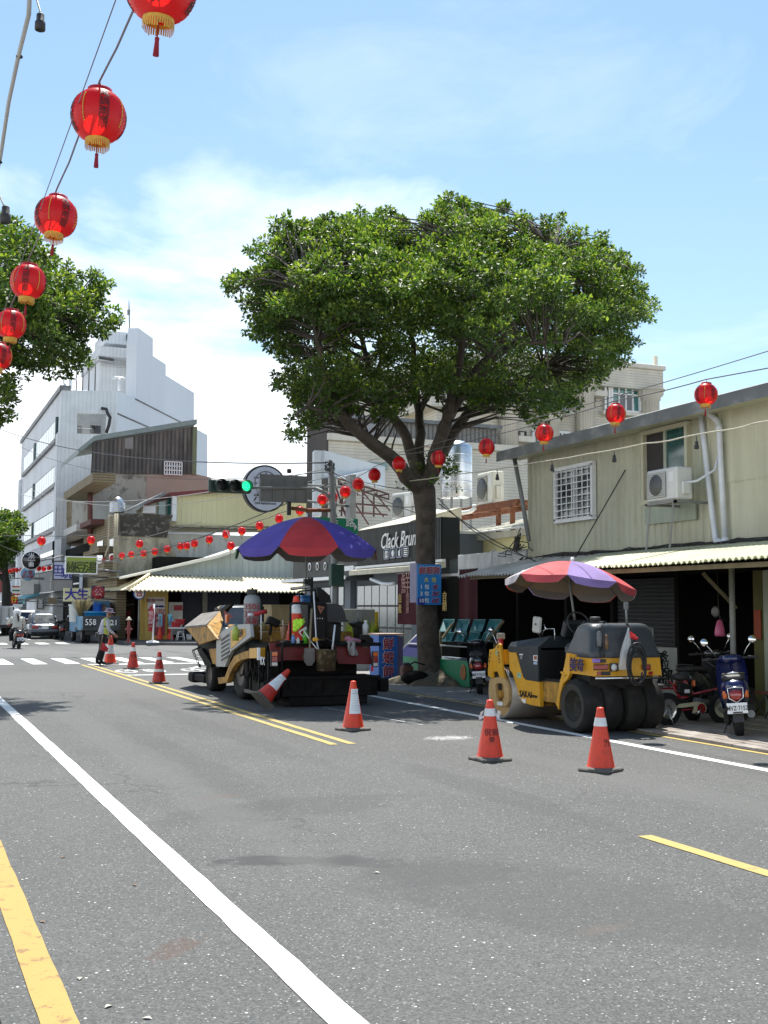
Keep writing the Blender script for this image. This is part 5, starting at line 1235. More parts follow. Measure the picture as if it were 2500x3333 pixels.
# ---- left tree reaching into the picture
lt = thing('roadside_tree','leafy tree whose crown reaches in from the left edge','tree',(-1.4,24,0))
LP = [(-330,560),(-250,430),(-120,400),(-40,440),(0,470),(60,485),(70,520),(130,560),(170,600),(225,590),(222,625),(200,640),(255,690),(240,715),(190,720),(160,730),(185,775),(150,810),(110,800),(60,790),(40,780),(25,830),(28,880),(10,905),(-30,915),(-120,860),(-220,880),(-320,800),(-370,680)]
C,Rr = crown(LP,24,3.6,520,15,.16,.48,95)
for i in range(len(LP)):
    ax,ay = LP[i];bx_,by_ = LP[(i+1) % len(LP)]
    for k in range(3): t = r_.random();C.append(dp(ax+(bx_-ax)*t+r_.uniform(-6,6),ay+(by_-ay)*t+r_.uniform(-6,6),24+r_.uniform(-1,1)));Rr.append(r_.uniform(.1,.2))
nl = [int(60+900*q*q) for q in Rr]
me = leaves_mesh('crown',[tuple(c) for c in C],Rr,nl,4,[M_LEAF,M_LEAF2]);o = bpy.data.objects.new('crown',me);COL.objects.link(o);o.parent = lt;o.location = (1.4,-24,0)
g = MB();g.tube([(-1.4,24,-.05),(-1.35,24,1.5),(-1.3,24,3),(-1.2,23.9,4.3)],[.3,.24,.22,.22],12);nodes = []
for k,tgt in enumerate(((60,600),(120,690),(-120,520),(-250,650),(20,700),(-60,480))):
    e = dp(*tgt,24+(-1)**k*1.2);nodes += branch(g,[(-1.2,23.9,4.2),Vector((-1.2,23.9,4.2)).lerp(e,.4)+Z*.6,Vector((-1.2,23.9,4.2)).lerp(e,.75)+Z*.3,e],.13,.03,7,.03,k)[2:]
twigs(g,C,nodes,4,every=2);g.build('trunk',M_BARK,lt)
# ---- far tree beside the white building
ft = thing('far_street_tree','small dark street tree at the far left beside the white building','tree',(5.9,76,0))
FP = [(-60,1130),(-30,1110),(5,1102),(40,1100),(50,1120),(72,1135),(60,1150),(40,1160),(55,1180),(42,1195),(30,1215),(5,1225),(-40,1215),(-75,1180)]
C,Rr = crown(FP,76,3.2,150,25,.35,.95,32)
nl = [int(60+200*q*q) for q in Rr]
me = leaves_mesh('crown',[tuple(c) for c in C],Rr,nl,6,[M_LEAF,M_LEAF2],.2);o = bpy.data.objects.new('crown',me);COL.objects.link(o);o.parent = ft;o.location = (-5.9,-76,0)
g = MB();b0 = at(22,2030,y=76);cc = dp(5,1170,76);g.tube([(b0.x,76,0),(b0.x-.1,76,3),cc],[.32,.26,.1],8)
for k in range(5): branch(g,[(b0.x-.1,76,3+k*.3),C[k*20+3]],.12,.03,6,.05,k)
g.build('trunk',mat('dark_bark',(.025,.023,.02),.9,var=.3,scale=3),ft)  # near-black bark, tone varying at random
# ================================================================== machines
M_YEL = mat('roller_yellow_paint',(.66,.33,.012),.42,var=.10,scale=3,streak=.25,streak_col=(.30,.15,.02),patch=.18,patch_col=(.34,.19,.04),patch_scale=9,coat=.15)
M_YELD = mat('grimy_yellow_paint',(.40,.21,.025),.65,var=.3,scale=4,streak=.9,streak_col=(.03,.022,.014),patch=.8,patch_col=(.07,.05,.03),patch_scale=5)
M_HOOD = mat('dark_grey_hood',(.018,.022,.025),.45,var=.12,scale=3,patch=.12,patch_col=(.08,.08,.075),patch_scale=6)
M_TANK = mat('grey_poly_tank',(.034,.041,.047),.36,var=.10,scale=4,patch=.15,patch_col=(.1,.1,.095),patch_scale=9,bump=.1,bscale=200)
M_TYRE = mat('worn_smooth_rubber',(.015,.015,.014),.8,var=.3,scale=5,bump=.3,bscale=120,patch=.35,patch_col=(.04,.036,.03),patch_scale=5,spec=.25)
M_TYRED = mat('dusty_tyre_wall',(.038,.035,.029),.9,var=.3,scale=6,bump=.3,bscale=120,patch=.4,patch_col=(.035,.033,.03),patch_scale=5)
M_DRUM = mat('polished_drum_steel',(.36,.33,.29),.45,.55,.15,3,bump=.15,bscale=40,streak=.3,streak_col=(.16,.12,.08))
M_DRUMY = mat('dusty_tan_frame',(.44,.29,.12),.7,var=.15,scale=5,patch=.3,patch_col=(.3,.2,.1),patch_scale=7)
M_BLK = mat('black_machine_paint',(.014,.014,.014),.55,var=.3,scale=4,patch=.3,patch_col=(.025,.022,.018),patch_scale=6,spec=.2)
M_GREASE = mat('tarry_black_steel',(.010,.0095,.009),.7,var=.5,scale=6,bump=.6,bscale=30,patch=.4,patch_col=(.02,.017,.013),patch_scale=8,spec=.12)
M_CHROME = mat('chrome',(.75,.75,.75),.12,1.,0)
M_REDL = mat('red_lamp_lens',(.28,.012,.008),.15,var=.1,spec=.8,coat=.5);M_AMBL = mat('amber_lamp_lens',(.65,.13,.01),.15,spec=.8,coat=.5);M_CLRL = mat('clear_lamp_lens',(.55,.55,.52),.1,spec=.9,coat=.6)
M_INKB = mat('dark_blue_letters',(.025,.018,.09),.6)
def pyz(pts,x): return [(p.y,p.z) for p in (at(*q,x=x) for q in pts)]
def slab(pts,x,th,name,m,par):
    """side plate cut from pixel outline on plane x, th thick towards +x"""
    g = MB();g.prism(pyz(pts,x),(x,0,0),Y,Z,X*th);return g.build(name,m,par)
def c1(x,y): return 1550+x/4.74,2000+y/4.74
def c2(x,y): return 1800+x/4.1475,2000+y/4.1475
# ------------------------------------------------------------------ combination roller
rl = thing('road_roller','yellow and dark grey combination roller with four smooth rear tyres','road roller',(9.37,14.6,0))
AX = Vector((0,13.98,.37))
for x0,x1 in ((8.715,9.02),(9.03,9.335),(9.405,9.71),(9.72,10.025)):
    w = x1-x0;r0 = .372
    t = MB().lathe([(.205,.012),(.24,0),(.30,-.004),(.345,.012),(.366,.045),(r0,.09),(r0,w-.09),(.366,w-.045),(.345,w-.012),(.30,w+.004),(.24,w),(.205,w-.012)],(x0,AX.y,AX.z),X,40).build('tyre',[M_TYRE],rl)
    MB().lathe([(.303,-.006),(.24,-.004),(.215,.004)],(x0,AX.y,AX.z),X,40).build('side_wall',M_TYRED,t)
    MB().lathe([(.21,.0),(.205,.03),(.19,.05),(.175,.10),(.16,.12),(.12,.125),(.10,.10),(.07,.10),(.06,.15),(.001,.15)],(x0,AX.y,AX.z),X,32).build('rim',M_TYRED,t)
# drum and its fork
DY,DR = 16.2,.40
d = MB().lathe([(DR-.05,.05),(DR-.03,0),(DR,.004),(DR,1.2),(DR-.03,1.204),(DR-.05,1.16)],(8.775,DY,DR),X,56).build('drum',M_DRUM,rl)
MB().lathe([(.001,.05),(DR-.05,.05)],(8.775,DY,DR),X,40).build('drum_end',M_DRUMY,d);MB().lathe([(DR-.05,1.15),(.001,1.15)],(8.775,DY,DR),X,40).build('drum_end',M_DRUMY,d)
XF = 8.72
outer = [(205,540),(275,530),(318,470),(345,447),(372,465),(385,540),(400,760),(412,900),(440,985),(495,1080),(505,1200),(505,1320),(490,1385),(455,1417),(390,1412),(325,1400),(270,1390),(215,1310),(195,1180),(195,1060),(212,985),(182,940),(180,860),(192,700)]
slab([(205,540),(275,530),(318,470),(345,447),(372,465),(385,540),(400,760),(412,900),(445,1000),(330,900),(328,715),(250,705),(250,880),(262,985),(182,955),(180,860),(192,700)] and [c1(*p) for p in [(205,540),(275,530),(318,470),(345,447),(372,465),(385,540),(400,760),(412,900),(440,985),(360,960),(328,880),(328,712),(252,708),(252,890),(255,985),(182,945),(180,860),(192,700)]],XF,.035,'fork_plate',M_YEL,rl)
g = MB();oo = pyz([c1(*p) for p in [(255,985),(360,962),(440,985),(497,1080),(505,1200),(503,1330),(460,1415),(340,1402),(265,1390),(212,1305),(194,1180),(205,1000)]],XF+.01)
ii = pyz([c1(*p) for p in [(300,1070),(355,1060),(405,1065),(428,1110),(432,1200),(432,1290),(420,1340),(360,1345),(325,1325),(308,1290),(300,1200),(296,1120)]],XF+.01)
n = len(oo);vs = [(XF+.01,*p) for p in oo]+[(XF+.01,*p) for p in ii]+[(XF+.06,*p) for p in oo]+[(XF+.06,*p) for p in ii];fs = []
for i in range(n): j = (i+1) % n;fs += [(i,j,n+j,n+i),(2*n+j,2*n+i,3*n+i,3*n+j),(i,2*n+i,2*n+j,j),(n+j,3*n+j,3*n+i,n+i)]
g.add(vs,fs);g.build('fork_loop',M_DRUMY,rl)
slab([c1(*p) for p in [(252,708),(328,712),(328,880),(262,880)]],XF+.012,.02,'fork_cover',M_YEL,rl)
slab([c1(*p) for p in [(322,1345),(405,1350),(400,1408),(322,1398)]],XF-.004,.01,'sticker',M_WHITE,rl)
g = MB();r_ = random.Random(3)
for k in range(3):
    P_ = [at(*c1(285+k*18,880),x=XF+.09),at(*c1(310+k*18,1000),x=XF+.06),at(*c1(345+k*16,1100),x=XF+.08),at(*c1(360+k*14,1220),x=XF+.1)];g.tube(P_,.014,6)
g.build('hydraulic_hoses',M_CHAR,rl);g = MB();c = at(*c1(390,1230),x=XF+.1);g.cyl((XF+.05,c.y,c.z),(XF+.25,c.y,c.z),.07,n=12);g.build('hydraulic_motor',M_YELD,rl)
for (x,y) in ((222,600),(216,660),(208,718),(350,595),(352,640),(358,690),(362,738),(342,505)): c = at(*c1(x,y),x=XF);g = MB();g.lathe([(.018,-.003),(.001,-.003)],c,X,10);g.build('bolt_hole',M_CHAR,rl)
g = MB();g.prism(pyz([c1(*p) for p in [(385,545),(505,540),(515,768),(410,765)]],8.85),(8.79,0,0),Y,Z,X*1.16);g.build('front_beam',M_YEL,rl)
g = MB();g.prism(pyz([c1(*p) for p in [(205,540),(275,530),(400,760),(412,900),(180,880)]],9.99),(9.99,0,0),Y,Z,X*.035);g.prism([(DY-.2,.2),(DY+.25,.2),(DY+.25,.8),(DY-.2,.8)],(9.98,0,0),Y,Z,X*.035);g.build('fork_plate',M_YEL,rl)
# front frame: yellow side and belly
body = [(508,540),(585,540),(612,585),(655,735),(720,960),(760,1008),(962,1040),(975,1040),(988,1422),(860,1400),(705,1352),(668,1280),(640,1170),(590,990),(560,905),(515,845),(512,770)]
slab([c1(*p) for p in body],8.74,.06,'front_frame',M_YEL,rl)
g = MB();g.prism(pyz([c1(*p) for p in [(508,545),(590,560),(640,700),(720,960),(962,1040),(985,1415),(705,1345),(640,1170),(560,905),(512,770)]],8.8),(8.8,0,0),Y,Z,X*1.1);g.build('chassis',M_YELD,rl)
slab([c1(*p) for p in body],9.92,.06,'front_frame',M_YEL,rl)
slab([c1(*p) for p in [(640,590),(955,598),(962,1036),(764,1003),(724,955),(665,760)]],8.735,.05,'side_door',M_HOOD,rl)
slab([c1(*p) for p in [(515,580),(640,590),(955,598),(955,494),(495,490),(490,545)]],8.735,.05,'hood_skirt',M_HOOD,rl)
# tapered hood
fr0,fr1 = at(*c1(490,490),x=8.74),at(*c1(955,490),x=8.74);tp0,tp1 = at(*c1(480,420),x=8.86),at(*c1(905,318),x=8.95);fp = at(*c1(480,430),x=8.74)
g = MB();yA,yB = fr0.y,fr1.y-.0;zA,zB = fr0.z,fr1.z
vs = [(8.74,yA,zA-.02),(8.74,yB,zB-.02),(9.97,yB,zB-.02),(9.97,yA,zA-.02),(8.80,yA+.0,tp0.z),(8.98,yB+.03,tp1.z),(9.73,yB+.03,tp1.z),(9.91,yA,tp0.z)]
g.add(vs,[(0,1,5,4),(4,5,6,7),(3,7,6,2),(0,4,7,3),(1,2,6,5),(0,3,2,1)]);g.build('hood',M_HOOD,rl)
g = MB();g.bx(8.76,9.96,yB-.02,yA,.66,zA-.03);g.build('engine_box',M_BLK,rl)
# decals
slab([c1(*p) for p in [(880,628),(945,630),(942,725),(880,712)]],8.728,.004,'decal',M_WHITE,rl);slab([c1(*p) for p in [(888,640),(935,642),(932,700),(890,695)]],8.724,.003,'decal_mark',mat('orange_brown_print',(.3,.08,.03),.5),rl)
slab([c1(*p) for p in [(885,728),(940,732),(938,775),(885,768)]],8.728,.004,'decal',mat('pale_blue_decal',(.35,.42,.55),.5),rl)
slab([c1(*p) for p in [(665,608),(718,610),(718,628),(665,626)]],8.728,.004,'decal',M_WHITE,rl);slab([c1(*p) for p in [(680,640),(710,642),(708,690),(680,685)]],8.728,.004,'decal',mat('grey_decal',(.25,.25,.25),.5),rl)
for q in ([(640,890),(690,905),(690,985),(628,970)],[(298,560),(318,545),(320,635),(300,625)],[(1345,830),(1372,820),(1374,915),(1350,910)]):
    slab([c1(*p) for p in q],XF-.006 if q[0][0] < 500 else (8.735 if q[0][0] < 1000 else 8.76),.004,'green_white_decal',mat('green_white_print',(.35,.5,.36),.5,var=.0,patch=1,patch_col=(.02,.22,.08),patch_scale=45),rl)
slab([c1(*p) for p in [(702,1298),(762,1310),(760,1372),(735,1368),(708,1330)]],8.732,.004,'decal',M_WHITE,rl)
letter(rl,'SAKAI',at(*c1(762,1235),x=8.735),-Y,Z,.135,M_INK,.012,0,.002,1.0);letter(rl,'TW504',at(*c1(896,1268),x=8.735),-Y,Z,.055,M_INK,.006,0,.002)
g = MB();c = at(*c1(650,1310),x=8.72);g.cyl((8.72,c.y-.02,c.z+.02),(8.80,c.y-.05,c.z+.03),.028,n=10);g.build('drain_pipe',M_DRUM,rl)
# operator station: floor, seat, wheel, mirror, beacon
g = MB();g.bx(8.80,9.95,14.40,14.94,.36,.66,bev=.01);g.build('centre_joint',M_YELD,rl)
g = MB();g.bx(8.82,9.93,14.38,14.93,.66,.70);g.build('floor',M_BLK,rl)
MB().box((9.36,14.55,1.02),(.46,.34,.12),0,None,.04).build('seat',M_CHAR,rl);MB().box((9.36,14.40,1.30),(.46,.1,.5),0,None,.045).build('backrest',M_CHAR,rl);MB().box((9.36,14.55,.83),(.3,.3,.26)).build('seat_base',M_BLK,rl)
g = MB();c = at(*c1(1130,170),x=9.15);g.box((9.4,14.92,1.42),(.5,.12,.26),0,Matrix.Rotation(.4,3,'X'),.02);g.build('console',M_HOOD,rl)
g = MB();st_ = Vector((9.36,14.82,1.50));ring_ = [st_+Vector((.19*math.cos(a),.08*math.sin(a),.17*math.sin(a))) for a in [2*math.pi*k/20 for k in range(20)]];g.tube(ring_,.014,6,closed=True);g.tube([st_,(9.36,14.95,1.3)],.02,6)
for a in (0,2.1,4.2): g.tube([st_,st_+Vector((.19*math.cos(a),.08*math.sin(a),.17*math.sin(a)))],.008,5)
g.build('steering_wheel',M_CHAR,rl)
g = MB();g.tube([at(*c1(1015,325),x=8.9),at(*c1(1040,250),x=8.9),at(*c1(1075,230),x=8.9),at(*c1(1050,150),x=8.9)],.008,6);g.tube([at(*c1(1075,225),x=8.9),at(*c1(1210,220),x=8.9),at(*c1(1215,400),x=8.9)],.008,6);g.build('control_levers',M_CHROME,rl)
g = MB();mc = at(*c1(940,160),x=8.86);g.box(mc,(.05,.15,.245),0,Matrix.Rotation(.14,3,'X') @ Matrix.Rotation(.5,3,'Z'),.02);mr_ = g.build('mirror',mat('dusty_mirror_back',(.45,.44,.40),.5,var=.12,scale=8),rl)
g = MB();g.lathe([(.018,-.012),(.001,-.012)],mc+Vector((-.03,-.015,.01)),X,10);g.build('mirror_bolt',M_CHAR,mr_);g = MB();g.tube([mc-Z*.1,mc+Vector((.08,.02,-.2)),(9.0,14.98,1.3)],.01,6);g.build('mirror_arm',M_CHAR,mr_)
g = MB();c = at(*c1(375,430),x=9.0);g.lathe([(.045,-.06),(.045,.05),(.03,.065),(.001,.068)],(9.0,c.y,c.z),n=16);g.build('beacon',mat('red_beacon',(.35,.02,.015),.2,coat=.4),rl)
g = MB();c = at(*c1(380,335),x=9.1);g.box(c,(.16,.04,.11),0,None,.02);g.build('work_lamp',mat('dull_cream_lamp',(.3,.29,.24),.5),rl);g = MB();g.tube([at(*c1(320,450),x=8.9),at(*c1(255,300),x=8.9)],.006,5);g.build('aerial',M_CHROME,rl)
# rear body
RY = 13.62
side = pyz([c1(*p) for p in [(1392,612),(1659,662),(1659,945),(1440,920),(1400,1010),(1340,1060),(1290,1240),(1272,1470),(1210,1330),(1235,1320),(1290,1030),(1345,860)]],8.76)
g = MB();zt1 = 1.075;zb1 = .80
g.add([(8.76,14.20,1.10),(8.80,RY,1.045),(9.93,RY,1.045),(9.97,14.20,1.10),(8.76,14.26,.82),(8.84,RY-.05,.795),(9.92,RY-.05,.795),(9.97,14.26,.82)],[(0,4,5,1),(1,5,6,2),(2,6,7,3),(3,7,4,0),(0,1,2,3),(4,7,6,5)]);g.build('rear_body',M_YEL,rl)
slab([c1(*p) for p in [(1392,612),(1440,620),(1440,930),(1400,1010),(1340,1065),(1292,1250),(1272,1470),(1208,1330),(1240,1320),(1290,1030),(1345,860)]],8.755,.05,'strut',M_YEL,rl)
slab([c1(*p) for p in [(1110,1315),(1235,1330),(1235,1350),(1110,1335)]],8.745,.2,'step',M_YELD,rl)
slab([c1(*p) for p in [(1296,885),(1320,880),(1385,930),(1350,955),(1300,900)]],8.74,.03,'tie_hook',M_YEL,rl)
letter(rl,'美',at(*c2(272,690),x=8.755),(-.04,-1,0),Z,.2,M_INKB,.016);letter(rl,'奇',at(*c2(370,695),x=8.76),(-.06,-1,0),Z,.19,M_INKB,.016)
g = MB();g.bx(8.86,9.90,13.75,14.25,.62,.80);g.build('under_tray',M_BLK,rl)
g = MB();g.cyl((8.80,RY-.10,.775),(9.97,RY-.10,.765),.014,n=8);g.build('rear_bar',M_CHROME,rl)
# poly water tank: lofted rounded block
def rrect(cx_,cy_,hx,hy,rad,z,n=6):
    out = []
    for sx,sy,a0 in ((1,1,0),(-1,1,90),(-1,-1,180),(1,-1,270)):
        for k in range(n+1): a = R(a0+90*k/n);out.append((cx_+sx*(hx-rad)+rad*math.cos(a),cy_+sy*(hy-rad)+rad*math.sin(a),z))
    return out
secs = [(1.045,.575,.345,.04,0),(1.06,.585,.35,.05,0),(1.15,.565,.33,.07,-.0),(1.28,.535,.285,.09,-.02),(1.40,.515,.255,.11,-.03),(1.47,.495,.235,.13,-.035),(1.505,.46,.20,.14,-.04),(1.52,.40,.15,.12,-.04)]
g = MB();rings = [rrect(9.36,13.95+o,hx,hy,rad,z) for z,hx,hy,rad,o in secs];nn = len(rings[0]);vs = [p for r_ in rings for p in r_]
fs = [(i*nn+k,i*nn+(k+1) % nn,(i+1)*nn+(k+1) % nn,(i+1)*nn+k) for i in range(len(rings)-1) for k in range(nn)];fs.append(tuple((len(rings)-1)*nn+k for k in range(nn)))
g.add(vs,fs,0,True);tkk = g.build('water_tank',M_TANK,rl)
MB().box((8.93,14.26,1.14),(.28,.16,.18),0,None,.05).build('tank_shoulder',M_TANK,tkk)
g = MB();c = at(*c2(550,75),x=9.2);g.lathe([(.065,1.50),(.065,1.56),(.075,1.565),(.075,1.60),(.06,1.61),(.001,1.61)],(9.08,13.95,0),n=20);g.build('filler_cap',M_CHAR,tkk)
for xx in (9.46,9.53): g = MB();g.tube([(xx,13.93-.0,1.522),(xx,13.93-.19,1.475),(xx+.01,13.93-.245,1.40),(xx+.02,13.93-.275,1.28),(xx+.03,13.93-.325,1.12)],.006,4);g.build('tank_seam',M_HOOD,tkk)
g = MB();p_ = [at(*c2(668,130),y=13.60),at(*c2(680,300),y=13.58),at(*c2(690,580),y=13.55)];g.tube(p_,.016,6);g.tube([at(*c2(610,110),y=13.65),at(*c2(660,100),y=13.62),at(*c2(700,125),y=13.6)],.012,6);g.build('sprinkler_pipe',M_CHAR,rl)
g = MB();c = at(*c2(722,380),y=13.56);g.lathe([(.018,-.09),(.03,-.08),(.03,.03),(.018,.05),(.02,.1),(.001,.11)],c,n=14);g.build('water_filter',mat('brown_bottle',(.16,.09,.04),.3),rl)
g = MB();c = at(*c2(625,330),y=13.60);g.lathe([(.03,-.1),(.04,-.05),(.035,.08),(.015,.11)],c,n=12);g.build('clear_cup',mat('hazy_plastic',(.2,.21,.21),.3,alpha=.6),rl)
letter(rl,'警告',at(*c2(612,158),y=13.66),X,Z,.04,M_WHITE,.01)
# lamps on the rear face
def rb(a,b,name,m,th=.02,y=RY-.055,par=None):
    p,q = at(*c2(*a),y=y),at(*c2(*b),y=y);return MB().box(((p.x+q.x)/2,y,(p.z+q.z)/2),(abs(q.x-p.x),th,abs(p.z-q.z)),0,None,.006).build(name,m,par or rl)
for a,b in (((553,683),(738,743)),((1205,683),(1313,743))): l = rb(a,b,'tail_lamp',M_REDL);rb((a[0]-8,a[1]-8),(b[0]+8,b[1]+8),'lamp_bezel',M_CHAR,.012,RY-.045,l)
l = rb((770,658),(880,765),'reversing_lamp',M_CHAR,.03);c = at(*c2(825,715),y=RY-.07);MB().lathe([(.048,0),(.04,-.02),(.001,-.03)],c,Y,18).build('lens',M_CLRL,l)
for a,b in (((568,755),(640,822)),((1262,755),(1335,818))):
    l = rb(a,b,'reflector_bracket',M_YEL,.05,RY-.07);rb((a[0]+12,a[1]+14),(b[0],b[1]-4),'reflector',M_REDL,.06,RY-.075,l)
rb((650,770),(775,820),'vent',M_CHAR);rb((640,605),(708,648),'switch_box',M_CHAR,.05)
l = rb((540,600),(632,650),'number_plate_lamp',mat('violet_flash_lens',(.22,.12,.45),.2,coat=.5),.04)
# hose coil, carrier bag and tap
hs_ = thing('hose_coil','coil of black hose hanging on the back of the roller','hose',(9.52,13.5,.7))
g = MB();r_ = random.Random(6);c = at(*c2(1075,675),y=13.5);P_ = []
for k in range(5*26):
    a = 2*math.pi*k/26;j = k/26;rx = .155-.012*j+.012*math.sin(j*5);rz = .29-.02*j+.015*math.sin(j*3+1);P_.append(Vector((c.x+rx*math.cos(a)+.01*math.sin(j*7),13.41-.012*(j % 2)-.01*math.sin(a*2+j),c.z-.02*j*.5+rz*math.sin(a))))
g.tube(P_,.0135,7);g.build('hose',M_BLKRUB,hs_)
g = MB();P_ = [at(*c2(1000,130),y=13.62),at(*c2(1030,160),y=13.58),at(*c2(1080,240),y=13.54),at(*c2(1110,370),y=13.52),at(*c2(1160,440),y=13.42),at(*c2(1210,560),y=13.41)];g.tube(P_,.015,7);g.build('hose_end',M_BLKRUB,hs_)
bg_ = thing('carrier_bag','thin clear plastic bag hanging on the roller tank beside the hose','bag',(9.4,13.5,1))
g = MB();P0 = at(*c2(1015,175),y=13.5);outl = [(0,.010),(.1,.02),(.3,.05),(.55,.075),(.8,.09),(.95,.095),(1,.08)];Hh = P0.z-at(*c2(950,745),y=13.5).z
def bagf(u,v):
    k = v*6;i = min(5,int(k));f = k-i;w = outl[i][1]+(outl[i+1][1]-outl[i][1])*f;t = outl[i][0]+(outl[i+1][0]-outl[i][0])*f;a = 2*math.pi*u;cr_ = 1+.18*math.sin(5*a+3*t)+.1*math.sin(11*a)
    return (P0.x-.075*t+w*math.cos(a)*cr_,13.51-.02+.4*w*math.sin(a)*cr_,P0.z-Hh*t)
g.grid(bagf,28,12);g.build('bag_film',mat('clear_film',(.72,.74,.74),.18,var=.1,scale=14,bump=.6,bscale=25,alpha=.42),bg_)
g = MB();c = at(*c2(1075,295),y=13.49);g.box(c,(.10,.05,.07),0,Matrix.Rotation(.4,3,'Y'),.02);g.box(c+Vector((-.03,0,.045)),(.05,.04,.04),0,None,.015);g.box(c+Vector((.06,0,-.03)),(.04,.04,.05),0,Matrix.Rotation(.6,3,'Y'),.012)
tag(g.build('red_tap',mat('red_plastic',(.60,.02,.03),.35),None),'red plastic hose tap tied to the roller tank','tap')
g = MB();g.cyl(at(*c2(985,-120),y=13.66),at(*c2(998,150),y=13.66),.016,n=8);c = at(*c2(985,-120),y=13.66);g.box(c,(.06,.03,.1));tag(g.build('flag_pole',M_STEELP),'short grey pole fixed upright on the back of the roller','pole')
# ------------------------------------------------------------------ umbrellas
def umbrella(label,top,Rr,drop,cols,tilt,a0,pole_base,n=8,fade=1.,gx=0):
    t = thing('parasol',label,'parasol',top,0,'parasols fixed to the machines',world=False)
    t.rotation_euler = tilt
    K = 12;sub = 6;inner = MB()
    def P_(a,k,off=0.):
        """canopy point: angle, 0..1 from crown to rim; panels sag between ribs"""
        f = (a/(2*math.pi)*n) % 1;sagc = math.sin(math.pi*f)
        r_ = Rr*k*(1-.035*sagc*k);z = -drop*(.30*k+.70*k*k*(.75+.25*k))-.02*sagc*k*Rr-off
        return Vector((r_*math.cos(a),r_*math.sin(a),z))
    for i in range(n):
        g = MB()
        def fn(u,v,i=i): return P_(a0+2*math.pi*(i+u)/n-a0,v) if False else P_(2*math.pi*(i+u)/n,v)
        g.grid(fn,sub,K,0,True)
        def fl(u,v,i=i):
            p = P_(2*math.pi*(i+u)/n,1.0);e = max(0,math.sin(math.pi*min(1,max(0,u))))**.16;q = Vector((p.x,p.y,0)).normalized()
            return p-Z*(v*Rr*.115*e+.002)+q*(.012*v)
        g.grid(fl,sub,2,0,True)
        inner.grid(lambda u,v,i=i: (lambda p: Vector((p.x*.985,p.y*.985,p.z)))(fl(u,v)),sub,2,0,True,True)
        pn = g.build('panel',cols[i % len(cols)],t);pn.rotation_euler = (0,0,a0)
        inner.grid(lambda u,v,i=i: P_(2*math.pi*(i+u)/n,v*.995,.014),sub,K,0,True,True)
    o = inner.build('lining',mat('shade_grey_lining',(.20,.19,.18),.85,var=.1),t);o.rotation_euler = (0,0,a0)  # grey puts the shade inside the hanging flaps into the colour
    for i in range(n):
        a = 2*math.pi*i/n;g = MB();g.tube([P_(a+1e-3,k/6,.022) for k in range(7)],.006,4);g.tube([P_(a+1e-3,.5,.03),Vector((0,0,-drop*.95))],.004,4)
        o = g.build('rib',M_STEELP,t);o.rotation_euler = (0,0,a0)
    g = MB();g.cyl((0,0,-.05),(0,0,.06),.025,n=8);g.build('finial',M_WHITE,t)
    M_ = Matrix.LocRotScale(Vector(top),t.rotation_euler,None).inverted();b = M_ @ Vector(pole_base)
    g = MB();g.tube([(0,0,0),(0,0,-drop*1.1),b],.019,8);g.build('pole',M_STEELP,t)
    return t
M_UR = thin('red_canvas',(.62,.055,.06),(.6,.05,.05),.7,.3,.12,3);M_UB = thin('violet_blue_canvas',(.13,.095,.47),(.13,.09,.5),.7,.3,.12,3);M_UG = thin('green_canvas',(.02,.20,.11),(.02,.2,.1),.7,.3,.1,3)
M_FR = thin('faded_red_canvas',(.60,.09,.10),(.6,.09,.08),.75,.3,.25,3);M_FB = thin('faded_violet_canvas',(.32,.22,.50),(.3,.2,.5),.75,.3,.2,3);M_FG = thin('bleached_grey_canvas',(.50,.47,.50),(.45,.4,.42),.75,.3,.25,4)
umbrella('blue and red striped parasol over the asphalt paver',(7.17,21.0,3.47),1.39,.64,[M_UR,M_UB,M_UR,M_UB,M_UR,M_UB,M_UG,M_UB],(0,0,0),R(-90-YAW*57.3-22.5+6),(7.17,21.0,1.3))
umbrella('faded red and violet parasol tilted over the yellow roller',(9.52,15.25,2.45),.99,.36,[M_FR,M_FB,M_FR,M_FG,M_FR,M_FB,M_FR,M_FG],(R(-3),R(8),0),R(-90-YAW*57.3-45-12),(9.46,15.0,1.2))
# ------------------------------------------------------------------ asphalt paver
def c3(x,y): return 600+x/4.74,1950+y/4.74
def c4(x,y): return 900+x/4.74,1880+y/4.74
M_PGREY = mat('light_grey_cover',(.36,.37,.36),.5,var=.1,scale=4,streak=.25,patch=.15,patch_col=(.14,.13,.12),patch_scale=6)
M_PRED = mat('dull_red_paint',(.15,.012,.012),.55,var=.2,scale=3,streak=.4,streak_col=(.03,.01,.01))
M_DUST = mat('asphalt_dusted_steel',(.15,.135,.12),.75,var=.3,scale=3,bump=.3,patch=.6,patch_col=(.07,.06,.055),patch_scale=4)
pv = thing('asphalt_paver','black and yellow wheeled asphalt paver with raised hopper standing on the road','asphalt paver',(7,21.5,0))
PX = 5.88
for (xa,xb_,yc_,rr_,nm) in ((5.95,6.28,23.55,.335,'front_wheel'),(7.72,8.05,23.55,.335,'front_wheel'),(5.95,6.4,21.25,.56,'rear_wheel'),(7.6,8.05,21.25,.56,'rear_wheel')):
    w = MB().lathe([(rr_*.55,.02),(rr_*.8,0),(rr_*.95,.02),(rr_,.07),(rr_,xb_-xa-.07),(rr_*.95,xb_-xa-.02),(rr_*.55,xb_-xa)],(xa,yc_,rr_),X,32).build(nm,M_TYRE,pv)
    MB().lathe([(rr_*.58,.02),(rr_*.5,.07),(rr_*.2,.06),(.001,.05)],(xa,yc_,rr_),X,24).build('rim',M_DUST,w)
MB().bx(5.9,8.1,24.75,25.2,.10,.32,bev=.04).build('push_roller',M_GREASE,pv)
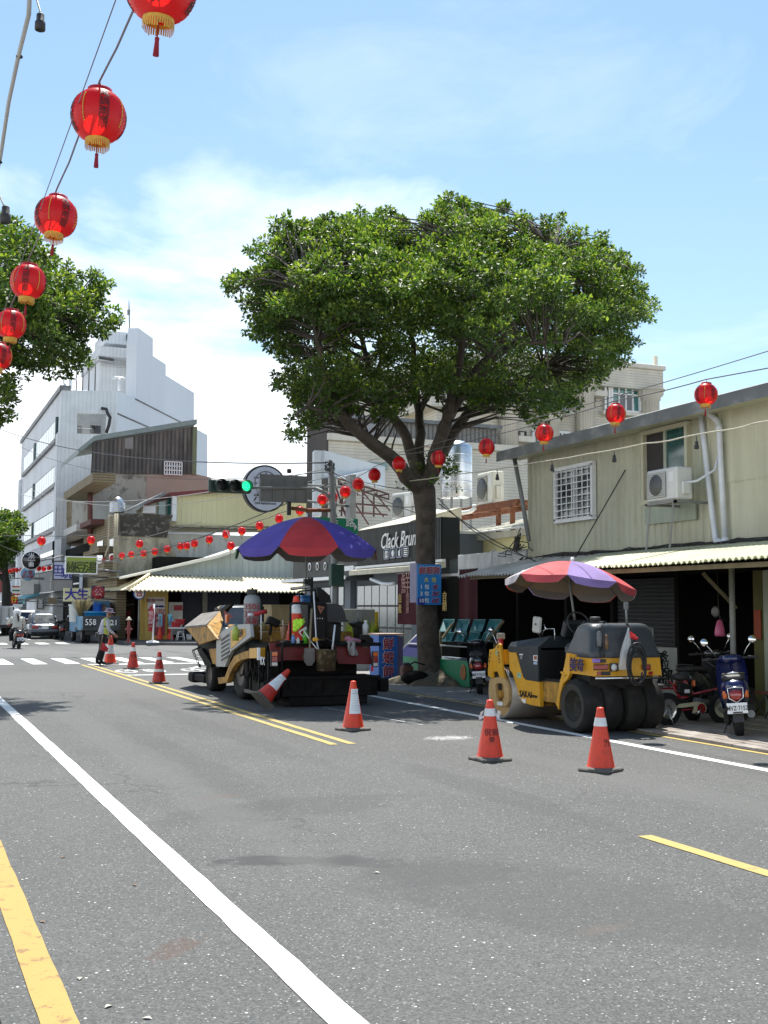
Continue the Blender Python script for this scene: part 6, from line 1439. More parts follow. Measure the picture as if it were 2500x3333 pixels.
for xx in (5.94,8.0): MB().bx(xx,xx+.12,23.9,24.8,.14,.30,bev=.02).build('push_arm',M_GREASE,pv)
# hopper with the near wing folded up
H = lambda x,y,X_: at(*c3(x,y),x=X_)
a,b,c_,d_ = H(18,435,5.80),H(350,405,5.80),H(505,610,5.80),H(230,700,5.80)
g = MB();g.prism([(p.y,p.z) for p in (a,b,c_,d_)],(5.80,0,0),Y,Z,X*.05);hp = g.build('hopper_wing',M_YELD,pv)
t0,t1 = H(265,222,6.45),H(550,182,6.45)
g = MB();o = Vector((.0,0,-.04));A_,B_ = a+Vector((-.02,.03,.02)),b+Vector((-.02,-.03,.02));g.add([A_,B_,t1,t0,A_+o,B_+o,t1+o,t0+o],[(0,1,2,3),(7,6,5,4),(0,4,5,1),(1,5,6,2),(2,6,7,3),(3,7,4,0)]);g.build('wing_lid',M_DUST,hp)
g = MB();p1,p2,p3,p4 = b,t1,H(600,330,6.35),H(520,600,5.95);g.add([p1,p2,p3,p4,p1+Y*.05,p2+Y*.05,p3+Y*.05,p4+Y*.05],[(0,1,2,3),(7,6,5,4),(0,4,5,1),(1,5,6,2),(2,6,7,3),(3,7,4,0)]);g.build('wing_end',M_YELD,hp)
g = MB();g.prism([(25.2,1.22),(22.9,1.15),(22.9,.5),(24.1,.5),(24.6,.75)],(6.0,0,0),Y,Z,X*1.9);g.build('hopper_floor',M_GREASE,pv)
g = MB();g.add([(7.95,25.4,1.3),(7.95,22.8,1.3),(7.5,22.6,1.68),(7.5,24.9,1.62)],[(0,1,2,3)]);g.build('hopper_wing',M_YELD,pv)
slab([c3(*p) for p in [(385,770),(495,760),(495,1010),(440,1000),(400,880)]],5.95,.3,'hopper_side',M_YELD,pv)
slab([c3(*p) for p in [(195,770),(260,760),(420,1000),(400,1045),(310,960),(240,880)]],5.92,.1,'hopper_ram',M_GREASE,pv)
slab([c3(*p) for p in [(560,160),(640,90),(720,85),(625,180),(620,270),(570,270)]],6.3,.08,'wing_hinge',M_GREASE,pv)
g = MB();p = [H(130,795,5.78),H(160,860,5.78),H(195,930,5.78),H(225,1010,5.78),H(245,1045,5.78)]
for i in range(13):
    k = i/12*4;j = min(3,int(k));q = p[j].lerp(p[j+1],k-j);ax_ = (0,1,0) if i % 2 else (1,0,0);g.lathe([(.022,-.007),(.03,0),(.022,.007),(.015,0),(.022,-.007)],q,ax_,10)
g.tube([H(130,795,5.78),H(180,770,5.8),H(250,740,5.9)],.018,6);tag(g.build('chain',M_CHAR,pv),kind='stuff')
g = MB();c = H(660,305,5.86);g.box(c,(.06,.1,.16),0,None,.015);g.build('side_marker',M_AMBL,pv);g = MB();g.add([H(610,170,6.1),H(760,265,6.1),H(640,350,6.1),H(615,300,6.1)],[(0,1,2,3)]);g.build('warning_flag',mat('dark_red_cloth',(.16,.02,.02),.8),pv)
# grey side cover with louvres and yellow badge
cv_ = slab([c3(*p) for p in [(490,1038),(495,640),(515,580),(560,520),(640,460),(730,418),(810,395),(1000,380),(1012,395),(1030,580),(725,800),(660,950),(626,1045)]],PX,.06,'side_cover',M_PGREY,pv)
slab([c3(*p) for p in [(542,980),(548,610),(600,560),(695,505),(705,600),(700,760),(615,985)]],PX-.008,.01,'louvre_panel',M_PGREY,cv_)
for i in range(6):
    y0 = 600+i*62;slab([c3(*p) for p in [(568,y0+20),(690,y0-55 if i else 530),(692,y0-25),(568,y0+55)]],PX-.012,.012,'louvre',M_CHAR,cv_)
slab([c3(*p) for p in [(712,478),(930,453),(942,555),(885,615),(722,765)]],PX-.01,.012,'badge_panel',M_YEL,cv_)
letter(pv,'HA45W',at(*c3(828,535),x=PX-.018),(0,-1,.06),Z,.22,M_INK,.004,.15,.003,.9);slab([c3(*p) for p in [(745,600),(840,585),(800,610),(745,640)]],PX-.014,.006,'badge_swoosh',M_PGREY,cv_)
slab([c3(*p) for p in [(515,1212),(625,1198),(662,1100),(700,1000),(770,880),(900,820),(1000,790),(1000,905),(880,940),(800,985),(742,1065),(690,1185),(655,1290),(530,1307)]],5.86,.1,'fender_arm',M_YELD,pv)
slab([c3(*p) for p in [(1003,760),(1115,752),(1115,910),(1003,912)]],5.86,.2,'tool_box',M_YEL,pv);slab([c3(*p) for p in [(1120,750),(1140,750),(1140,940),(1120,940)]],5.85,.04,'grab_bar',M_WHITE,pv)
letter(pv,'KX',at(*c3(1205,960),x=5.85),-Y,Z,.2,M_SIGNW,0)
# chassis and decks
MB().bx(6.3,7.8,19.9,24.2,.35,.75).build('chassis',M_GREASE,pv);MB().bx(6.02,8.0,19.75,22.9,.72,1.06,bev=.02).build('body',M_GREASE,pv)
MB().bx(6.1,7.95,21.3,22.7,1.06,1.38,bev=.03).build('engine_hood',M_YELD,pv);MB().bx(6.3,7.9,20.4,21.25,1.06,1.28,bev=.02).build('engine_hood',M_YELD,pv)
MB().bx(5.98,6.12,19.2,20.5,.15,.50,bev=.02).build('step_plate',M_GREASE,pv);MB().bx(5.95,6.35,19.4,20.9,.16,.22).build('step_plate',M_DUST,pv)
for yv in (19.45,20.0,20.55): MB().bx(5.96,6.02,yv-.04,yv+.04,.2,.95).build('hanger',M_GREASE,pv)
r_ = random.Random(4);g = MB()
for k in range(16): y0 = r_.uniform(19.4,21.2);g.tube([(5.98+r_.uniform(0,.15),y0,r_.uniform(.6,1.05)),(5.94,y0+r_.uniform(-.2,.2),r_.uniform(.4,.7)),(6.02,y0+r_.uniform(-.3,.3),r_.uniform(.2,.5))],.018,5)
g.build('hydraulic_hoses',M_GREASE,pv)
MB().bx(6.1,8.05,19.35,20.4,1.04,1.10).build('operator_deck',M_GREASE,pv)
RYp = 19.45
def rq(pts,name,m,th=.05,y=RYp,par=None): P_ = [at(*c4(*p),y=y) for p in pts];g = MB();g.prism([(p.x,p.z) for p in P_],(0,y,0),X,Z,Y*th);return g.build(name,m,par or pv)
rq([(-110,1005),(640,985),(640,1280),(150,1275),(-60,1310)],'rear_panel',M_PRED);rq([(905,1005),(1440,1005),(1475,1340),(960,1330),(905,1200)],'rear_panel',M_PRED)
rq([(1335,1030),(1402,1030),(1405,1085),(1340,1085)],'catch_plate',M_DUST,.02,RYp-.02);rq([(440,1100),(590,1100),(560,1250),(400,1250)],'tan_flap',mat('tan_canvas',(.11,.09,.05),.9),.02,RYp-.03)
rq([(250,1015),(480,1015),(480,1060),(260,1060)],'label_plate',mat('dull_plate',(.06,.06,.06),.6),.02,RYp-.03)
# screed
MB().bx(6.15,7.95,19.22,19.9,.17,.52,bev=.02).build('screed',M_GREASE,pv);MB().bx(6.3,7.75,19.25,19.95,.03,.17).build('screed_plate',M_GREASE,pv)
MB().bx(6.1,7.97,19.16,19.21,.48,.53).build('screed_walkway',M_GREASE,pv)
for xx in (6.3,6.62,6.96,7.3,7.6,7.9): MB().bx(xx*.97+.15,xx*.97+.17,19.18,19.22,.3,.46).build('screed_rib',M_GREASE,pv)
MB().bx(8.03,8.2,19.3,19.8,.22,.46,bev=.03).build('end_gate',M_GREASE,pv);MB().bx(5.95,6.13,19.25,19.9,.12,.4,bev=.03).build('end_gate',M_GREASE,pv)
# tail lamps
for k,(a,b) in enumerate(((c3(1345,812),c3(1425,1030)),(c4(1485,1150),c4(1550,1370)))):
    p,q = at(*a,y=19.3),at(*b,y=19.3);hh = p.z-q.z;cx_ = (p.x+q.x)/2;ww = abs(q.x-p.x)
    l = MB().box((cx_,19.3,(p.z+q.z)/2),(ww+.03,.06,hh+.03),0,None,.01).build('tail_lamp',M_CHAR,pv)
    for f0,f1,m in ((.0,.3,M_AMBL),(.31,.72,M_REDL),(.74,1,M_CLRL)): MB().box((cx_,19.262,p.z-hh*(f0+f1)/2),(ww,.03,hh*(f1-f0)*.94),0,None,.006).build('lens',m,l)
rq([(1462,1370),(1495,1370),(1492,1450),(1466,1450)],'reflector',mat('bright_red',(.6,.02,.03),.4),.02,19.2)
# rails
g = MB();T = lambda x,y: at(*c4(x,y),y=19.3)
g.tube([T(85,1430),T(88,1060),T(105,1010),T(150,988),T(760,985)],.02,8);g.build('guard_rail',M_BLK,pv)
g = MB();g.tube([T(215,960),T(215,440),T(230,405),T(270,395),T(750,397),T(768,410),T(772,1080)],.022,8);g.build('guard_rail',M_BLK,pv)
g = MB();g.tube([at(*c4(1248,690),y=20.3),at(*c4(1252,565),y=20.3),at(*c4(1325,560),y=20.3),at(*c4(1330,680),y=20.3)],.014,6);g.tube([at(*c4(1265,520),y=20.3),at(*c4(1268,700),y=20.3)],.014,6);g.build('guard_rail',M_STEELP,pv)
# consoles, seat
rq([(555,420),(770,400),(770,950),(555,950)],'console',M_BLK,.35,19.5);rq([(480,420),(560,420),(560,760),(480,760)],'console',M_BLK,.3,19.6)
tri = rq([(632,435),(650,428),(745,455),(680,560)],'slow_vehicle_sign',mat('worn_orange_sign',(.30,.12,.06),.6,var=.3,scale=10),.01,19.46);rq([(672,470),(708,470),(690,520)],'sign_centre',M_CHAR,.012,19.455,tri)
for k in range(3): c = at(*c4(632+k*38,630),y=19.49);MB().lathe([(.012,0),(.001,-.006)],c,Y,8).build('indicator',M_CLRL,pv)
g = MB();p0,p1 = at(*c4(785,660),y=19.8),at(*c4(1075,660),y=19.8);zt_ = at(*c4(900,395),y=19.8).z;zb_ = p0.z
g.prism([(p0.x,zb_),(p0.x,zt_),(p0.x+(p1.x-p0.x)*.55,zt_-.01),(p0.x+(p1.x-p0.x)*.8,zt_-.06),(p0.x+(p1.x-p0.x)*.95,zt_-.2),(p1.x,zb_+.02)],(0,19.8,0),X,Z,Y*.45);g.build('seat_hood',M_HOOD,pv)
rq([(790,645),(1085,640),(1115,665),(1100,685),(800,690)],'seat',M_CHAR,.5,19.75);rq([(870,690),(1000,690),(990,1000),(880,1000)],'seat_base',M_BLK,.3,19.9)
rq([(1195,705),(1290,670),(1400,700),(1410,740),(1260,780)],'control_panel',M_BLK,.3,20.0);rq([(1240,760),(1360,760),(1340,980),(1260,980)],'control_stand',M_BLK,.2,20.0)
rq([(1380,870),(1495,940),(1500,1040),(1400,1050),(1370,960)],'side_box',M_BLK,.3,19.6)
# light bar, tool clutter frame above the console
rq([(225,150),(495,118),(500,165),(232,200)],'light_bar',M_CHAR,.06,20.2)
for i in range(11): rq([(238+i*24,156-i*2.6),(254+i*24,154-i*2.6),(256+i*24,176-i*2.6),(240+i*24,178-i*2.6)],'led',M_CLRL,.01,20.18)
g = MB();T2 = lambda x,y: at(*c4(x,y),y=20.3);g.tube([T2(545,400),T2(545,0)],.03,8);g.tube([T2(350,390),T2(352,210),T2(600,190),T2(620,380)],.018,6);g.tube([T2(495,0),T2(520,60),T2(500,120)],.02,6);g.build('lamp_mast',M_BLK,pv)
rq([(440,20),(550,20),(560,110),(440,100)],'clamp',M_BLK,.1,20.25);rq([(620,150),(690,160),(830,280),(850,390),(700,395),(640,300)],'black_box',M_BLK,.3,20.3)
# ------------------------------------------------------------------ gear lying on the paver
def prop(name,label,cat,mb,m,base): t = tag(mb.build(name,m),label,cat);return t
gc = thing('gas_cylinder','grey gas cylinder with red painted numbers on the paver','gas cylinder',(6.27,21.0,1.38));c = at(820,2026,y=21.0)
g = MB();z0 = 1.38;zt_ = at(820,1935,y=21).z;rd = .155
g.lathe([(.12,z0),(rd,z0+.03),(rd,zt_-.12),(rd*.85,zt_-.04),(rd*.4,zt_),(.05,zt_+.01),(.05,zt_+.06)],(c.x,21.0,0),n=24);g.build('bottle',mat('grey_gas_paint',(.27,.30,.31),.55,var=.1,patch=.25,patch_col=(.15,.13,.12),patch_scale=9),gc)
g = MB();g.lathe([(.10,zt_+.0),(.105,zt_+.10)],(c.x,21,0),n=18,a0=.6,a1=5.7);g.cyl((c.x,21,zt_+.05),(c.x,21,zt_+.13),.02,n=8);g.build('collar',M_CHAR,gc)
letter(gc,'3501\n3500',(c.x-.05,21-rd-.004,zt_-.30),Vector((1,-.25,0)),Z,.15,mat('red_stencil',(.35,.03,.03),.6),.01,ext=.002);letter(gc,'瓦斯',(c.x-.05,21-rd-.004,zt_-.5),Vector((1,-.25,0)),Z,.13,MATS['red_stencil'],.01,ext=.002)
bk_ = thing('tar_bucket','tar-crusted metal bucket hanging on the back of the paver','bucket',(7.17,19.1,.58));p,q = at(*c4(770,1115),y=19.1),at(*c4(770,1435),y=19.1)
g = MB();g.lathe([(.001,q.z+.01),(.165,q.z),(.19,p.z),(.20,p.z+.01),(.18,p.z+.005),(.155,q.z+.03),(.001,q.z+.03)],(p.x,19.1,0),n=22);g.build('pail',mat('tar_crusted_tin',(.10,.075,.04),.6,.3,.5,8,bump=.6,bscale=40,patch=.7,patch_col=(.30,.25,.15),patch_scale=11),bk_)
g = MB();g.tube([(p.x-.19,19.1,p.z),(p.x-.12,19.15,p.z+.15),(p.x,19.3,p.z+.22),(p.x+.12,19.15,p.z+.15),(p.x+.19,19.1,p.z)],.008,5);g.build('bail',M_CHAR,bk_)
sv = thing('shovel','long-handled shovel leaning on the paver railing','shovel',(6.9,19.2,.6));g = MB();g.tube([at(*c4(545,480),y=19.25),at(*c4(522,820),y=19.2),at(*c4(512,1100),y=19.1)],.02,6);g.build('handle',M_WOOD,sv)
g = MB();g.prism([(-.09,0),(.09,0),(.1,-.22),(.04,-.3),(-.04,-.3),(-.1,-.22)],at(*c4(512,1090),y=19.08),X,Z,Y*.02);g.build('blade',M_DUST,sv)
rk = thing('asphalt_rake','thin rake with pale shaft and yellow grip on the paver','rake',(7,19.2,.9));g = MB();g.tube([at(*c4(572,215),y=19.22),at(*c4(590,500),y=19.2),at(*c4(612,960),y=19.15),at(*c4(650,1105),y=19.1)],.012,6);g.build('shaft',M_PVC,rk);g = MB();g.box(at(*c4(600,955),y=19.14),(.1,.04,.07),0,None,.015);g.build('grip',M_YEL,rk)
br = thing('broom_handle','pale broom handle standing in the tar bucket','broom',(7.3,19.2,.9));g = MB();g.tube([at(*c4(903,730),y=19.2),at(*c4(862,1110),y=19.12)],.017,7);g.build('handle',M_PVC,br)
sq = thing('squeegee','white framed squeegee propped against the paver rail','squeegee',(6.8,19.15,1.1));g = MB();g.tube([at(*c4(345,845),y=19.2),at(*c4(460,762),y=19.2)],.014,6);g.tube([at(*c4(415,810),y=19.2),at(*c4(500,935),y=19.18),at(*c4(560,1020),y=19.15),at(*c4(630,1105),y=19.1)],.011,6);g.tube([at(*c4(360,850),y=19.2),at(*c4(410,920),y=19.2)],.009,6);g.build('frame',M_WHITE,sq)
def cloth(label,pts,y,m,name='cloth',cat='cloth',fold=.03,bulge=.06):
    P_ = [at(*c4(*p),y=y) for p in pts];a,b,c,d = P_;g = MB()
    g.grid(lambda u,v: (a.lerp(b,u)).lerp(d.lerp(c,u),v)+Vector((.01*math.sin(v*9),-bulge*math.sin(math.pi*u)*(.5+.5*v)-fold*math.sin(u*11+v*3),.012*math.sin(u*14))),14,10);o = g.build(name,m)
    md = o.modifiers.new('s','SOLIDIFY');md.thickness = .012;return tag(o,label,cat)
cloth('grey towel hanging over the red paver panel',[(1080,985),(1215,985),(1245,1205),(1110,1195)],19.38,mat('grey_towel',(.30,.29,.27),.95,var=.2,scale=20,bump=.4),'towel','towel')
g = MB();r_ = random.Random(9);c = at(*c4(1185,955),y=19.5)
for k in range(9): g.ball(c+Vector((r_.uniform(-.12,.12),r_.uniform(-.08,.05),r_.uniform(-.03,.03))),(r_.uniform(.06,.1),.06,r_.uniform(.03,.05)),10,6)
prop('crumpled_rag','pink rag crumpled on top of the red paver panel','rag',g,mat('pink_rag',(.40,.17,.22),.95,var=.25,scale=20,bump=.5),None)
vs_ = cloth('neon yellow-green safety vest hung on the paver railing',[(290,645),(425,640),(430,690),(300,800)],19.24,mat('neon_vest',(.45,.80,.05),.8,var=.15,scale=10),'safety_vest','safety vest')
g = MB();c = at(*c4(310,740),y=19.22)
for k in range(5): g.ball(c+Vector((r_.uniform(-.03,.04),r_.uniform(-.03,.03),-.03*k+.06)),(.05,.04,.05),10,6)
o = g.build('vest_fold',MATS['neon_vest'],vs_)
def bottle(label,px,y,h,r,m,capm,zb):
    c = at(*c4(px,500),y=y);t = thing('bottle',label,'bottle',(c.x,y,zb));g = MB();g.lathe([(.001,zb),(r,zb),(r,zb+h*.65),(r*.45,zb+h*.82),(r*.4,zb+h*.9),(.001,zb+h*.9)],(c.x,y,0),n=14);g.build('bottle_body',m,t);g = MB();g.lathe([(r*.5,zb+h*.88),(r*.5,zb+h),(.001,zb+h)],(c.x,y,0),n=12);g.build('cap',capm,t)
M_PLW = mat('milky_plastic',(.55,.57,.56),.4)
bottle('milky plastic bottle standing by the paver control stand',1375,19.6,.26,.055,M_PLW,M_WHITE,at(*c4(1375,880),y=19.6).z);bottle('small white and blue bottle beside the neon vest',260,19.3,.17,.04,mat('blue_label_plastic',(.12,.25,.5),.4),mat('yellow_cap',(.6,.4,.04),.5),1.1)
bottle('short white bottle on the paver deck under the rail',335,19.3,.1,.035,M_PLW,M_WHITE,1.1);bottle('green drink bottle on the paver deck near the squeegee',450,19.32,.26,.05,mat('green_bottle',(.1,.4,.03),.3),M_WHITE,1.1)
bottle('yellow-green jug in a wire basket beside the grey paver cover',-625,20.0,.30,.062,mat('chartreuse_jug',(.35,.42,.06),.3),mat('blue_grey_cap',(.1,.2,.22),.5),at(*c3(1095,640),y=20).z)
t = thing('paper_cup','brown paper cup with straw on the paver deck','cup',(6.3,19.5,1.1));c = at(*c4(100,945),y=19.5);g = MB();g.lathe([(.001,c.z),(.035,c.z),(.052,c.z+.20),(.055,c.z+.21),(.001,c.z+.215)],(c.x,19.5,0),n=16);g.build('cup_body',mat('brown_cup',(.30,.19,.12),.7),t);g = MB();g.tube([(c.x,19.5,c.z+.2),(c.x-.01,19.5,c.z+.33)],.006,5);g.build('straw',M_WHITE,t)
t = thing('blue_crate','blue plastic crate on top of the paver engine hood','crate',(6.9,20.6,1.8));p,q = at(*c4(400,295),y=20.6),at(*c4(612,388),y=20.6);MB().bx(p.x,q.x,20.6,20.95,q.z,p.z,bev=.02).build('crate_body',mat('blue_crate_plastic',(.02,.13,.34),.5),t);MB().bx(p.x-.01,q.x+.01,20.58,20.97,p.z,p.z+.03).build('rim',MATS['blue_crate_plastic'],t);MB().bx(p.x,q.x,20.6,20.95,1.38,q.z-.01).build('rack',M_BLK,t)
t = thing('plywood_crate','weathered plywood box on the paver behind the gas cylinder','box',(6.6,21.6,1.4));p,q = at(*c3(1350,110),y=21.4),at(*c3(1640,370),y=21.4);MB().bx(p.x,q.x,21.4,21.9,max(1.385,q.z),p.z).build('box_body',mat('plywood',(.33,.26,.14),.8,var=.2,scale=4),t);MB().bx(p.x-.02,q.x+.02,21.38,21.92,p.z+.002,p.z+.03).build('box_lid',mat('plywood',(.33,.26,.14),.8),t)
t = thing('burner_torch','gas burner torch with red valve hanging on the paver','torch',(6.2,20.2,1.5));g = MB();W_ = lambda x,y: at(*c3(x,y),y=20.2);g.tube([W_(1185,180),W_(1187,620)],.013,6);g.tube([W_(985,240),W_(1060,240)],.03,8);g.build('lance',M_PVC,t);g = MB();g.tube([W_(1070,235),W_(1200,200),W_(1270,190)],.04,8);g.build('valve',mat('red_valve',(.35,.02,.025),.5),t);g = MB();g.tube([W_(1190,370),W_(1230,400),W_(1240,470)],.035,8);g.build('burner_head',mat('olive_metal',(.14,.13,.05),.6),t)
t = thing('tinted_visor','black control box on a stalk at the paver side','control box',(6.5,20.2,1.4));g = MB();g.box(at(*c3(1370,350),y=20.2),(.24,.14,.14),0,Matrix.Rotation(.4,3,'Y'),.02);g.build('box_body',M_BLK,t);g = MB();g.tube([at(*c3(1340,400),y=20.2),at(*c3(1320,560),y=20.2)],.03,6);g.build('stalk',M_BLK,t)
# ================================================================== traffic cones
M_CONE = mat('orange_red_cone',(.70,.045,.012),.45,var=.10,scale=6,streak=.45,streak_col=(.33,.03,.015),patch=.3,patch_col=(.30,.035,.015),patch_scale=9)
M_CONED = mat('grimy_red_cone',(.48,.03,.014),.5,var=.15,scale=6,streak=.5,streak_col=(.18,.02,.01),patch=.3,patch_col=(.14,.02,.01),patch_scale=10)
M_REFL = mat('reflective_band',(.66,.67,.66),.4,var=.12,scale=12,patch=.2,patch_col=(.35,.33,.31),patch_scale=18)
M_CBASE = mat('dusty_rubber_base',(.10,.095,.085),.85,var=.25,scale=9)
M_PAPER = mat('taped_paper',(.66,.72,.74),.6,var=.05,scale=8);M_SCRAWL = mat('scrawl_ink',(.03,.01,.01),.7)
def cone(label,loc,h=.68,bands=((.49,.585),),m=None,notice=None,scrawl=None,rz=0.,rot=None,wide=1.,group='traffic cones closing the lane',tex=None,shred=False):
    t = thing('traffic_cone',label,'traffic cone',loc,rz,group,world=False);m = m or M_CONE
    if rot: t.rotation_euler = rot
    k = h/.68;R0,R1 = .145*k*wide,.036*k;rad = lambda z: R0+(R1-R0)*(z-.05)/(h-.05)
    g = MB();g.lathe([(R0*1.12,.035),(R0*1.06,.05),(R0,.07),(rad(h*.5),h*.5),(R1+.004,h-.03),(R1,h-.006),(R1*.75,h),(R1*.6,h-.02)],n=26);g.build('cone_body',m,t)
    g = MB();g.box((0,0,.018),(.37*k,.37*k,.036),0,None,.012);g.lathe([(R0*1.3,.034),(R0*1.14,.05),(R0*1.02,.05)],n=20);g.build('base',M_CBASE,t)
    for a,b in bands: g = MB();g.lathe([(rad(a)+.003,a),(rad(b)+.003,b)],n=26);g.build('band',M_REFL,t)
    if notice:
        a,b,w = notice;g = MB();th = -math.pi/2-YAW;rr = lambda z: rad(z)+.006
        g.grid(lambda u,v: (rr(a+(b-a)*v)*math.cos(th+(u-.5)*w*(1.6 if v < .9 else 2.2)),rr(a+(b-a)*v)*math.sin(th+(u-.5)*w*1.6),a+(b-a)*v),8,6,0,True);nt_ = g.build('paper_notice',M_PAPER,t)
        g = MB();r_ = random.Random(int(h*1000)+int(loc[0]*10))
        for i in range(9):
            v0 = b-(i+1)*(b-a)/10.5;x0 = -.36;big = .007 if i < 2 else .003
            while x0 < .34:
                x1 = min(.36,x0+r_.uniform(.03,.14));q = [(x0,v0),(x1,v0),(x1,v0+big),(x0,v0+big)];g.add([((rad(z)+.0085)*math.cos(th+u*w*1.5),(rad(z)+.0085)*math.sin(th+u*w*1.5),z) for u,z in q],[(0,1,2,3)]);x0 = x1+r_.uniform(.02,.05)
        tag(g.build('notice_print',M_SCRAWL,nt_),kind='stuff')
    if scrawl:
        for s_,z,sz in scrawl:
            th = -math.pi/2-YAW;me = text_mesh(s_,sz,M_SCRAWL,.004,0,.0006);o = bpy.data.objects.new('marker_writing',me);COL.objects.link(o);o.parent = t
            sl_ = math.atan((R0-R1)/(h-.05));o.rotation_euler = (math.pi/2-sl_,0,th+math.pi/2);o.location = ((rad(z)+.004)*math.cos(th),(rad(z)+.004)*math.sin(th),z)
    if shred:
        for sgn in (-1,1): g = MB();c = Vector((sgn*.08*math.cos(YAW),-sgn*.08*math.sin(YAW),.52));g.grid(lambda u,v: c+Vector((sgn*u*.045,.02*math.sin(v*5),(v-.5)*.09-u*.02)),3,3);g.build('torn_paper',M_WHITE,t)
    return t
cone('dirty traffic cone nearest the right edge with one white band',at(1956,2510),.67,((.475,.565),),None,rz=.5,scrawl=(('ㄌ',.3,.09),))
cone('traffic cone with black marker writing and torn paper band before the roller drum',at(1595,2475),.68,((.50,.585),),None,rz=.1,scrawl=(('倪振',.32,.085),('榮',.24,.07)),shred=True)
cone('traffic cone with a long paper notice in the middle of the road',at(1149,2377),.69,(),None,rz=.35,notice=(.24,.58,1.0))
cone('battered traffic cone with torn white paper beside the double yellow line',at(517,2225),.72,((.54,.60),(.27,.33)),M_CONED,scrawl=(('大',.42,.1),))
cone('traffic cone with handwritten characters standing on the bicycle box',at(432,2178),.74,((.50,.61),),M_CONED,rz=.4,scrawl=(('大安',.36,.11),))
cone('tall traffic cone with wide white band held by the worker',at(358,2162),.86,((.32,.58),),M_CONE,notice=None)
cone('traffic cone with dark tip standing on the paver deck',(6.5,19.55,1.1),.83,((.52,.70),),M_CONE,group='cones on the paver')
f0 = at(850,2314);cone('traffic cone with paper notice tipped against the paver',(f0.x,f0.y,.17),.72,(),M_CONED,notice=(.27,.55,1.1),rot=(R(-8),R(46),0))
for k,(px,lab) in enumerate(((1040,'cone with an upright blue label board in front of the ochre pier'),(1205,'scribbled cone with a tilted blue label board beside the white panel'))):
    p = at(300+px/4.74,1880+965/4.74,z=.13);c = cone(lab,p,.78,(),M_CONE,group='cones by the eatery',scrawl=(('水',.4,.2),) if k else None)
    g = MB();g.box((0,-.04,.98),(.22,.03,.62),0,Matrix.Rotation(.0 if k == 0 else -.2,3,'Y'),.01);b = g.build('label_board',mat('light_blue_board',(.16,.50,.66),.5),c)
    for i in range(5): g = MB();g.box((-.0 if k == 0 else .02*i-.05,-.06,.78+i*.09),(.10,.01,.05));g.build('board_print',mat('navy_print',(.03,.07,.2),.6),b)
# ================================================================== lanterns and cords
M_SILK = thin('red_lantern_silk',(.66,.010,.014),(.85,.015,.012),.38,.38,.06,5);M_RIM = mat('red_lantern_rim',(.42,.006,.012),.4);M_GOLDF = mat('gold_fringe',(.58,.36,.05),.6,var=.2,scale=30);M_TASS = mat('dark_red_tassel',(.25,.008,.02),.8)
def lantern(detail=2,D=.30,text='風調雨順'):
    t = thing('lantern','','lantern',(0,0,0),0,None,world=False);r = D/2;nr = 15 if detail == 2 else 8;ns = 28 if detail == 2 else 12
    prof = []
    for i in range(nr*2+1):
        a = -1.18+2.36*i/(nr*2);rr = r*(math.cos(a)**.8 if True else 1);rr *= (1.0 if i % 2 else .952) if detail == 2 else 1;prof.append((rr,r*.93*math.sin(a)/math.sin(1.18)*.96))
    g = MB();g.lathe(prof,n=ns);b = g.build('lantern_body',M_SILK,t);zt_ = prof[-1][1];zb_ = prof[0][1];rt = prof[-1][0]
    g = MB();g.lathe([(rt*1.0,zt_-.004),(rt*1.02,zt_+D*.07),(rt*.9,zt_+D*.075),(rt*.88,zt_)],n=ns);g.build('top_rim',M_RIM,t)
    g = MB();nf = 40 if detail == 2 else 14;rb_ = prof[0][0];rz = random.Random(2)
    g.lathe([(rb_,zb_+.004),(rb_*1.02,zb_-D*.05)],n=ns)
    for k in range(nf):
        a = 2*math.pi*k/nf;w = math.pi/nf*.8;l = D*(.15+rz.uniform(-.02,.03));g.add([(rb_*1.02*math.cos(a+s*w),rb_*1.02*math.sin(a+s*w),z) for s,z in ((-1,zb_-D*.045),(1,zb_-D*.045),(.8,zb_-l),(-.8,zb_-l))],[(0,1,2,3)])
    g.build('fringe',M_GOLDF,t)
    g = MB();g.tube([(0,0,zb_),(0,0,zb_-D*.27)],.003,4);g.lathe([(.001,zb_-D*.24),(D*.035,zb_-D*.27),(D*.03,zb_-D*.31),(D*.045,zb_-D*.52),(.001,zb_-D*.52)],n=8);g.build('tassel',M_TASS,t)
    g = MB();g.tube([(0,0,zt_+D*.06),(0,0,zt_+D*.20)],.004,4);g.tube([(-rt*.9,0,zt_+D*.05),(0,0,zt_+D*.12),(rt*.9,0,zt_+D*.05)],.003,4);g.build('hook',M_CHAR,t)
    if detail == 2:
        for k in range(4):     # printed characters and gold dotted lines, wrapped on the silk
            a = k*math.pi/2
            for j,ch in enumerate(text):
                me = text_mesh(ch,D*.20,M_INK,.006,0,.0005).copy();zc_ = D*(.285-.19*j)
                for v in me.vertices:
                    z = zc_+v.co.y;aa = a+v.co.x/(r*.95);s_ = max(-1,min(1,z/(r*.93*.96)*math.sin(1.18)));rr = r*math.cos(math.asin(s_))**.8*1.008+v.co.z*.3;v.co = (rr*math.cos(aa),rr*math.sin(aa),z)
                o = bpy.data.objects.new('character',me);COL.objects.link(o);o.parent = b
            g = MB()
            for j in range(14):
                z = D*(.27-.04*j);s_ = max(-1,min(1,z/(r*.93*.96)*math.sin(1.18)));rr = r*math.cos(math.asin(s_))**.8*1.012;aa = a+math.pi/4;g.ball((rr*math.cos(aa),rr*math.sin(aa),z),(.004,.004,.0055),5,4)
            g.build('gold_dots',M_GOLDF,b)
    return t
L2 = lantern(2);L1 = lantern(1)
ORD = ('first','second','third','fourth','fifth','sixth','seventh','eighth','ninth','tenth')
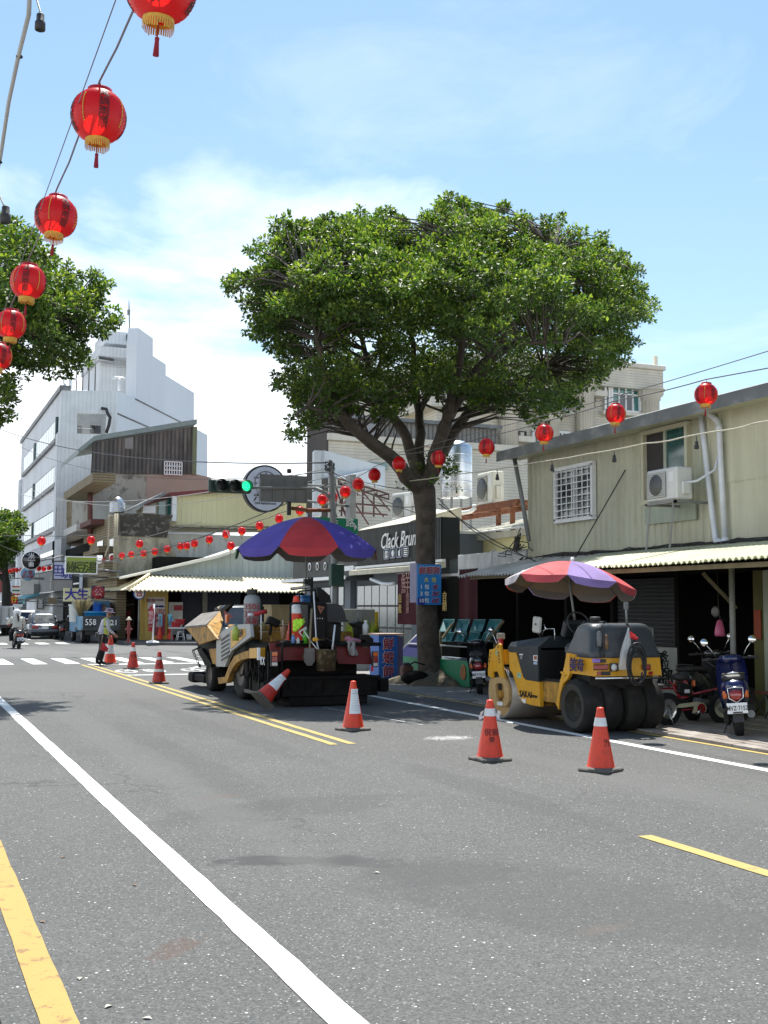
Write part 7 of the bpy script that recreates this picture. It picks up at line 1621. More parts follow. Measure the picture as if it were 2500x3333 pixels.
XL = .92;pts = [(348,-27),(213,252),(121,469),(61,609),(24,701),(-4,770)];lc = []
for i,(x,y) in enumerate(pts):
    p = at(x*DS,y*DS,x=XL);lc.append(p);lab = ('big red lantern cut off by the top edge','large red lantern with black characters high on the left','red lantern third from the top on the left string','red lantern fourth from the top in front of the left tree','red lantern fifth from the top at the left edge','red lantern half cut by the left edge below the others')[i]
    o = L2 if i == 0 else None
    rz = -math.pi/2-YAW+.35+(-.35 if i == 0 else .3*(i % 3)-.2)
    o = dup(L2,p,(R(-4+3*math.sin(i*2.1)),R(4*math.cos(i*1.7)),rz),lab,'lanterns on the left string',1+.03*math.sin(i*3))
RX = 9.7;rpts = [(1525,852),(1330,894),(1176,936),(1051,966),(947,990),(862,1002),(809,1026),(774,1046),(746,1062),(718,1074),(696,1079)];rc = []
for i,(x,y) in enumerate(rpts):
    p = at(x*DS,y*DS,x=RX if i < 5 else RX+(i-4)*.2);rc.append(p)
    dup(L2 if i < 5 else L1,p,(R(4*math.sin(i*2)),R(4*math.cos(i*1.4)),i*1.3),'red lantern '+ORD[min(i,9)]+' from the right edge on the right-hand string' if i < 10 else 'small red lantern just above the left rim of the traffic sign board','lanterns on the right string')
far = [(1615,370,10.9),(1500,400,10.8),(1440,418,10.7),(1392,420,10.6),(1290,442,10.5),(1195,463,10.4),(1107,478,10.3),(1012,485,10.2),(940,494,10.1),(866,516,10.0),(803,536,9.9),(736,543,9.8),(676,546,9.6),(615,554,9.4),(567,566,9.2),(520,570,9.0),(462,570,8.8),(420,584,8.6),(380,592,8.5),(338,596,8.4),(302,594,8.3),(262,586,8.2),(230,592,8.1),(195,600,8.0),(163,606,7.9),(130,606,7.8),(105,604,7.75),(80,612,7.7),(57,624,7.65),(33,630,7.6),(5,640,7.55)]
fc = []
for i,(x,y,X_) in enumerate(far): p = at(*zz(x,y),x=X_);fc.append(p);dup(L1,p,(.12*math.sin(i*2.3),.12*math.cos(i*3.1),i*.7),'small red lantern on the far shopfront string, '+('%dth' % (31-i) if 31-i > 3 and (31-i) % 10 not in (1,2,3) or 10 < 31-i < 14 else '%d%s' % (31-i,('st','nd','rd')[(31-i) % 10-1]))+' from the left edge','lanterns on the far string')
for i,(x,y) in enumerate(((122,1128),(85,1040),(207,1014),(343,974),(494,920),(655,858))):
    p = at(700+x/2.37,1300+y/2.37,x=11.0+i*.25);dup(L1,p,(0,0,i),('small lowest red lantern just left of the blue parasol','leftmost small red lantern beside the blue parasol','second small red lantern from the left beside the blue parasol','third small red lantern from the left beside the blue parasol','small red lantern over the left half of the blue parasol','small red lantern over the top of the blue parasol')[i],'lanterns by the parasol');fc.insert(0,p)
kc = []
for i,(x,y,Yv) in enumerate(((320,380,41),(702,373,42.7),(1077,403,45))): p = at(*zz(x,y),y=Yv);kc.append(p);dup(L1,p,(0,0,i),('left','middle','right')[i]+' lantern of the three hung above the crossing','lanterns above the crossing')
def drop(o):
    for c in list(o.children): drop(c)
    bpy.data.objects.remove(o)
drop(L2);drop(L1)
M_CORD = mat('grey_violet_cord',(.16,.14,.17),.7);M_WIREW = mat('pale_grey_cable',(.36,.36,.35),.6);M_WIREB = mat('black_wire',(.02,.02,.02),.6);M_WIREG = mat('grey_wire',(.10,.10,.10),.6)
def wire(label,path,r,m=None,name='cable',wob=0.,cat='cable',n=6):
    g = MB();g.tube(wobble(path,wob,len(path)) if wob else path,r,n);return tag(g.build(name,m or M_WIREB),label,cat)
def chain(P_,up,sagd,n=6):
    out = []
    for a,b in zip(P_,P_[1:]): out += sag(a+Z*up,b+Z*up,sagd,n)[:-1]
    return out+[P_[-1]+Z*up]
wire('twisted cord carrying the big lanterns at the left',[at(470*DS,-300*DS,x=XL)]+chain(lc,.205,.03)+[Vector((XL,60,4.6))],.006,M_CORD,wob=.004)
wire('thin straight wire beside the left lantern cord',[at(262*DS,-30*DS,x=.8),at(250*DS,0,x=.8),at(55*DS,540*DS,x=.8),Vector((.8,60,4.4))],.003,M_CORD)
bl = [at(66*DS,-30*DS,x=.45),at(62*DS,30*DS,x=.45),at(42*DS,120*DS,x=.45),at(20*DS,220*DS,x=.45),at(0,340*DS,x=.45),at(-30*DS,480*DS,x=.45)]
bs_ = thing('bulb_cable','thick pale cable with black bulb sockets at the upper left edge','cable',bl[2]);g = MB();g.tube(wobble(bl,.004,3),.011,7);g.build('cord',M_WIREW,bs_)
def socket(par,top,p,k=1.):
    g = MB();g.tube([top,top.lerp(p,.5)+Vector((.01,0,-.01)),p+Z*.03*k],.0045*k,5);g.lathe([(.012*k,.035*k),(.017*k,.03*k),(.017*k,.0),(.023*k,-.005*k),(.023*k,-.04*k),(.019*k,-.042*k),(.015*k,-.02*k)],p,n=12);g.build('bulb_socket',M_CHAR,par)
socket(bs_,at(77*DS,-10*DS,x=.48),at(87*DS,46*DS,x=.48),1.0);socket(bs_,at(-4*DS,415*DS,x=.48),at(12*DS,462*DS,x=.48),1.3)
for k,q in enumerate(((42,122),(-1,350))): c = at(q[0]*DS,q[1]*DS,x=.45);g = MB();g.lathe([(.014,-.006),(.018,0),(.014,.006)],c,n=8);g.build('cable_tie',M_CHAR,bs_)
wire('cord carrying the lanterns along the right side',[at(1659*DS,795*DS,x=RX),at(1900*DS,730*DS,x=RX)][::-1]+chain(rc,.20,.02),.008,M_WIREG)
wire('upper straight wire rising to the right edge',sag(at(2700,1080,x=9.2),at(1560,1405,x=9.2),.05)+[at(1200,1500,x=10.2)],.006,M_WIREG)
z8_ = lambda x,y,X_=10.6: at(1500+x/1.659,1100+y/1.659,x=X_)
bp_ = [z8_(1900,395),z8_(1659,445),z8_(1350,505),z8_(1000,570),z8_(500,655),z8_(0,735),z8_(-300,775)]
b2 = thing('bulb_string','pale sagging cable with small bulb sockets across the green house','cable',bp_[3]);g = MB();g.tube(wobble(chain(bp_,0,.015,5),.012,5),.011,6);g.build('cord',mat('cream_cable',(.50,.48,.38),.6),b2)
for x,y0,y in ((1273,525,577),(829,602,650),(493,660,700),(197,705,750)): socket(b2,z8_(x-3,y0),z8_(x,y),1.5)
wire('cord carrying the far lantern string',chain(fc,.19,.03,4),.012,M_WIREG);wire('cord carrying three lanterns over the crossing',[at(-60,1745,y=40)]+chain(kc,.19,.05)+[Vector((11.2,46,5.2))],.012,M_WIREG)
# ================================================================== signal pole
sp = thing('signal_pole','grey pole with traffic light arm and sign boards behind the paver','traffic light',(10.75,29,0));PYY = 29.0
S5 = lambda x,y,Yv=PYY: at(700+x/2.37,1300+y/2.37,y=Yv)
pb,pt = S5(925,1560),S5(893,470);px_ = pb.x
g = MB();g.tube([(px_,PYY,.01),(px_,PYY,2.4),(pt.x+.02,PYY,pt.z-.3),(pt.x,PYY,pt.z)],[.11,.10,.075,.07],14);g.build('pole',M_STEELP,sp)
g = MB();g.lathe([(.14,1.55),(.14,1.75),(.10,1.76)],(px_,PYY,0),n=14);g.tube([(px_-.14,PYY-.1,1.6),(px_-.14,PYY-.12,2.0),(px_-.1,PYY-.1,2.8)],.03,8);g.build('pole_band',M_PVC,sp)
a_,b_ = S5(870,1270),S5(968,1440);MB().bx(a_.x,b_.x,PYY-.28,PYY-.06,b_.z,a_.z,bev=.02).build('control_box',mat('dark_green_box',(.012,.05,.035),.6,var=.2,scale=6),sp)
g = MB();g.tube([S5(905,840),S5(890,770),S5(850,720),S5(770,685)],.05,8);g.tube([S5(770,685),S5(650,682),S5(470,680),S5(280,682)],.035,8);g.build('mast_arm',M_STEELP,sp)
g = MB();p_,q_ = S5(710,855),S5(885,855);g.tube([S5(590,840),p_,q_],.05,8);g.build('lower_arm',M_RUST,sp)
sh_ = MB();a_,b_ = S5(-75,628),S5(268,715);zc = (a_.z+b_.z)/2;x0 = S5(-60,670).x;x1 = S5(268,670).x
sh_.box(((x0+x1)/2,PYY-.1,zc),(x1-x0,.2,.36),0,None,.05);hd = sh_.build('signal_head',mat('dark_signal_green',(.010,.035,.028),.5),sp)
for k,cx_ in enumerate((28,130,222)):
    c = S5(cx_,670);c = Vector((c.x-.02,PYY-.2,zc));g = MB();g.lathe([(.15,-.22),(.152,0),(.14,0),(.14,-.20)],c,Y,20,a0=0,a1=2*math.pi);g.build('visor',MATS['dark_signal_green'],hd)
    g = MB();g.lathe([(.13,-.02),(.001,-.035)],c,Y,20)
    g.build('lens',mat('green_signal_light',(.015,.75,.26),.3,emit=1.2,var=.0) if k == 2 else mat('dark_signal_lens',(.015,.02,.02),.3),hd)
a_,b_ = S5(352,572),S5(720,800);pl = MB();pl.bx(a_.x,b_.x,PYY+.08,PYY+.11,b_.z,a_.z);bd = pl.build('sign_board_back',mat('grey_aluminium',(.20,.205,.205),.6,.3,.08,2),sp)
for xx in (358,455,545,635,715): c = S5(xx,690);MB().bx(c.x-.012,c.x+.012,PYY+.04,PYY+.079,b_.z,a_.z-.12).build('stiffener',M_STEELP,bd)
c = S5(572,552);MB().box((c.x,PYY,c.z),(.11,.1,.12),0,None,.02).build('detector',M_CHAR,sp);c = S5(570,840);MB().box((c.x,PYY,c.z),(.1,.08,.36)).build('signal_back',M_CHAR,sp)
a_,b_ = S5(760,908,29.3),S5(1102,1040,29.3);gs = MB().bx(a_.x,b_.x,29.3,29.33,b_.z,a_.z).build('street_name_sign',mat('green_sign',(.008,.24,.12),.5),sp)
letter(sp,'生',S5(925,955,29.28),X,Z,.22,M_SIGNW,.01);letter(sp,'路',S5(1042,955,29.28),X,Z,.26,M_SIGNW,.012);g = MB();q_ = [S5(1076,955,29.28),S5(1096,985,29.28),S5(1076,1012,29.28)];g.prism([(p.x,p.z) for p in q_],(0,29.28,0),X,Z,Y*.01);g.build('arrow',M_SIGNW,sp)
g = MB();r_ = random.Random(3);c0_ = S5(880,500)
for k in range(9): a = r_.uniform(0,6);g.tube([c0_+Vector((.15*math.cos(a+q*1.1),-.05,.12*math.sin(a+q*1.1)-.02*k)) for q in range(5)],.009,4)
for k in range(6): g.tube([S5(880+r_.uniform(-12,30),480),S5(890+r_.uniform(-20,40),620),S5(905+r_.uniform(-25,40),800),S5(920+r_.uniform(-20,30),910)],.010,4)
g.build('cable_tangle',M_WIREB,sp)
for k,(a,b,r_,lab) in enumerate((((880,488),(0,1393),.016,'heavy black cable sagging from the pole to the left edge'),((880,530),(0,1590),.010,'thin wire from the pole top crossing the white building'),((860,560),(0,1408),.008,'second thin wire fanning out to the left edge'),((865,600),(0,1535),.008,'pale wire passing behind the traffic light'),((900,640),(0,1765),.012,'low cable running above the far shop signs'))):
    e = S5(*a);f_ = at(-30,b[1]-8,y=75);wire(lab,sag(e,f_,.7+.25*k,22),r_*1.3,M_WIREW if k in (1,3) else M_WIREB)
for k,(a,b,d,lab) in enumerate(((S5(900,560),at(1395,1600,y=24.0),.1,'slack wire from the pole to the tree fork'),(S5(930,600),at(1400,1640,y=24.0),.35,'looping black cable between pole and tree trunk'),(at(1425,1620,y=24),z8_(390,1190,12.7),.25,'black cable from the tree to the house corner'),(at(1430,1640,y=24),at(1800,1850,x=12.2),.12,'thin wire from the tree down to the cement awning'),(S5(905,560),z8_(1300,1000,15.2) if False else at(1480,1700,x=14),.2,'pale cable from the pole to the white roof'))): wire(lab,sag(a,b,d,12),.012,M_WIREB if k % 2 else M_WIREG)
# round clock sign on the corner
rs = thing('round_clock_sign','round white clock sign with black rim behind the traffic light','sign',S5(385,690,34));c = S5(382,690,34);q = Matrix.Rotation(0.12,3,'Z');nrm = q @ Vector((0,-1,0));Rd = abs(S5(548,690,34).x-c.x)
g = MB();g.lathe([(.001,-.12),(Rd*1.03,-.12),(Rd*1.05,-.1),(Rd*1.05,.1)],c,nrm,40);g.build('rim',M_CHAR,rs);g = MB();g.lathe([(Rd*.98,.09),(.001,.101)],c,nrm,40);g.build('face',mat('lilac_white_face',(.55,.58,.68),.5),rs)
o_ = c+nrm*.11;rt = nrm.cross(-Z);rt = Vector((-nrm.y,nrm.x,0))
g = MB();g.lathe([(Rd*.52,0),(Rd*.55,.008)],o_+Z*Rd*.22,nrm,30)
for k in range(12): a = k*math.pi/6;d = rt*math.cos(a)+Z*math.sin(a);g.tube([o_+Z*Rd*.22+d*Rd*.42,o_+Z*Rd*.22+d*Rd*.5],.012,4)
g.build('clock_print',M_CHAR,rs);letter(rs,'六點',o_-Z*Rd*.42-rt*Rd*.18,rt,Z,Rd*.42,M_CHAR,.01);letter(rs,'6:04 liquid brunch',o_-Z*Rd*.66,rt,Z,Rd*.14,M_CHAR,.005)
g = MB();g.tube([c+Z*Rd*.3,Vector((13.1,34.3,c.z+.2))],.04,6);g.tube([c-Z*Rd*.3,Vector((13.1,34.3,c.z-.4))],.04,6);g.build('bracket',M_STEELP,rs);MB().bx(13.1,13.3,34.1,34.5,3.5,c.z+.6).build('upright',M_STEELP,rs)
# ================================================================== vehicles
M_RUB = mat('tyre_rubber',(.018,.018,.018),.85,var=.2,scale=8,spec=.2)
def wheel(par,c,r,w,ax=X,name='wheel',m=None):
    t = MB().lathe([(r*.62,-w/2),(r*.9,-w/2),(r,-w*.28),(r,w*.28),(r*.9,w/2),(r*.62,w/2)],c,ax,26).build(name,M_RUB,par)
    g = MB();g.lathe([(r*.64,-w*.42),(r*.55,-w*.3),(r*.2,-w*.42),(.001,-w*.42)],c,ax,20);g.lathe([(r*.64,w*.42),(r*.55,w*.3),(r*.2,w*.42),(.001,w*.42)],c,ax,20);g.build('rim',m or M_ACG,t);return t
def scooter(label,loc,rz,m,plate='',lean=.0,group='scooters',mirrors=True,retro=False):
    t = thing('scooter',label,'scooter',loc,rz,group,world=False);t.rotation_euler = (0,lean,rz)
    wheel(t,(0,.62,.22),.22,.10,name='front_wheel');wheel(t,(0,-.60,.22),.22,.12,name='rear_wheel')
    def loft(secs,name,mm,smooth=True):     # (y, half width, z low, z high)
        g = MB();n = 14;vs = []
        for y,hw,z0,z1 in secs:
            for k in range(n):
                a = 2*math.pi*k/n;c_,s_ = math.cos(a),math.sin(a);vs.append((hw*abs(c_)**.7*(1 if c_ > 0 else -1),y,(z0+z1)/2+(z1-z0)/2*abs(s_)**.7*(1 if s_ > 0 else -1)))
        fs = [(i*n+k,i*n+(k+1) % n,(i+1)*n+(k+1) % n,(i+1)*n+k) for i in range(len(secs)-1) for k in range(n)]+[tuple(range(n))[::-1],tuple((len(secs)-1)*n+k for k in range(n))]
        g.add(vs,[f[::-1] for f in fs],0,smooth);return g.build(name,mm,t)
    loft([(-.86,.06,.62,.70),(-.82,.13,.55,.76),(-.65,.18,.46,.78),(-.4,.19,.40,.74),(-.18,.17,.34,.66),(-.05,.13,.28,.5)],'tail_body',m)
    loft([(-.80,.10,.76,.80),(-.74,.15,.75,.83),(-.4,.16,.73,.82),(-.1,.13,.70,.77),(.0,.06,.69,.73)],'seat',M_CHAR)
    loft([(-.15,.15,.28,.36),(.1,.16,.27,.33),(.38,.14,.27,.36)],'floorboard',M_CHAR)
    g = MB()
    def ap(u,v): z = .30+v*.68;w = .17+.05*math.sin(v*2.6);return ((u-.5)*2*w,.46-.10*v+.10*(1-(2*u-1)**2),z)
    g.grid(ap,8,8,0,True);g.grid(lambda u,v: (ap(u,v)[0]*.97,ap(u,v)[1]-.03,ap(u,v)[2]),8,8,0,True,True);g.build('leg_shield',m,t)
    loft([(.36,.05,.34,.46),(.5,.09,.30,.46),(.66,.08,.36,.46),(.80,.05,.30,.40)],'front_fender',m)
    hb = loft([(.28,.07,.94,1.04),(.34,.17,.93,1.06),(.42,.15,.92,1.06),(.50,.07,.93,1.03)],'handlebar_cover',m)
    g = MB();g.tube([(-.34,.30,1.0),(-.2,.36,1.0),(.2,.36,1.0),(.34,.30,1.0)],.016,8);g.build('handlebar',M_CHAR,t)
    for s_ in (-1,1):
        g = MB();g.tube([(s_*.24,.34,1.0),(s_*.38,.29,1.0)],.02,8);g.build('grip',M_CHAR,t);g = MB();g.tube([(s_*.25,.36,1.02),(s_*.37,.35,1.01)],.007,5);g.build('brake_lever',M_CHROME,t)
        if mirrors:
            g = MB();g.tube([(s_*.19,.36,1.03),(s_*.25,.35,1.14),(s_*.31,.33,1.22)],.007,5);mr_ = g.build('mirror',M_CHROME,t);g = MB();g.lathe([(.001,-.012),(.05,-.01),(.056,.0),(.05,.008),(.001,.009)],(s_*.33,.33,1.25),(0,-1,.15),16);g.build('mirror_glass',M_CHROME,mr_)
        g = MB();g.box((s_*.135,-.77,.57),(.06,.06,.10),0,None,.015);g.build('turn_signal',M_AMBL,t)
        g = MB();g.tube([(s_*.11,-.45,.45),(s_*.10,-.60,.22)],.022,7);g.build('shock',M_CHAR,t)
    tl = loft([(-.885,.05,.52,.58),(-.87,.09,.49,.63),(-.83,.09,.50,.64)],'tail_lamp',M_REDL)
    if retro: g = MB();g.tube([(-.10,-.875,.66),(-.09,-.89,.53),(0,-.895,.47),(.09,-.89,.53),(.10,-.875,.66),(0,-.88,.67)],.008,5,closed=True);g.build('lamp_chrome',M_CHROME,tl)
    g = MB();g.prism([(-.09,0),(.09,0),(0,-.1)],(0,.30,1.03),X,(0,-.35,.94),(0,-.005,-.002));g.build('dial',M_SIGNW,hb)
    g = MB();g.tube([(-.14,-.72,.84),(0,-.86,.86),(.14,-.72,.84)],.013,6);g.build('grab_rail',M_CHROME if retro else M_CHAR,t)
    if plate:
        rx_ = Matrix.Rotation(-.25,3,'X');pl = MB().box((0,-.93,.40),(.26,.008,.14),0,rx_,.003).build('number_plate',M_SIGNW,t)
        o = letter(None,plate,(0,0,0),X,Z,.085,M_CHAR,.008,0,.001,.74);o.parent = pl;o.rotation_euler = (math.pi/2-.25,0,0);o.location = (0,-.937,.398)
    g = MB();g.add([(-.07,-.72,.50),(.07,-.72,.50),(.06,-.97,.34),(-.06,-.97,.34)],[(0,1,2,3)]);g.box((0,-.9,.27),(.14,.02,.12),0,Matrix.Rotation(-.35,3,'X'));g.build('mud_flap',M_CHAR,t)
    g = MB();g.tube([(.14,-.2,.26),(.17,-.5,.26),(.17,-.82,.31)],[.03,.055,.05],10);g.build('exhaust',M_ACG,t);g = MB();g.box((-.13,-.4,.24),(.1,.46,.17),0,None,.04);g.build('engine',M_BLK,t)
    g = MB();g.tube([(-.10,-.15,.24),(-.2,-.28,.01)],.011,5);g.build('side_stand',M_CHAR,t);return t
M_BLUEP = mat('deep_blue_paint',(.006,.012,.075),.25,var=.1,coat=.7);M_BLKP = mat('black_gloss_paint',(.012,.013,.016),.25,coat=.6);M_MARP = mat('maroon_paint',(.09,.012,.02),.3,coat=.6)
p = at(2415,2405);scooter('dark blue retro scooter with plate MVZ-7152 parked by the shutter',(p.x+.36,p.y+.5,.03),-R(38),M_BLUEP,'MVZ·7152',R(-5),'scooters parked by the shops',retro=True)
p = at(1560,2262);scooter('black scooter with plate MRY-9237 parked behind the roller drum',(p.x+.3,p.y+.55,.02),-R(27),M_BLKP,'MRY·9237',R(-4),'scooters parked by the shops')
scooter('black scooter deep under the awning behind the red bicycle',(11.75,14.85,.03),-R(62),M_BLKP,'',R(-5),'scooters parked by the shops')
scooter('maroon scooter parked beside the far silver car',(6.75,69.5,0),-R(10),M_MARP,'NKC·511',0,'scooters on the far street');scooter('dark scooter parked between the silver car and the blue truck',(8.05,63.5,0),-R(5),M_BLKP,'',0,'scooters on the far street')
# red electric bicycle
M_REDF = mat('red_frame_paint',(.26,.008,.015),.35,coat=.4);b0 = at(2168,2372);bx0 = b0.x;eb = thing('electric_bicycle','small red electric bicycle with cream chain guard behind the roller','bicycle',(b0.x,b0.y,.03));BYY = b0.y+.1
E = lambda x,y: at(2100+x/4.1475,1950+y/4.1475,y=BYY)
hub = E(300,1485);crk = E(720,1475);rw = hub.z-.03;fw = Vector((crk.x+.42,BYY,rw+.03))
for c,nm in ((hub,'rear_wheel'),(fw,'front_wheel')): wheel(eb,(c.x,BYY,rw+.03),rw,.055,Y,nm,M_CHROME)
g = MB()
for pth,r in (([E(60,1200),E(250,1205),E(420,1205)],.016),([E(430,1200),E(320,1105)],.016),([E(330,1110),E(470,1330),E(640,1280)],.018),([E(470,1330),E(560,1325),E(650,1260),E(590,1180)],.018),([E(290,1290),E(470,1330)],.016),([hub,E(500,1500),crk],.015),([E(200,1230),hub],.012),([E(650,1280),Vector((fw.x-.05,BYY,.55)),Vector((fw.x-.08,BYY,.8))],.018)): g.tube(pth,r,7)
g.build('frame',M_REDF,eb);g = MB();g.ball(E(470,1050),(.15,.09,.06),14,8);g.tube([E(470,1060),E(480,1180)],.015,6);g.build('saddle',M_CHAR,eb);g = MB();g.box(E(520,1215),(.26,.1,.17),0,Matrix.Rotation(.25,3,'Y'),.02);g.build('battery',M_BLK,eb);MB().box(E(535,1240)-Y*.056,(.09,.004,.05)).build('label',M_WHITE,eb)
g = MB();P_ = [E(*q) for q in ((385,1462),(430,1415),(680,1380),(760,1400),(800,1460),(785,1520),(720,1540),(610,1535),(640,1440),(480,1460))];g.prism([(p.x,p.z) for p in P_],(0,BYY-.06,0),X,Z,Y*.02);g.build('chain_guard',mat('cream_guard',(.48,.45,.30),.5),eb)
g = MB();g.lathe([(.075,-.005),(.001,-.005)],crk+Vector((0,-.066,0)),Y,20);g.build('chainring',M_REDF,eb);g = MB();g.tube([crk-Y*.08,crk+Vector((-.08,-.09,-.05))],.01,6);g.box(crk+Vector((-.09,-.12,-.055)),(.07,.07,.02));g.build('crank',M_CHROME,eb);g = MB();g.tube([hub-Y*.05,E(290,1590)-Y*.1,E(310,1690)-Y*.14],.008,5);g.build('kickstand',M_CHROME,eb)
MB().bx(E(40,1180).x,E(330,1180).x,BYY-.09,BYY+.09,E(0,1180).z,E(0,1150).z,bev=.02).build('rear_rack_pad',M_CHAR,eb);g = MB();g.tube([(fw.x-.08,BYY-.25,.95),(fw.x-.08,BYY,.85),(fw.x-.08,BYY+.25,.95)],.012,6);g.build('handlebar',M_CHAR,eb)
# cars: lofted shells with separate glass, lamps and wheels
def car(label,loc,rz,m,L=4.5,W=1.72,Hh=1.44,suv=False,plate='',name='car',cat='car',pickup=False):
    t = thing(name,label,cat,loc,rz,None,world=False);hw = W/2;zb = .78 if not suv else .95
    def loft(secs,nm,mm,n=16,e=.45):
        g = MB();vs = []
        for y,w,z0,z1 in secs:
            for k in range(n): a = 2*math.pi*(k+.5)/n;c_,s_ = math.cos(a),math.sin(a);vs.append((w*math.copysign(abs(c_)**e,c_),y,(z0+z1)/2+(z1-z0)/2*math.copysign(abs(s_)**e,s_)))
        fs = [(i*n+k,(i+1)*n+k,(i+1)*n+(k+1) % n,i*n+(k+1) % n) for i in range(len(secs)-1) for k in range(n)]+[tuple(range(n)),tuple((len(secs)-1)*n+k for k in range(n))[::-1]]
        g.add(vs,fs,0,True);return g.build(nm,mm,t)
    h = L/2
    loft([(-h,hw*.86,.32,zb-.10),(-h+.06,hw*.95,.24,zb),(-h+.5,hw,.22,zb+.08),(-.3,hw,.2,zb+.06),(h-1.1,hw,.2,zb+.04),(h-.3,hw*.95,.22,zb-.08),(h-.04,hw*.88,.26,zb-.2),(h,hw*.8,.32,zb-.26)],'body',m)
    y0,y1 = (-h+.35,h-1.5) if not suv else (-h+.1,h-1.25)
    cab = loft([(y0,hw*.80,zb-.02,zb+.04),(y0+(.55 if not suv else .2),hw*.74,zb,Hh-.10),(y0+(.85 if not suv else .5),hw*.72,zb,Hh-.02),((y0+y1)/2+.1,hw*.72,zb,Hh),(y1-.75,hw*.73,zb,Hh-.07),(y1,hw*.84,zb-.02,zb+.03)],'cabin',m,16,.35)
    zg0,zg1 = zb+.09,Hh-.12
    def pane(P_,nm): g = MB();g.add(P_,[(0,1,2,3)]);g.build(nm,M_DARKGL,cab)
    yr0,yr1 = y0+.04,y0+(.55 if not suv else .2)
    pane([(-hw*.68,yr0-.03,zg0),(hw*.68,yr0-.03,zg0),(hw*.58,yr1-.03,zg1),(-hw*.58,yr1-.03,zg1)],'rear_window');pane([(hw*.72,y1+.0,zg0-.02),(-hw*.72,y1+.0,zg0-.02),(-hw*.62,y1-.66,zg1+.02),(hw*.62,y1-.66,zg1+.02)],'windscreen')
    for s_ in (-1,1):
        for ya,yb_ in ((yr1+.12,(y0+y1)/2-.03),((y0+y1)/2+.05,y1-.62)): pane([(s_*hw*.80,ya,zg0),(s_*hw*.80,yb_,zg0),(s_*hw*.745,yb_-.1,zg1),(s_*hw*.745,ya+.1,zg1)],'side_window')
        for yw in (-h+.85,h-.85): wheel(t,(s_*(hw-.10),yw,.31),.31,.2)
        g = MB();g.box((s_*hw*.62,-h-.0,zb-.14),(hw*.42,.08,.16),0,None,.03);g.build('tail_lamp',M_REDL,t);g = MB();g.box((s_*hw*.62,h-.03,zb-.30),(hw*.4,.08,.13),0,None,.03);g.build('headlight',M_CLRL,t);g = MB();g.box((s_*(hw+.07),y1-.35,zb+.1),(.14,.08,.11),0,None,.03);g.build('wing_mirror',m,t)
    g = MB();g.box((0,-h-.02,.42),(W*.94,.14,.2),0,None,.06);g.build('bumper',m,t);MB().box((0,-h-.03,zb-.16),(.36,.03,.15),0,None,.004).build('number_plate',M_SIGNW,t)
    MB().box((0,-h-.02,zb-.045),(.5,.03,.03)).build('boot_trim',M_CHROME,t);MB().box((0,h-.0,.45),(W*.7,.05,.16),0,None,.02).build('grille',M_CHAR,t);MB().box((0,0,.2),(W*.8,L*.9,.1)).build('underbody',M_CHAR,t);return t
M_SILV = mat('grey_blue_metallic',(.12,.13,.15),.25,.7,.05,1,coat=.7);M_WCAR = mat('white_car_paint',(.55,.56,.56),.3,coat=.5)
p = at(150,2085);car('grey sedan with red tail lamps parked on the far street',(7.35,67.3,0),0,M_SILV);car('pale hatchback parked beyond the grey sedan',(7.2,73.5,0),0,M_WCAR,4.2,1.7,1.55,True)
p = at(770,2130);car('black jeep facing the camera behind the asphalt paver',(at(770,1990,y=46).x,46,0),math.pi-.1,M_BLKP,4.3,1.75,1.85,True)
# blue tipper truck with painted numbers
M_BLUET = mat('faded_blue_truck',(.045,.19,.33),.5,var=.15,scale=2,streak=.3,patch=.2,patch_col=(.1,.1,.1),patch_scale=3);M_DGREY = mat('dark_grey_board',(.055,.065,.07),.7,var=.25,scale=2,patch=.3,patch_col=(.12,.12,.11),patch_scale=3)
tk = thing('blue_truck','small blue truck with 558 painted on its dark tailboard','truck',(8.6,57.5,0));tx0 = at(270,2000,y=56.8).x;tx1 = tx0+1.75;yb0 = 56.8
MB().bx(tx0,tx1,yb0,59.4,.62,.74).build('bed_floor',M_DGREY,tk);MB().bx(tx0,tx1,yb0-.05,yb0,.74,1.32).build('tailboard',M_DGREY,tk)
for xx in (tx0,tx1-.05): MB().bx(xx-.001,xx+.05,yb0+.01,59.4,.74,1.30).build('side_board',M_BLUET,tk)
MB().bx(tx0-.02,tx0-.002,57.2,58.3,.62,1.1).build('tool_box',M_BLUET,tk)
g = MB();g.prism([(59.5,.5),(61.6,.5),(61.6,1.1),(61.3,1.2),(61.0,2.0),(59.6,2.05)],(tx0+.03,0,0),Y,Z,X*1.68);cb_ = g.build('cab',M_BLUET,tk);MB().bx(tx0+.2,tx1-.2,59.46,59.49,1.35,1.9).build('rear_window',M_DARKGL,cb_);g = MB();g.prism([(59.9,1.3),(61.05,1.3),(60.95,1.9),(59.95,1.9)],(tx0+.015,0,0),Y,Z,X*.01);g.build('side_window',M_DARKGL,cb_)
for xx in (tx0+.14,tx0+.36,tx1-.36,tx1-.14): wheel(tk,(xx,57.6,.36),.36,.2)
for xx in (tx0+.14,tx1-.14): wheel(tk,(xx,60.9,.36),.36,.2)
MB().bx(tx0+.2,tx1-.2,yb0+.3,61,.4,.6).build('chassis',M_CHAR,tk)
MB().bx(tx0+.05,tx0+.6,yb0-.08,yb0-.055,.78,1.22).build('board_panel',M_BLKP,tk);letter(tk,'558',(tx0+.36,yb0-.09,1.0),X,Z,.42,M_SIGNW,.012,0,.004,.85);letter(tk,'21',(tx1-.28,yb0-.09,.98),X,Z,.36,M_SIGNW,.012)
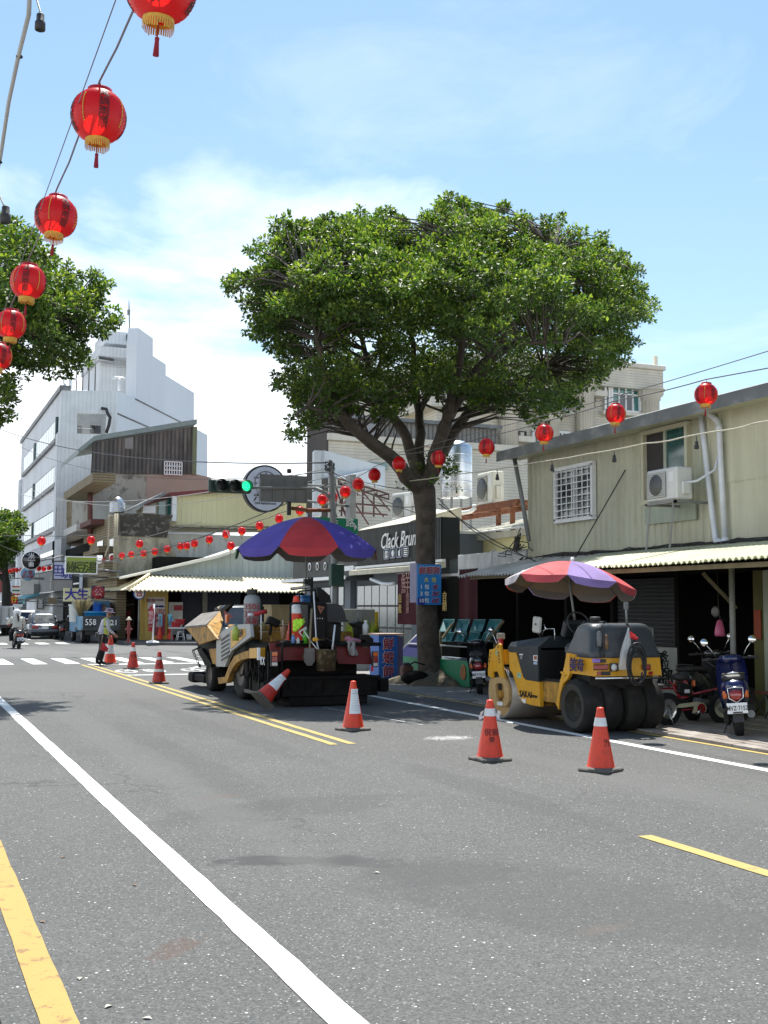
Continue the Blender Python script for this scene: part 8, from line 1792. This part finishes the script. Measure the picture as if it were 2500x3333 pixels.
def drum_(label,c,r,h,m,name='plastic_tub',cat='tub'): t = thing(name,label,cat,c);g = MB();g.lathe([(r*.85,c[2]),(r,c[2]+h),(r*1.06,c[2]+h+.02),(r*.95,c[2]+h),(r*.8,c[2]+.04),(.001,c[2]+.04)],(c[0],c[1],0),n=20);g.build('tub',m,t);g = MB();g.lathe([(r*1.07,c[2]+h-.05),(r*1.07,c[2]+h+.02)],(c[0],c[1],0),n=20);g.build('rim',m,t)
drum_('wide blue tub on the blue truck bed',(tx0+.75,57.9,.76),.62,.75,mat('bright_blue_plastic',(.01,.22,.52),.4));drum_('blue jerrycan on top of the tub on the truck',(tx0+.9,58.2,1.3),.22,.6,mat('deep_blue_plastic',(.01,.07,.28),.4),'jerrycan','jerrycan');c = at(*s7(1160,1280),y=59);drum_('white insulated bucket behind the truck cab',(c.x,59.2,1.0),.3,.85,M_PLW,'white_bucket','bucket')
t = thing('straw_broom','big straw broom head standing upright on the truck','broom',(tx0-.1,57.8,.75));c = at(*s7(1270,1020),y=57.8);r_ = random.Random(5)
g = MB()
for k in range(120): a = r_.uniform(0,6.28);q = r_.random()**.5;g.tube([(c.x,57.8,c.z-.8),(c.x+math.cos(a)*q*.55,57.8+math.sin(a)*q*.4,c.z+.35-.25*q+r_.uniform(-.1,.1))],[.012,.008],3)
tag(g.build('straw',mat('dry_straw',(.20,.16,.07),.9,var=.3,scale=9),t),kind='stuff');g = MB();g.tube([(c.x,57.8,c.z-.7),(c.x,57.8,.78)],.03,6);g.build('handle',M_WOOD,t)
t = thing('long_rake','long pale rake slanting up over the truck bed','rake',(tx0+.3,57.3,1));g = MB();g.tube([at(*s7(1310,1180),y=57.3),at(*s7(1410,960),y=57.3)],.02,6);g.build('handle',M_WOOD,t);g = MB();g.tube([at(*s7(1355,905),y=57.3),at(*s7(1495,965),y=57.3)],.035,5);g.build('head',M_WOOD,t)
# white box truck at the left edge
bt = thing('box_truck','white box truck with rear doors at the left edge','truck',(5.2,74,0));a_,b_ = at(-60,1972,y=74),at(41,2034,y=74);MB().bx(a_.x,b_.x,74,78,b_.z,a_.z,bev=.03).build('cargo_box',mat('dirty_white_box',(.52,.54,.53),.6,var=.08,streak=.3),bt)
for k in range(4): xx = a_.x+(b_.x-a_.x)*(.12+.25*k);MB().bx(xx-.02,xx+.02,73.94,73.995,b_.z+.1,a_.z-.1).build('lock_bar',M_STEELP,bt)
MB().bx(a_.x,b_.x,73.9,78,.45,b_.z-.02).build('chassis',M_CHAR,bt);MB().bx(a_.x+.1,b_.x-.1,78.02,79.6,.5,2.1,bev=.05).build('cab',M_WCAR,bt)
for s_ in (a_.x+.15,b_.x-.15): wheel(bt,(s_,74.9,.38),.38,.22);MB().box((s_,73.88,.62),(.25,.06,.12)).build('tail_lamp',M_REDL,bt)
# ================================================================== people
def figure(label,loc,rz,J,E_,mats,pick,cat='person'):
    """one continuous body grown over a joint skeleton; pick(co, hand) gives the material index"""
    me = bpy.data.meshes.new('b');names = list(J);me.from_pydata([J[n][0] for n in names],[(names.index(a),names.index(b)) for a,b in E_],[]);me.update()
    o = bpy.data.objects.new('b',me);COL.objects.link(o);md = o.modifiers.new('k','SKIN');md.use_smooth_shade = True
    for i,n in enumerate(names): me.skin_vertices[0].data[i].radius = (J[n][1],J[n][2] if len(J[n]) > 2 else J[n][1]);me.skin_vertices[0].data[i].use_root = (n == 'pelvis')
    o.modifiers.new('s','SUBSURF').levels = 2;dg = bpy.context.evaluated_depsgraph_get();dg.update();m2 = bpy.data.meshes.new_from_object(o.evaluated_get(dg));bpy.data.objects.remove(o);m2.name = 'person_body';m2.materials.clear()
    for m in mats: m2.materials.append(m)
    for p_ in m2.polygons: p_.material_index = pick(p_.center);p_.use_smooth = True
    t = thing('person',label,cat,loc,rz,None,world=False);b = bpy.data.objects.new('body',m2);COL.objects.link(b);b.parent = t;return t
def hand(J,E_,nm,wrist,d,side):
    d = Vector(d).normalized();side = Vector(side).normalized();w = Vector(wrist);J[nm+'p'] = (w+d*.07,.034,.02);E_.append((nm,nm+'p'))
    for k,(off,L_) in enumerate(((-.03,.065),(-.01,.075),(.01,.07),(.028,.055))):
        a = w+d*.10+side*off;cv_ = d.cross(side)*.02;J[nm+'f%d' % k] = (a,.010);J[nm+'g%d' % k] = (a+d*L_*.5+cv_*.4,.009);J[nm+'h%d' % k] = (a+d*L_*.8+cv_*1.6,.008);E_ += [(nm+'p',nm+'f%d' % k),(nm+'f%d' % k,nm+'g%d' % k),(nm+'g%d' % k,nm+'h%d' % k)]
    J[nm+'t'] = (w+d*.05-side*.045,.011);J[nm+'u'] = (w+d*.09-side*.06,.009);E_ += [(nm+'p',nm+'t'),(nm+'t',nm+'u')]
M_SKIN = mat('tanned_skin',(.30,.16,.10),.6,var=.08);M_TROU = mat('black_trousers',(.012,.012,.014),.85,var=.2,scale=6);M_SHIRT = mat('grey_white_sleeves',(.42,.42,.47),.8,var=.25,scale=9);M_SHOE = mat('dark_shoes',(.03,.028,.026),.6);M_VEST = mat('yellow_vest',(.42,.48,.10),.8,var=.12,scale=8);M_JACK = mat('cream_jacket',(.58,.56,.48),.8,var=.12,scale=6,bump=.3,bscale=15)
J = {'pelvis': ((0,0,.90),.15,.12),'waist': ((0,.03,1.03),.145,.11),'chest': ((0,.10,1.22),.165,.115),'neckb': ((0,.16,1.37),.09,.08),'neck': ((0,.19,1.42),.052),'head': ((0,.215,1.50),.082,.09),'top': ((0,.21,1.60),.075,.085),
     'hl': ((-.10,0,.86),.115),'kl': ((-.11,.09,.47),.09),'al': ((-.11,.02,.10),.062),'tl': ((-.11,.20,.045),.04),'hr': ((.10,0,.86),.115),'kr': ((.12,-.02,.48),.09),'ar': ((.13,-.18,.11),.062),'tr': ((.13,-.02,.045),.04),
     'sl': ((-.19,.12,1.33),.068),'el': ((-.25,.10,1.08),.055),'wl': ((-.22,.28,.90),.04),'sr': ((.19,.12,1.33),.068),'er': ((.24,.12,1.08),.055),'wr': ((.17,.31,.93),.04)}
E_ = [('pelvis','waist'),('waist','chest'),('chest','neckb'),('neckb','neck'),('neck','head'),('head','top'),('pelvis','hl'),('hl','kl'),('kl','al'),('al','tl'),('pelvis','hr'),('hr','kr'),('kr','ar'),('ar','tr'),('chest','sl'),('sl','el'),('el','wl'),('chest','sr'),('sr','er'),('er','wr')]
hand(J,E_,'wl',(-.22,.28,.90),(0,.5,-.8),(0,.8,.5));hand(J,E_,'wr',(.17,.31,.93),(-.1,.7,-.6),(0,.6,.7))
wp = at(330,2166);YW = -math.pi/2+.15
def pick(c): return 3 if c.z < .085 else 1 if c.z < .92 and not (c.y > .2 and c.z > .6) else 0 if (c.z > 1.41 or (c.y > .27 and c.z < .94)) else 2
wk = figure('worker in yellow vest and striped bucket hat bending over a cone',(wp.x,wp.y+.1,.0),YW,J,E_,[M_SKIN,M_TROU,M_SHIRT,M_SHOE],pick)
g = MB();g.lathe([(.17,-.02),(.185,.1),(.19,.25),(.175,.36),(.12,.45),(.08,.47)],(0,.05,.94),(0,.24,.97),20,sc=(1.0,.76));g.build('vest',M_VEST,wk)
g = MB()
for s_ in (-1,1): g.tube([(s_*.09,.20,1.40),(s_*.10,.19,1.2),(s_*.10,.15,1.0)],.018,4)
g.lathe([(.194,.18),(.196,.22)],(0,.05,.94),(0,.24,.97),20,sc=(1,.77));g.build('reflective_strip',M_DGREY,wk)
g = MB();g.lathe([(.175,-.01),(.165,.0),(.112,.025),(.108,.09),(.09,.115),(.001,.125)],(0,.215,1.575),(0,.12,1),20);g.lathe([(.163,-.006),(.105,.02)],(0,.215,1.575),(0,.12,1),20);g.build('bucket_hat',mat('mauve_striped_hat',(.09,.075,.12),.9,var=.3,scale=14),wk)
g = MB();g.box((0,.33,1.495),(.028,.03,.045),0,None,.01);g.build('nose',M_SKIN,wk);g = MB()
for s_ in (-1,1): g.ball((s_*.033,.298,1.525),(.012,.008,.008),8,5);g.ball((s_*.09,.21,1.50),(.015,.03,.035),8,6)
g.box((0,.302,1.452),(.05,.01,.01));g.build('face_features',mat('dark_features',(.08,.04,.03),.7),wk)
g = MB();g.lathe([(.158,-.03),(.165,.03)],(0,.02,.95),n=18,sc=(1,.8));g.box((-.15,-.08,.9),(.09,.12,.14),0,None,.02);g.build('belt_pouch',M_CHAR,wk)
fl = thing('signal_flag','rolled red signal flag hanging from the hand of the worker','flag',(wp.x,wp.y,.6));c = at(397,2075,y=wp.y-.3);e = at(365,2108,y=wp.y-.3)
A4 = [at(*q,y=wp.y-.3) for q in ((333,2088),(338,2118),(390,2122)[:2],(352,2092))];A4 = [at(331,2087,y=wp.y-.3),at(325,2115,y=wp.y-.3),at(348,2122,y=wp.y-.3),at(354,2111,y=wp.y-.3)]
g = MB();g.grid(lambda u,v: A4[0].lerp(A4[3],u).lerp(A4[1].lerp(A4[2],u),v)+Vector((0,.04*math.sin(u*8+v*3),0)),10,8);o = g.build('flag_cloth',thin('red_flag_cloth',(.50,.05,.06),(.5,.05,.05),.8,.3,.1,5),fl);g = MB();g.tube([at(334,2068,y=wp.y-.3),A4[0],A4[1]],.012,6);g.build('stick',M_WOOD,fl)
# scooter rider seen from behind
rp = at(58,2112);scooter('scooter with white plate ridden away across the crossing',(rp.x,rp.y+.7,0),R(4),M_BLKP,'NXL·168',0,None)
J = {'pelvis': ((0,0,.86),.17,.14),'waist': ((0,.03,1.0),.16,.12),'chest': ((0,.07,1.2),.18,.12),'neckb': ((0,.10,1.34),.09),'neck': ((0,.12,1.38),.055),'head': ((0,.14,1.46),.085),'top': ((0,.14,1.55),.075),'hl': ((-.13,.05,.83),.10),'kl': ((-.2,.42,.70),.08),'al': ((-.19,.42,.36),.055),'tl': ((-.19,.56,.33),.04),'hr': ((.13,.05,.83),.10),'kr': ((.2,.42,.70),.08),'ar': ((.19,.42,.36),.055),'tr': ((.19,.56,.33),.04),'sl': ((-.2,.08,1.28),.08),'el': ((-.33,.22,1.05),.065),'wl': ((-.33,.50,1.03),.04),'sr': ((.2,.08,1.28),.08),'er': ((.33,.22,1.05),.065),'wr': ((.33,.50,1.03),.04)}
E_ = [e for e in E_ if not any(len(q) > 2 and q[:2] in ('wl','wr') for q in e)];hand(J,E_,'wl',(-.33,.50,1.03),(.2,.9,-.2),(1,-.2,0));hand(J,E_,'wr',(.33,.50,1.03),(-.2,.9,-.2),(1,.2,0))
rd_ = figure('scooter rider in cream jacket and white helmet seen from behind',(rp.x,rp.y+.55,-.02),R(4),J,E_,[M_SKIN,M_TROU,M_JACK,M_SHOE],lambda c: 3 if c.z < .36 else 1 if c.z < .86 else 0 if c.z > 1.39 or (c.y > .53 and c.z > .9) else 2)
g = MB();g.ball((0,.14,1.52),(.145,.165,.145),18,12);g.build('helmet',mat('white_helmet',(.72,.72,.72),.3,coat=.4),rd_);g = MB();g.tube([(0,.0,1.45),(.02,-.06,1.3),(.03,-.07,1.12)],[.05,.04,.015],8);g.build('hair',mat('dark_hair',(.02,.012,.01),.6),rd_)
# ================================================================== shrimp-cracker stall round the tree
M_SGRN = mat('stall_green',(.010,.20,.085),.6,var=.1,scale=2);M_TARP = mat('navy_tarpaulin',(.005,.006,.06),.6,var=.2,scale=3,spec=.2);M_TRAY = mat('teal_plastic_tray',(.035,.17,.19),.5,var=.15,scale=4);M_SBLU = mat('sign_blue',(.015,.20,.52),.5,var=.08);M_SRED = mat('sign_dark_red',(.30,.012,.03),.5);M_SYEL = mat('sign_yellow',(.75,.62,.05),.5)
c5 = lambda x,y: (1250+x/4.1475,1800+y/4.1475)
sg = thing('stall_counter','long green market counter with shrimp cutouts behind the tree trunk','market stall',(11.4,24.5,0));SXx = 11.45
slab([c5(150,1385),c5(1145,1460),c5(1150,1810),c5(150,1690)],SXx,.05,'front_board',M_SGRN,sg)
q0,q1_ = at(*c5(150,1385),x=SXx),at(*c5(1145,1460),x=SXx);MB().bx(SXx+.06,SXx+.95,q1_.y,q0.y,.50,.56).build('counter_top',mat('galvanised_top',(.16,.2,.24),.5,.3),sg);MB().bx(SXx+.06,SXx+.9,q0.y-.05,q0.y,.02,.5).build('end_board',M_SGRN,sg)
for k,(x,y,w,h) in enumerate(((195,1525,32,100),(1065,1610,45,110),(490,1540,25,45))):
    r_ = random.Random(k);slab([c5(x+w*math.cos(a)*r_.uniform(.7,1.05),y+h*math.sin(a)*r_.uniform(.85,1.05)) for a in [2*math.pi*i/14 for i in range(14)]],SXx-.02,.015,'shrimp_cutout',mat('shrimp_print',(.36,.13,.03),.6,var=.3,scale=9,patch=.5,patch_col=(.06,.03,.02),patch_scale=14),sg)
g = MB();P_ = [at(*c5(*p),x=x_) for p,x_ in (((170,1380),SXx),((530,1420),SXx),((530,1040),12.1),((490,1060),12.1))];g.add(P_,[(0,1,2,3)]);o = g.build('tarpaulin',M_TARP,sg);g = MB();g.tube([P_[0],P_[3]],.018,6);g.tube([at(*c5(330,1222),x=11.7),at(*c5(800,1250),x=11.7),at(*c5(1290,1278),x=11.7)],.02,6);g.build('tarp_pole',M_WIREW,sg)
for k,yy_ in enumerate((22.8,24.0,25.6)): MB().bx(12.2,12.25,yy_-.03,yy_+.03,.02,1.2).build('leg',M_WOOD,sg)
for row,(zA,zB,xs) in enumerate(((900,1060,(760,960,1170,1380,1600)),(1075,1190,(790,960,1130,1310,1480)))):
    for k in range(4):
        t = thing('display_tray',('upper' if row == 0 else 'lower')+' row teal plastic tray '+('nearest the tree trunk','second from the tree trunk','third from the tree trunk','farthest from the tree trunk')[k],'tray',(12.2,23.5,1),group='teal trays on the stall rack')
        a,b,c,d = [at(*c5(*q),x=12.3-(q[1]-900)*.0012) for q in ((xs[k]+45,zA),(xs[k+1]-8,zA),(xs[k+1]-60,zB),(xs[k]-5,zB))];n_ = (b-a).cross(d-a).normalized()*.10;cc_ = (a+b+c+d)/4+n_*(1 if n_.x > 0 else -1)
        g = MB();ib = [cc_+(p-(a+b+c+d)/4)*.62 for p in (a,b,c,d)];V = [a,b,c,d]+ib;g.add(V,[(0,1,5,4),(1,2,6,5),(2,3,7,6),(3,0,4,7),(4,5,6,7)]);g.build('tray_pan',M_TRAY,t);g = MB();g.tube([a,b,c,d],.012,5,closed=True);g.build('tray_rim',M_TRAY,t)
for pr in (((1610,920),(1340,1250)),((930,950),(790,1150))): MB().tube([at(*c5(*pr[0]),x=12.1),at(*c5(*pr[1]),x=11.9)],.035,4,sm=False).build('rack_pole',M_WOOD,sg)
# price board tied to the trunk
pbd = thing('price_board','light blue price board tied to the tree trunk','sign',(11,23.8,1.8));a,b = at(*c5(450,150),y=23.75),at(*c5(772,700),y=23.75);MB().bx(a.x,b.x,23.75,23.78,b.z,a.z).build('board',M_SBLU,pbd);MB().bx(a.x-.005,a.x+.005,23.79,24.15,b.z+.05,a.z+.03).build('side_board',mat('violet_board',(.20,.19,.30),.6),pbd)
def pl_(s_,x,y,sz,m,bold=.012,sh=0,sx=1.): letter(pbd,s_,at(*c5(x,y),y=23.74),X,Z,sz,m,bold,sh,.002,sx)
for k,ch in enumerate('鮮蝦餅'): pl_(ch,520+95*k,242,.195,M_SIGNW,.028);o = letter(pbd,ch,at(*c5(520+95*k,242),y=23.73),X,Z,.185,M_SRED,.010,0,.003)
pl_('大',572,365,.12,M_SYEL);pl_('包',675,368,.12,M_SYEL);MB().bx(a.x+.005,a.x+.175,23.742,23.748,b.z+.005,b.z+.165).build('blue_patch',mat('deep_sign_blue',(.01,.03,.30),.5),pbd)
for k,(n_,pr) in enumerate((('1','80'),('3','200'),('10','600'))): yy_ = 460+k*92;pl_(n_,505,yy_,.13,M_SIGNW);pl_('包',578,yy_,.115,M_SIGNW);pl_(pr,690,yy_,.155,M_SIGNW,.02,.2,.8);letter(pbd,pr,at(*c5(690,yy_),y=23.73),X,Z,.15,M_SRED,.008,.2,.003,.8)
bsn = thing('blue_box_sign','blue box sign with three red characters standing on the pavement','sign',(10.7,25.3,0));a,b = at(1233,2068,y=25.2),at(1294,2212,y=25.2);MB().bx(a.x,b.x,25.2,25.75,.03,a.z).build('box_body',mat('box_sign_blue',(.010,.11,.42),.5),bsn);MB().bx(b.x+.002,b.x+.16,25.25,25.7,.03,a.z-.03).build('box_side',mat('violet_side',(.10,.08,.17),.6),bsn);MB().bx(a.x-.02,b.x+.18,25.15,25.8,a.z+.002,a.z+.04).build('top_plank',mat('salmon_plank',(.42,.30,.24),.7),bsn)
for k,ch in enumerate('鮮蝦餅'): p = at(1264,2098+k*45,y=25.18);letter(bsn,ch,p,X,Z,.30,M_SIGNW,.028);letter(bsn,ch,p-Y*.012,X,Z,.29,M_SRED,.012)
pm_ = thing('water_pump','small rusty engine pump at the foot of the tree','pump',(10.9,24.3,0));a = at(*c5(305,1600),y=23.9);MB().box(a,(.26,.24,.28),0,None,.04).build('fuel_tank',mat('rusty_tank',(.10,.04,.03),.7),pm_);g = MB();c = at(*c5(420,1720),y=23.8);g.ball((c.x,23.8,.17),(.34,.25,.17),14,8);g.build('engine',M_GREASE,pm_);g = MB();g.tube([at(*c5(345,1560),y=23.8),at(*c5(360,1500),y=23.8),at(*c5(410,1470),y=23.8),at(*c5(550,1510),y=23.8)],.018,6);g.build('handle',M_BLK,pm_);g = MB();e = at(*c5(300,1528),y=23.9);g.cyl((e.x,23.9,a.z+.14),(e.x,23.9,a.z+.2),.08);g.build('filler_cap',M_CHAR,pm_)
# planter screen beside the shop window
ps = thing('planter_screen','potted hedge of grasses behind a low wall panel by the shop windows','plant',(11.6,30,0));a,b = at(1135,1985,y=30),at(1238,2075,y=30);MB().bx(a.x,b.x,30,30.4,.02,.35).build('trough',M_CONCW,ps);MB().bx(a.x,b.x,30.42,30.45,.3,a.z).build('panel',mat('grey_panel',(.22,.23,.22),.7),ps);MB().bx(a.x-.02,b.x,30.38,30.47,a.z+.002,a.z+.03).build('cap',M_SIGNW,ps);g = MB();r_ = random.Random(8)
for k in range(420): x = r_.uniform(a.x,b.x);y = r_.uniform(30.05,30.38);h = r_.uniform(.4,1.1);d = Vector((r_.uniform(-.15,.15),r_.uniform(-.15,.05),h));s_ = Vector((.012,.006,0));p = Vector((x,y,.35));g.add([p-s_,p+s_,p+d*.6+s_*1.3,p+d,p+d*.6-s_*1.3],[(0,1,2,3,4)])
tag(g.build('grass_blades',M_LEAF2,ps),kind='stuff');MB().bx(b.x,b.x+.06,30.3,30.5,.02,a.z-.05).build('hazard_post',mat('hazard_stripes',(.5,.35,.02),.6,patch=1,patch_col=(.02,.02,.02),patch_scale=4),ps)
# ================================================================== far signs and street furniture
def fsign(label,a,b,Yv,m,texts,frame=None,th=.15,arm=True):
    t = thing('shop_sign',label,'sign',at(*b,y=Yv));p,q = at(*a,y=Yv),at(*b,y=Yv);MB().bx(p.x,q.x,Yv,Yv+th,q.z,p.z).build('board',m,t)
    if frame: g = MB();[g.bx(u0,u1,Yv-.03,Yv+th+.02,v0,v1) for u0,u1,v0,v1 in ((p.x-.05,q.x+.05,p.z,p.z+.05),(p.x-.05,q.x+.05,q.z-.05,q.z),(p.x-.05,p.x,q.z,p.z),(q.x,q.x+.05,q.z,p.z))];g.build('frame',frame,t)
    if arm: g = MB();g.tube([(q.x,Yv+.1,p.z-.2),(max(q.x+.8,10.2),Yv+.1,p.z-.1)],.04,5);g.tube([(q.x,Yv+.1,q.z+.2),(max(q.x+.8,10.2),Yv+.1,q.z+.1)],.04,5);g.build('bracket',M_STEELP,t)
    for s_,pos,sz,mm,bo in texts: letter(t,s_,at(*pos,y=Yv-.02),X,Z,sz,mm,bo)
    return t
M_OLV = mat('olive_green_sign',(.26,.34,.04),.5,var=.1);M_DKOL = mat('dark_olive_ink',(.04,.05,.015),.6);M_NAVY = mat('navy_letters',(.02,.02,.25),.5)
fsign('olive green sign reading mung bean soup above the truck',s7(1025,300),s7(1485,550),58,M_OLV,((s_,s7(x,475),.6,M_DKOL,.014) for s_,x in (('綠',1105),('豆',1255),('湯',1405))),M_SIGNW)
fsign('white and yellow sign with two navy characters above the truck',s7(985,775),s7(1395,985),59.5,mat('cream_yellow_sign',(.62,.58,.34),.5,var=.2,scale=.5),(('大',s7(1095,885),.62,M_NAVY,.03),('生',s7(1275,885),.6,M_NAVY,.03)))
fsign('pale lilac sign with navy characters under the green sign',s7(835,375),s7(1100,640),62,mat('lilac_sign',(.5,.53,.68),.5),(('田',s7(895,500),.55,M_NAVY,.01),('玩',s7(1035,560),.6,M_NAVY,.02),('一',s7(900,595),.4,M_NAVY,.02)),M_CHAR)
fsign('small red sign with yellow characters at the far left',s7(105,905),s7(275,1020),80,mat('red_sign',(.48,.012,.02),.5),(('河仔',s7(170,955),.45,M_SYEL,.02),));fsign('green road sign over the far street at the left edge',s7(-40,580),s7(180,665),84,mat('far_green_sign',(.006,.12,.07),.5),(('中正',s7(120,615),.45,M_SIGNW,.01),))
fsign('small black sign with two white characters behind the grey sedan',s7(580,955),s7(670,1095),72,M_BLKP,(('茶',s7(625,995),.3,M_SIGNW,.008),('館',s7(625,1060),.3,M_SIGNW,.008)),M_STEELP);fsign('tilted wooden menu panel hanging over the far pavement',s7(745,925),s7(875,1025),71,mat('tan_panel',(.24,.19,.12),.7),());fsign('dark board with red and white characters behind the worker',(341,1960),(386,2028),60.5,M_BLKP,(('釜牛',(362,1972),.3,mat('salmon_letters',(.55,.2,.17),.5),.01),),M_WHITE)
st_ = thing('striped_sign','sign with orange green and red stripes at the far left','sign',at(*s7(250,820),y=78))
for k,m in enumerate((mat('stripe_orange',(.5,.18,.1),.5),M_SIGNW,mat('stripe_green',(.04,.2,.1),.5),M_SIGNW,mat('stripe_red',(.45,.05,.04),.5))): yb(MB(),s7(190,742+k*30),s7(310,770+k*30),78,.1).build('stripe',m,st_)
def disc(label,ctr,rpx,Yv,m,rimm,texts,th=.12): t = thing('round_sign',label,'sign',at(*ctr,y=Yv));c = at(*ctr,y=Yv);r = at(ctr[0]+rpx,ctr[1],y=Yv).x-c.x;MB().lathe([(.001,-th),(r,-th),(r,th),(.001,th)],c,Y,36).build('disc',m,t);MB().lathe([(r*.95,-th-.01),(r,-th-.01),(r*1.01,th)],c,Y,36).build('rim',rimm,t);[letter(t,s_,at(*p,y=Yv-th-.02),X,Z,sz,mm,.01) for s_,p,sz,mm in texts];g = MB();g.tube([c+X*r,c+X*(r+1.2)+Z*.3],.04,5);g.build('bracket',M_STEELP,t);return t
disc('round black sign with white rim and rice character',s7(480,355),31,66,M_BLKP,M_SIGNW,(('米',s7(482,290),.36,M_SIGNW),('曲',s7(482,415),.3,M_SIGNW),('QUEHCO',s7(482,352),.1,M_SIGNW)));disc('round pale blue sign with red characters under the black round sign',s7(425,560),25,70,mat('pale_blue_sign',(.22,.45,.62),.5),M_SIGNW,(('冰果',s7(425,545),.3,M_SRED),('甜水鋪',s7(425,605),.22,M_SRED)))
ns = thing('parking_ban_sign','dark square sign with a red disc beside the cream awning','sign',at(*s7(1500,850),y=56.5));yb(MB(),s7(1415,745),s7(1610,940),56.5,.1).build('board',mat('dark_navy_board',(.01,.01,.04),.5),ns);c = at(*s7(1515,850),y=56.45);MB().lathe([(.001,-.03),(.31,-.03),(.31,0)],c,Y,30).build('red_disc',mat('dull_red_disc',(.28,.015,.02),.5),ns);letter(ns,'公',c-Y*.05,X,Z,.4,mat('pink_print',(.5,.25,.25),.5),.01)
bsg = thing('bus_stop_sign','round white and blue stop sign on a thin pole by the eatery','sign',at(452,2090));c = at(453,1932,y=55.5);g = MB();g.lathe([(.001,-.03),(.27,-.03),(.27,.03)],c,Y,30);g.build('disc',M_SIGNW,bsg);g = MB();g.lathe([(.24,-.04),(.285,-.04),(.285,.02)],c,Y,30);g.build('blue_rim',mat('rim_blue',(.02,.08,.3),.5),bsg);letter(bsg,'合',c-Y*.05,X,Z,.36,M_SRED,.02);g = MB();g.tube([(c.x,55.5,c.z),(c.x,55.5,.1)],.03,7);g.build('pole',M_STEELP,bsg)
hy = thing('fire_hydrant','weathered red fire hydrant with pale cap at the far corner','fire hydrant',at(418,2092,z=.13));c = at(418,2092,z=.13);g = MB();g.lathe([(.1,0),(.1,.05),(.06,.08),(.06,.4),(.1,.42),(.1,.48),(.08,.5),(.1,.7),(.07,.78),(.06,1.02)],c,n=16);[g.cyl(c+Vector((s_*.06,0,.6)),c+Vector((s_*.16,0,.6)),.045,n=10) for s_ in (-1,1)];g.build('barrel',mat('worn_red_iron',(.22,.05,.04),.7,var=.3,scale=6),hy);g = MB();g.lathe([(.06,1.02),(.14,1.03),(.12,1.07),(.06,1.1),(.05,1.17),(.001,1.18)],c,n=14);g.build('cap',M_CREAM,hy)
fg = thing('flag_banner','tall red feather banner on a white pole by the ochre pier','banner',at(496,2090,z=.13));c = at(497,2092,z=.13);t_ = at(502,1966,y=c.y);g = MB();g.tube([c,t_],.04,6);g.lathe([(.3,0),(.28,.06),(.05,.1)],c,n=12);g.build('pole',M_WHITE,fg);g = MB();a,b = at(487,1975,y=c.y),at(481,2055,y=c.y);g.grid(lambda u,v: a.lerp(t_-Z*.05,u).lerp(b.lerp(at(499,2055,y=c.y),u),v)+Vector((0,.1*math.sin(v*6+u*3),0)),6,10);g.build('cloth',mat('banner_red',(.38,.03,.04),.7,var=.2,scale=3),fg);letter(fg,'鴨\n肉\n羹',at(491,2015,y=c.y-.15),X,Z,.26,MATS['pale_pink_ink'],.006)
wp_ = thing('leaning_board','white board with a red corner leaning at the eatery front','panel',at(570,2075,z=.13));yb(MB(),(550,1960),(594,2040),57.5,.08).build('board_face',mat('off_white_panel',(.50,.48,.44),.7),wp_);yb(MB(),(568,1970),(594,1987),57.42,.06).build('red_corner',mat('panel_red',(.32,.02,.03),.6),wp_);yb(MB(),(553,2041),(592,2066),57.52,.06).build('panel_leg',M_STEELP,wp_)
tb_ = thing('work_table','low table with red basins in front of the eatery','table',at(580,2085,z=.13));a,b = at(555,2042,y=55.8),at(606,2046,y=55.8);MB().bx(a.x,b.x,55.8,56.4,b.z,a.z).build('table_top',M_WHITE,tb_);[MB().bx(x_-.03,x_+.03,55.9,56.0,.13,b.z).build('leg',M_STEELP,tb_) for x_ in (a.x+.1,b.x-.1)]
for k,(px,lab) in enumerate(((573,'front red plastic basin on the low table'),(588,'raised red plastic basin behind the front one'))): drum_(lab,(at(px,2040,y=56).x,56+.15*k,a.z+.01+.12*k),.24,.25,mat('red_basin',(.40,.02,.03),.5),'red_basin','basin')
so_ = thing('plastic_stool','white plastic stool beside the table at the eatery','stool',at(588,2084,z=.13));c = at(587,2085,z=.13);MB().box(c+Z*.43,(.28,.28,.04),0,None,.02).build('seat',M_WHITE,so_);[MB().tube([c+Vector((s1*.11,s2*.11,.42)),c+Vector((s1*.18,s2*.18,0))],.022,6).build('leg',M_WHITE,so_) for s1 in (-1,1) for s2 in (-1,1)];MB().lathe([(.17,.18),(.175,.2)],c,n=4).build('stretcher',M_WHITE,so_)
for k,px in enumerate((612,619)): c = at(px,2083,z=.13);t = thing('drink_cup',('left','right')[k]+' white cup left on the ground by the stool','cup',c);g = MB();g.lathe([(.001,0),(.07,0),(.09,.26),(.001,.26)],c,n=12);g.build('cup_body',M_WHITE,t);g = MB();g.lathe([(.095,.25),(.095,.28),(.001,.285)],c,n=12);g.build('lid',M_WHITE,t)
# leaves and litter on the road
r_ = random.Random(21)
for k,(px,py,lab) in enumerate(((205,2792,'brown dry leaf on the road near the left yellow line'),(137,3002,'orange brown leaf scrap by the left yellow line'),(438,2883,'tiny yellowish leaf between the yellow and white lines'),(259,3187,'pale curled leaf at the bottom left of the road'),(354,3278,'long pale leaf near the bottom edge'),(1225,2842,'white paper scrap beyond the oil stain'),(478,3317,'white cigarette end at the bottom edge'))):
    c = at(px,py);g = MB();a = r_.uniform(0,3);d = Vector((math.cos(a),math.sin(a),0))*.024;e = Vector((-d.y,d.x,0))*.45;g.grid(lambda u,v: c+d*(u*2-1)+e*(v*2-1)*math.sin(math.pi*min(.97,max(.03,u)))+Z*(.005+.005*math.sin(u*4)),6,3);tag(g.build('litter',(mat('litter_brown',(.18,.10,.05),.9),mat('litter_pale',(.55,.52,.42),.9))[k > 2]),lab,'litter')
bk(None)
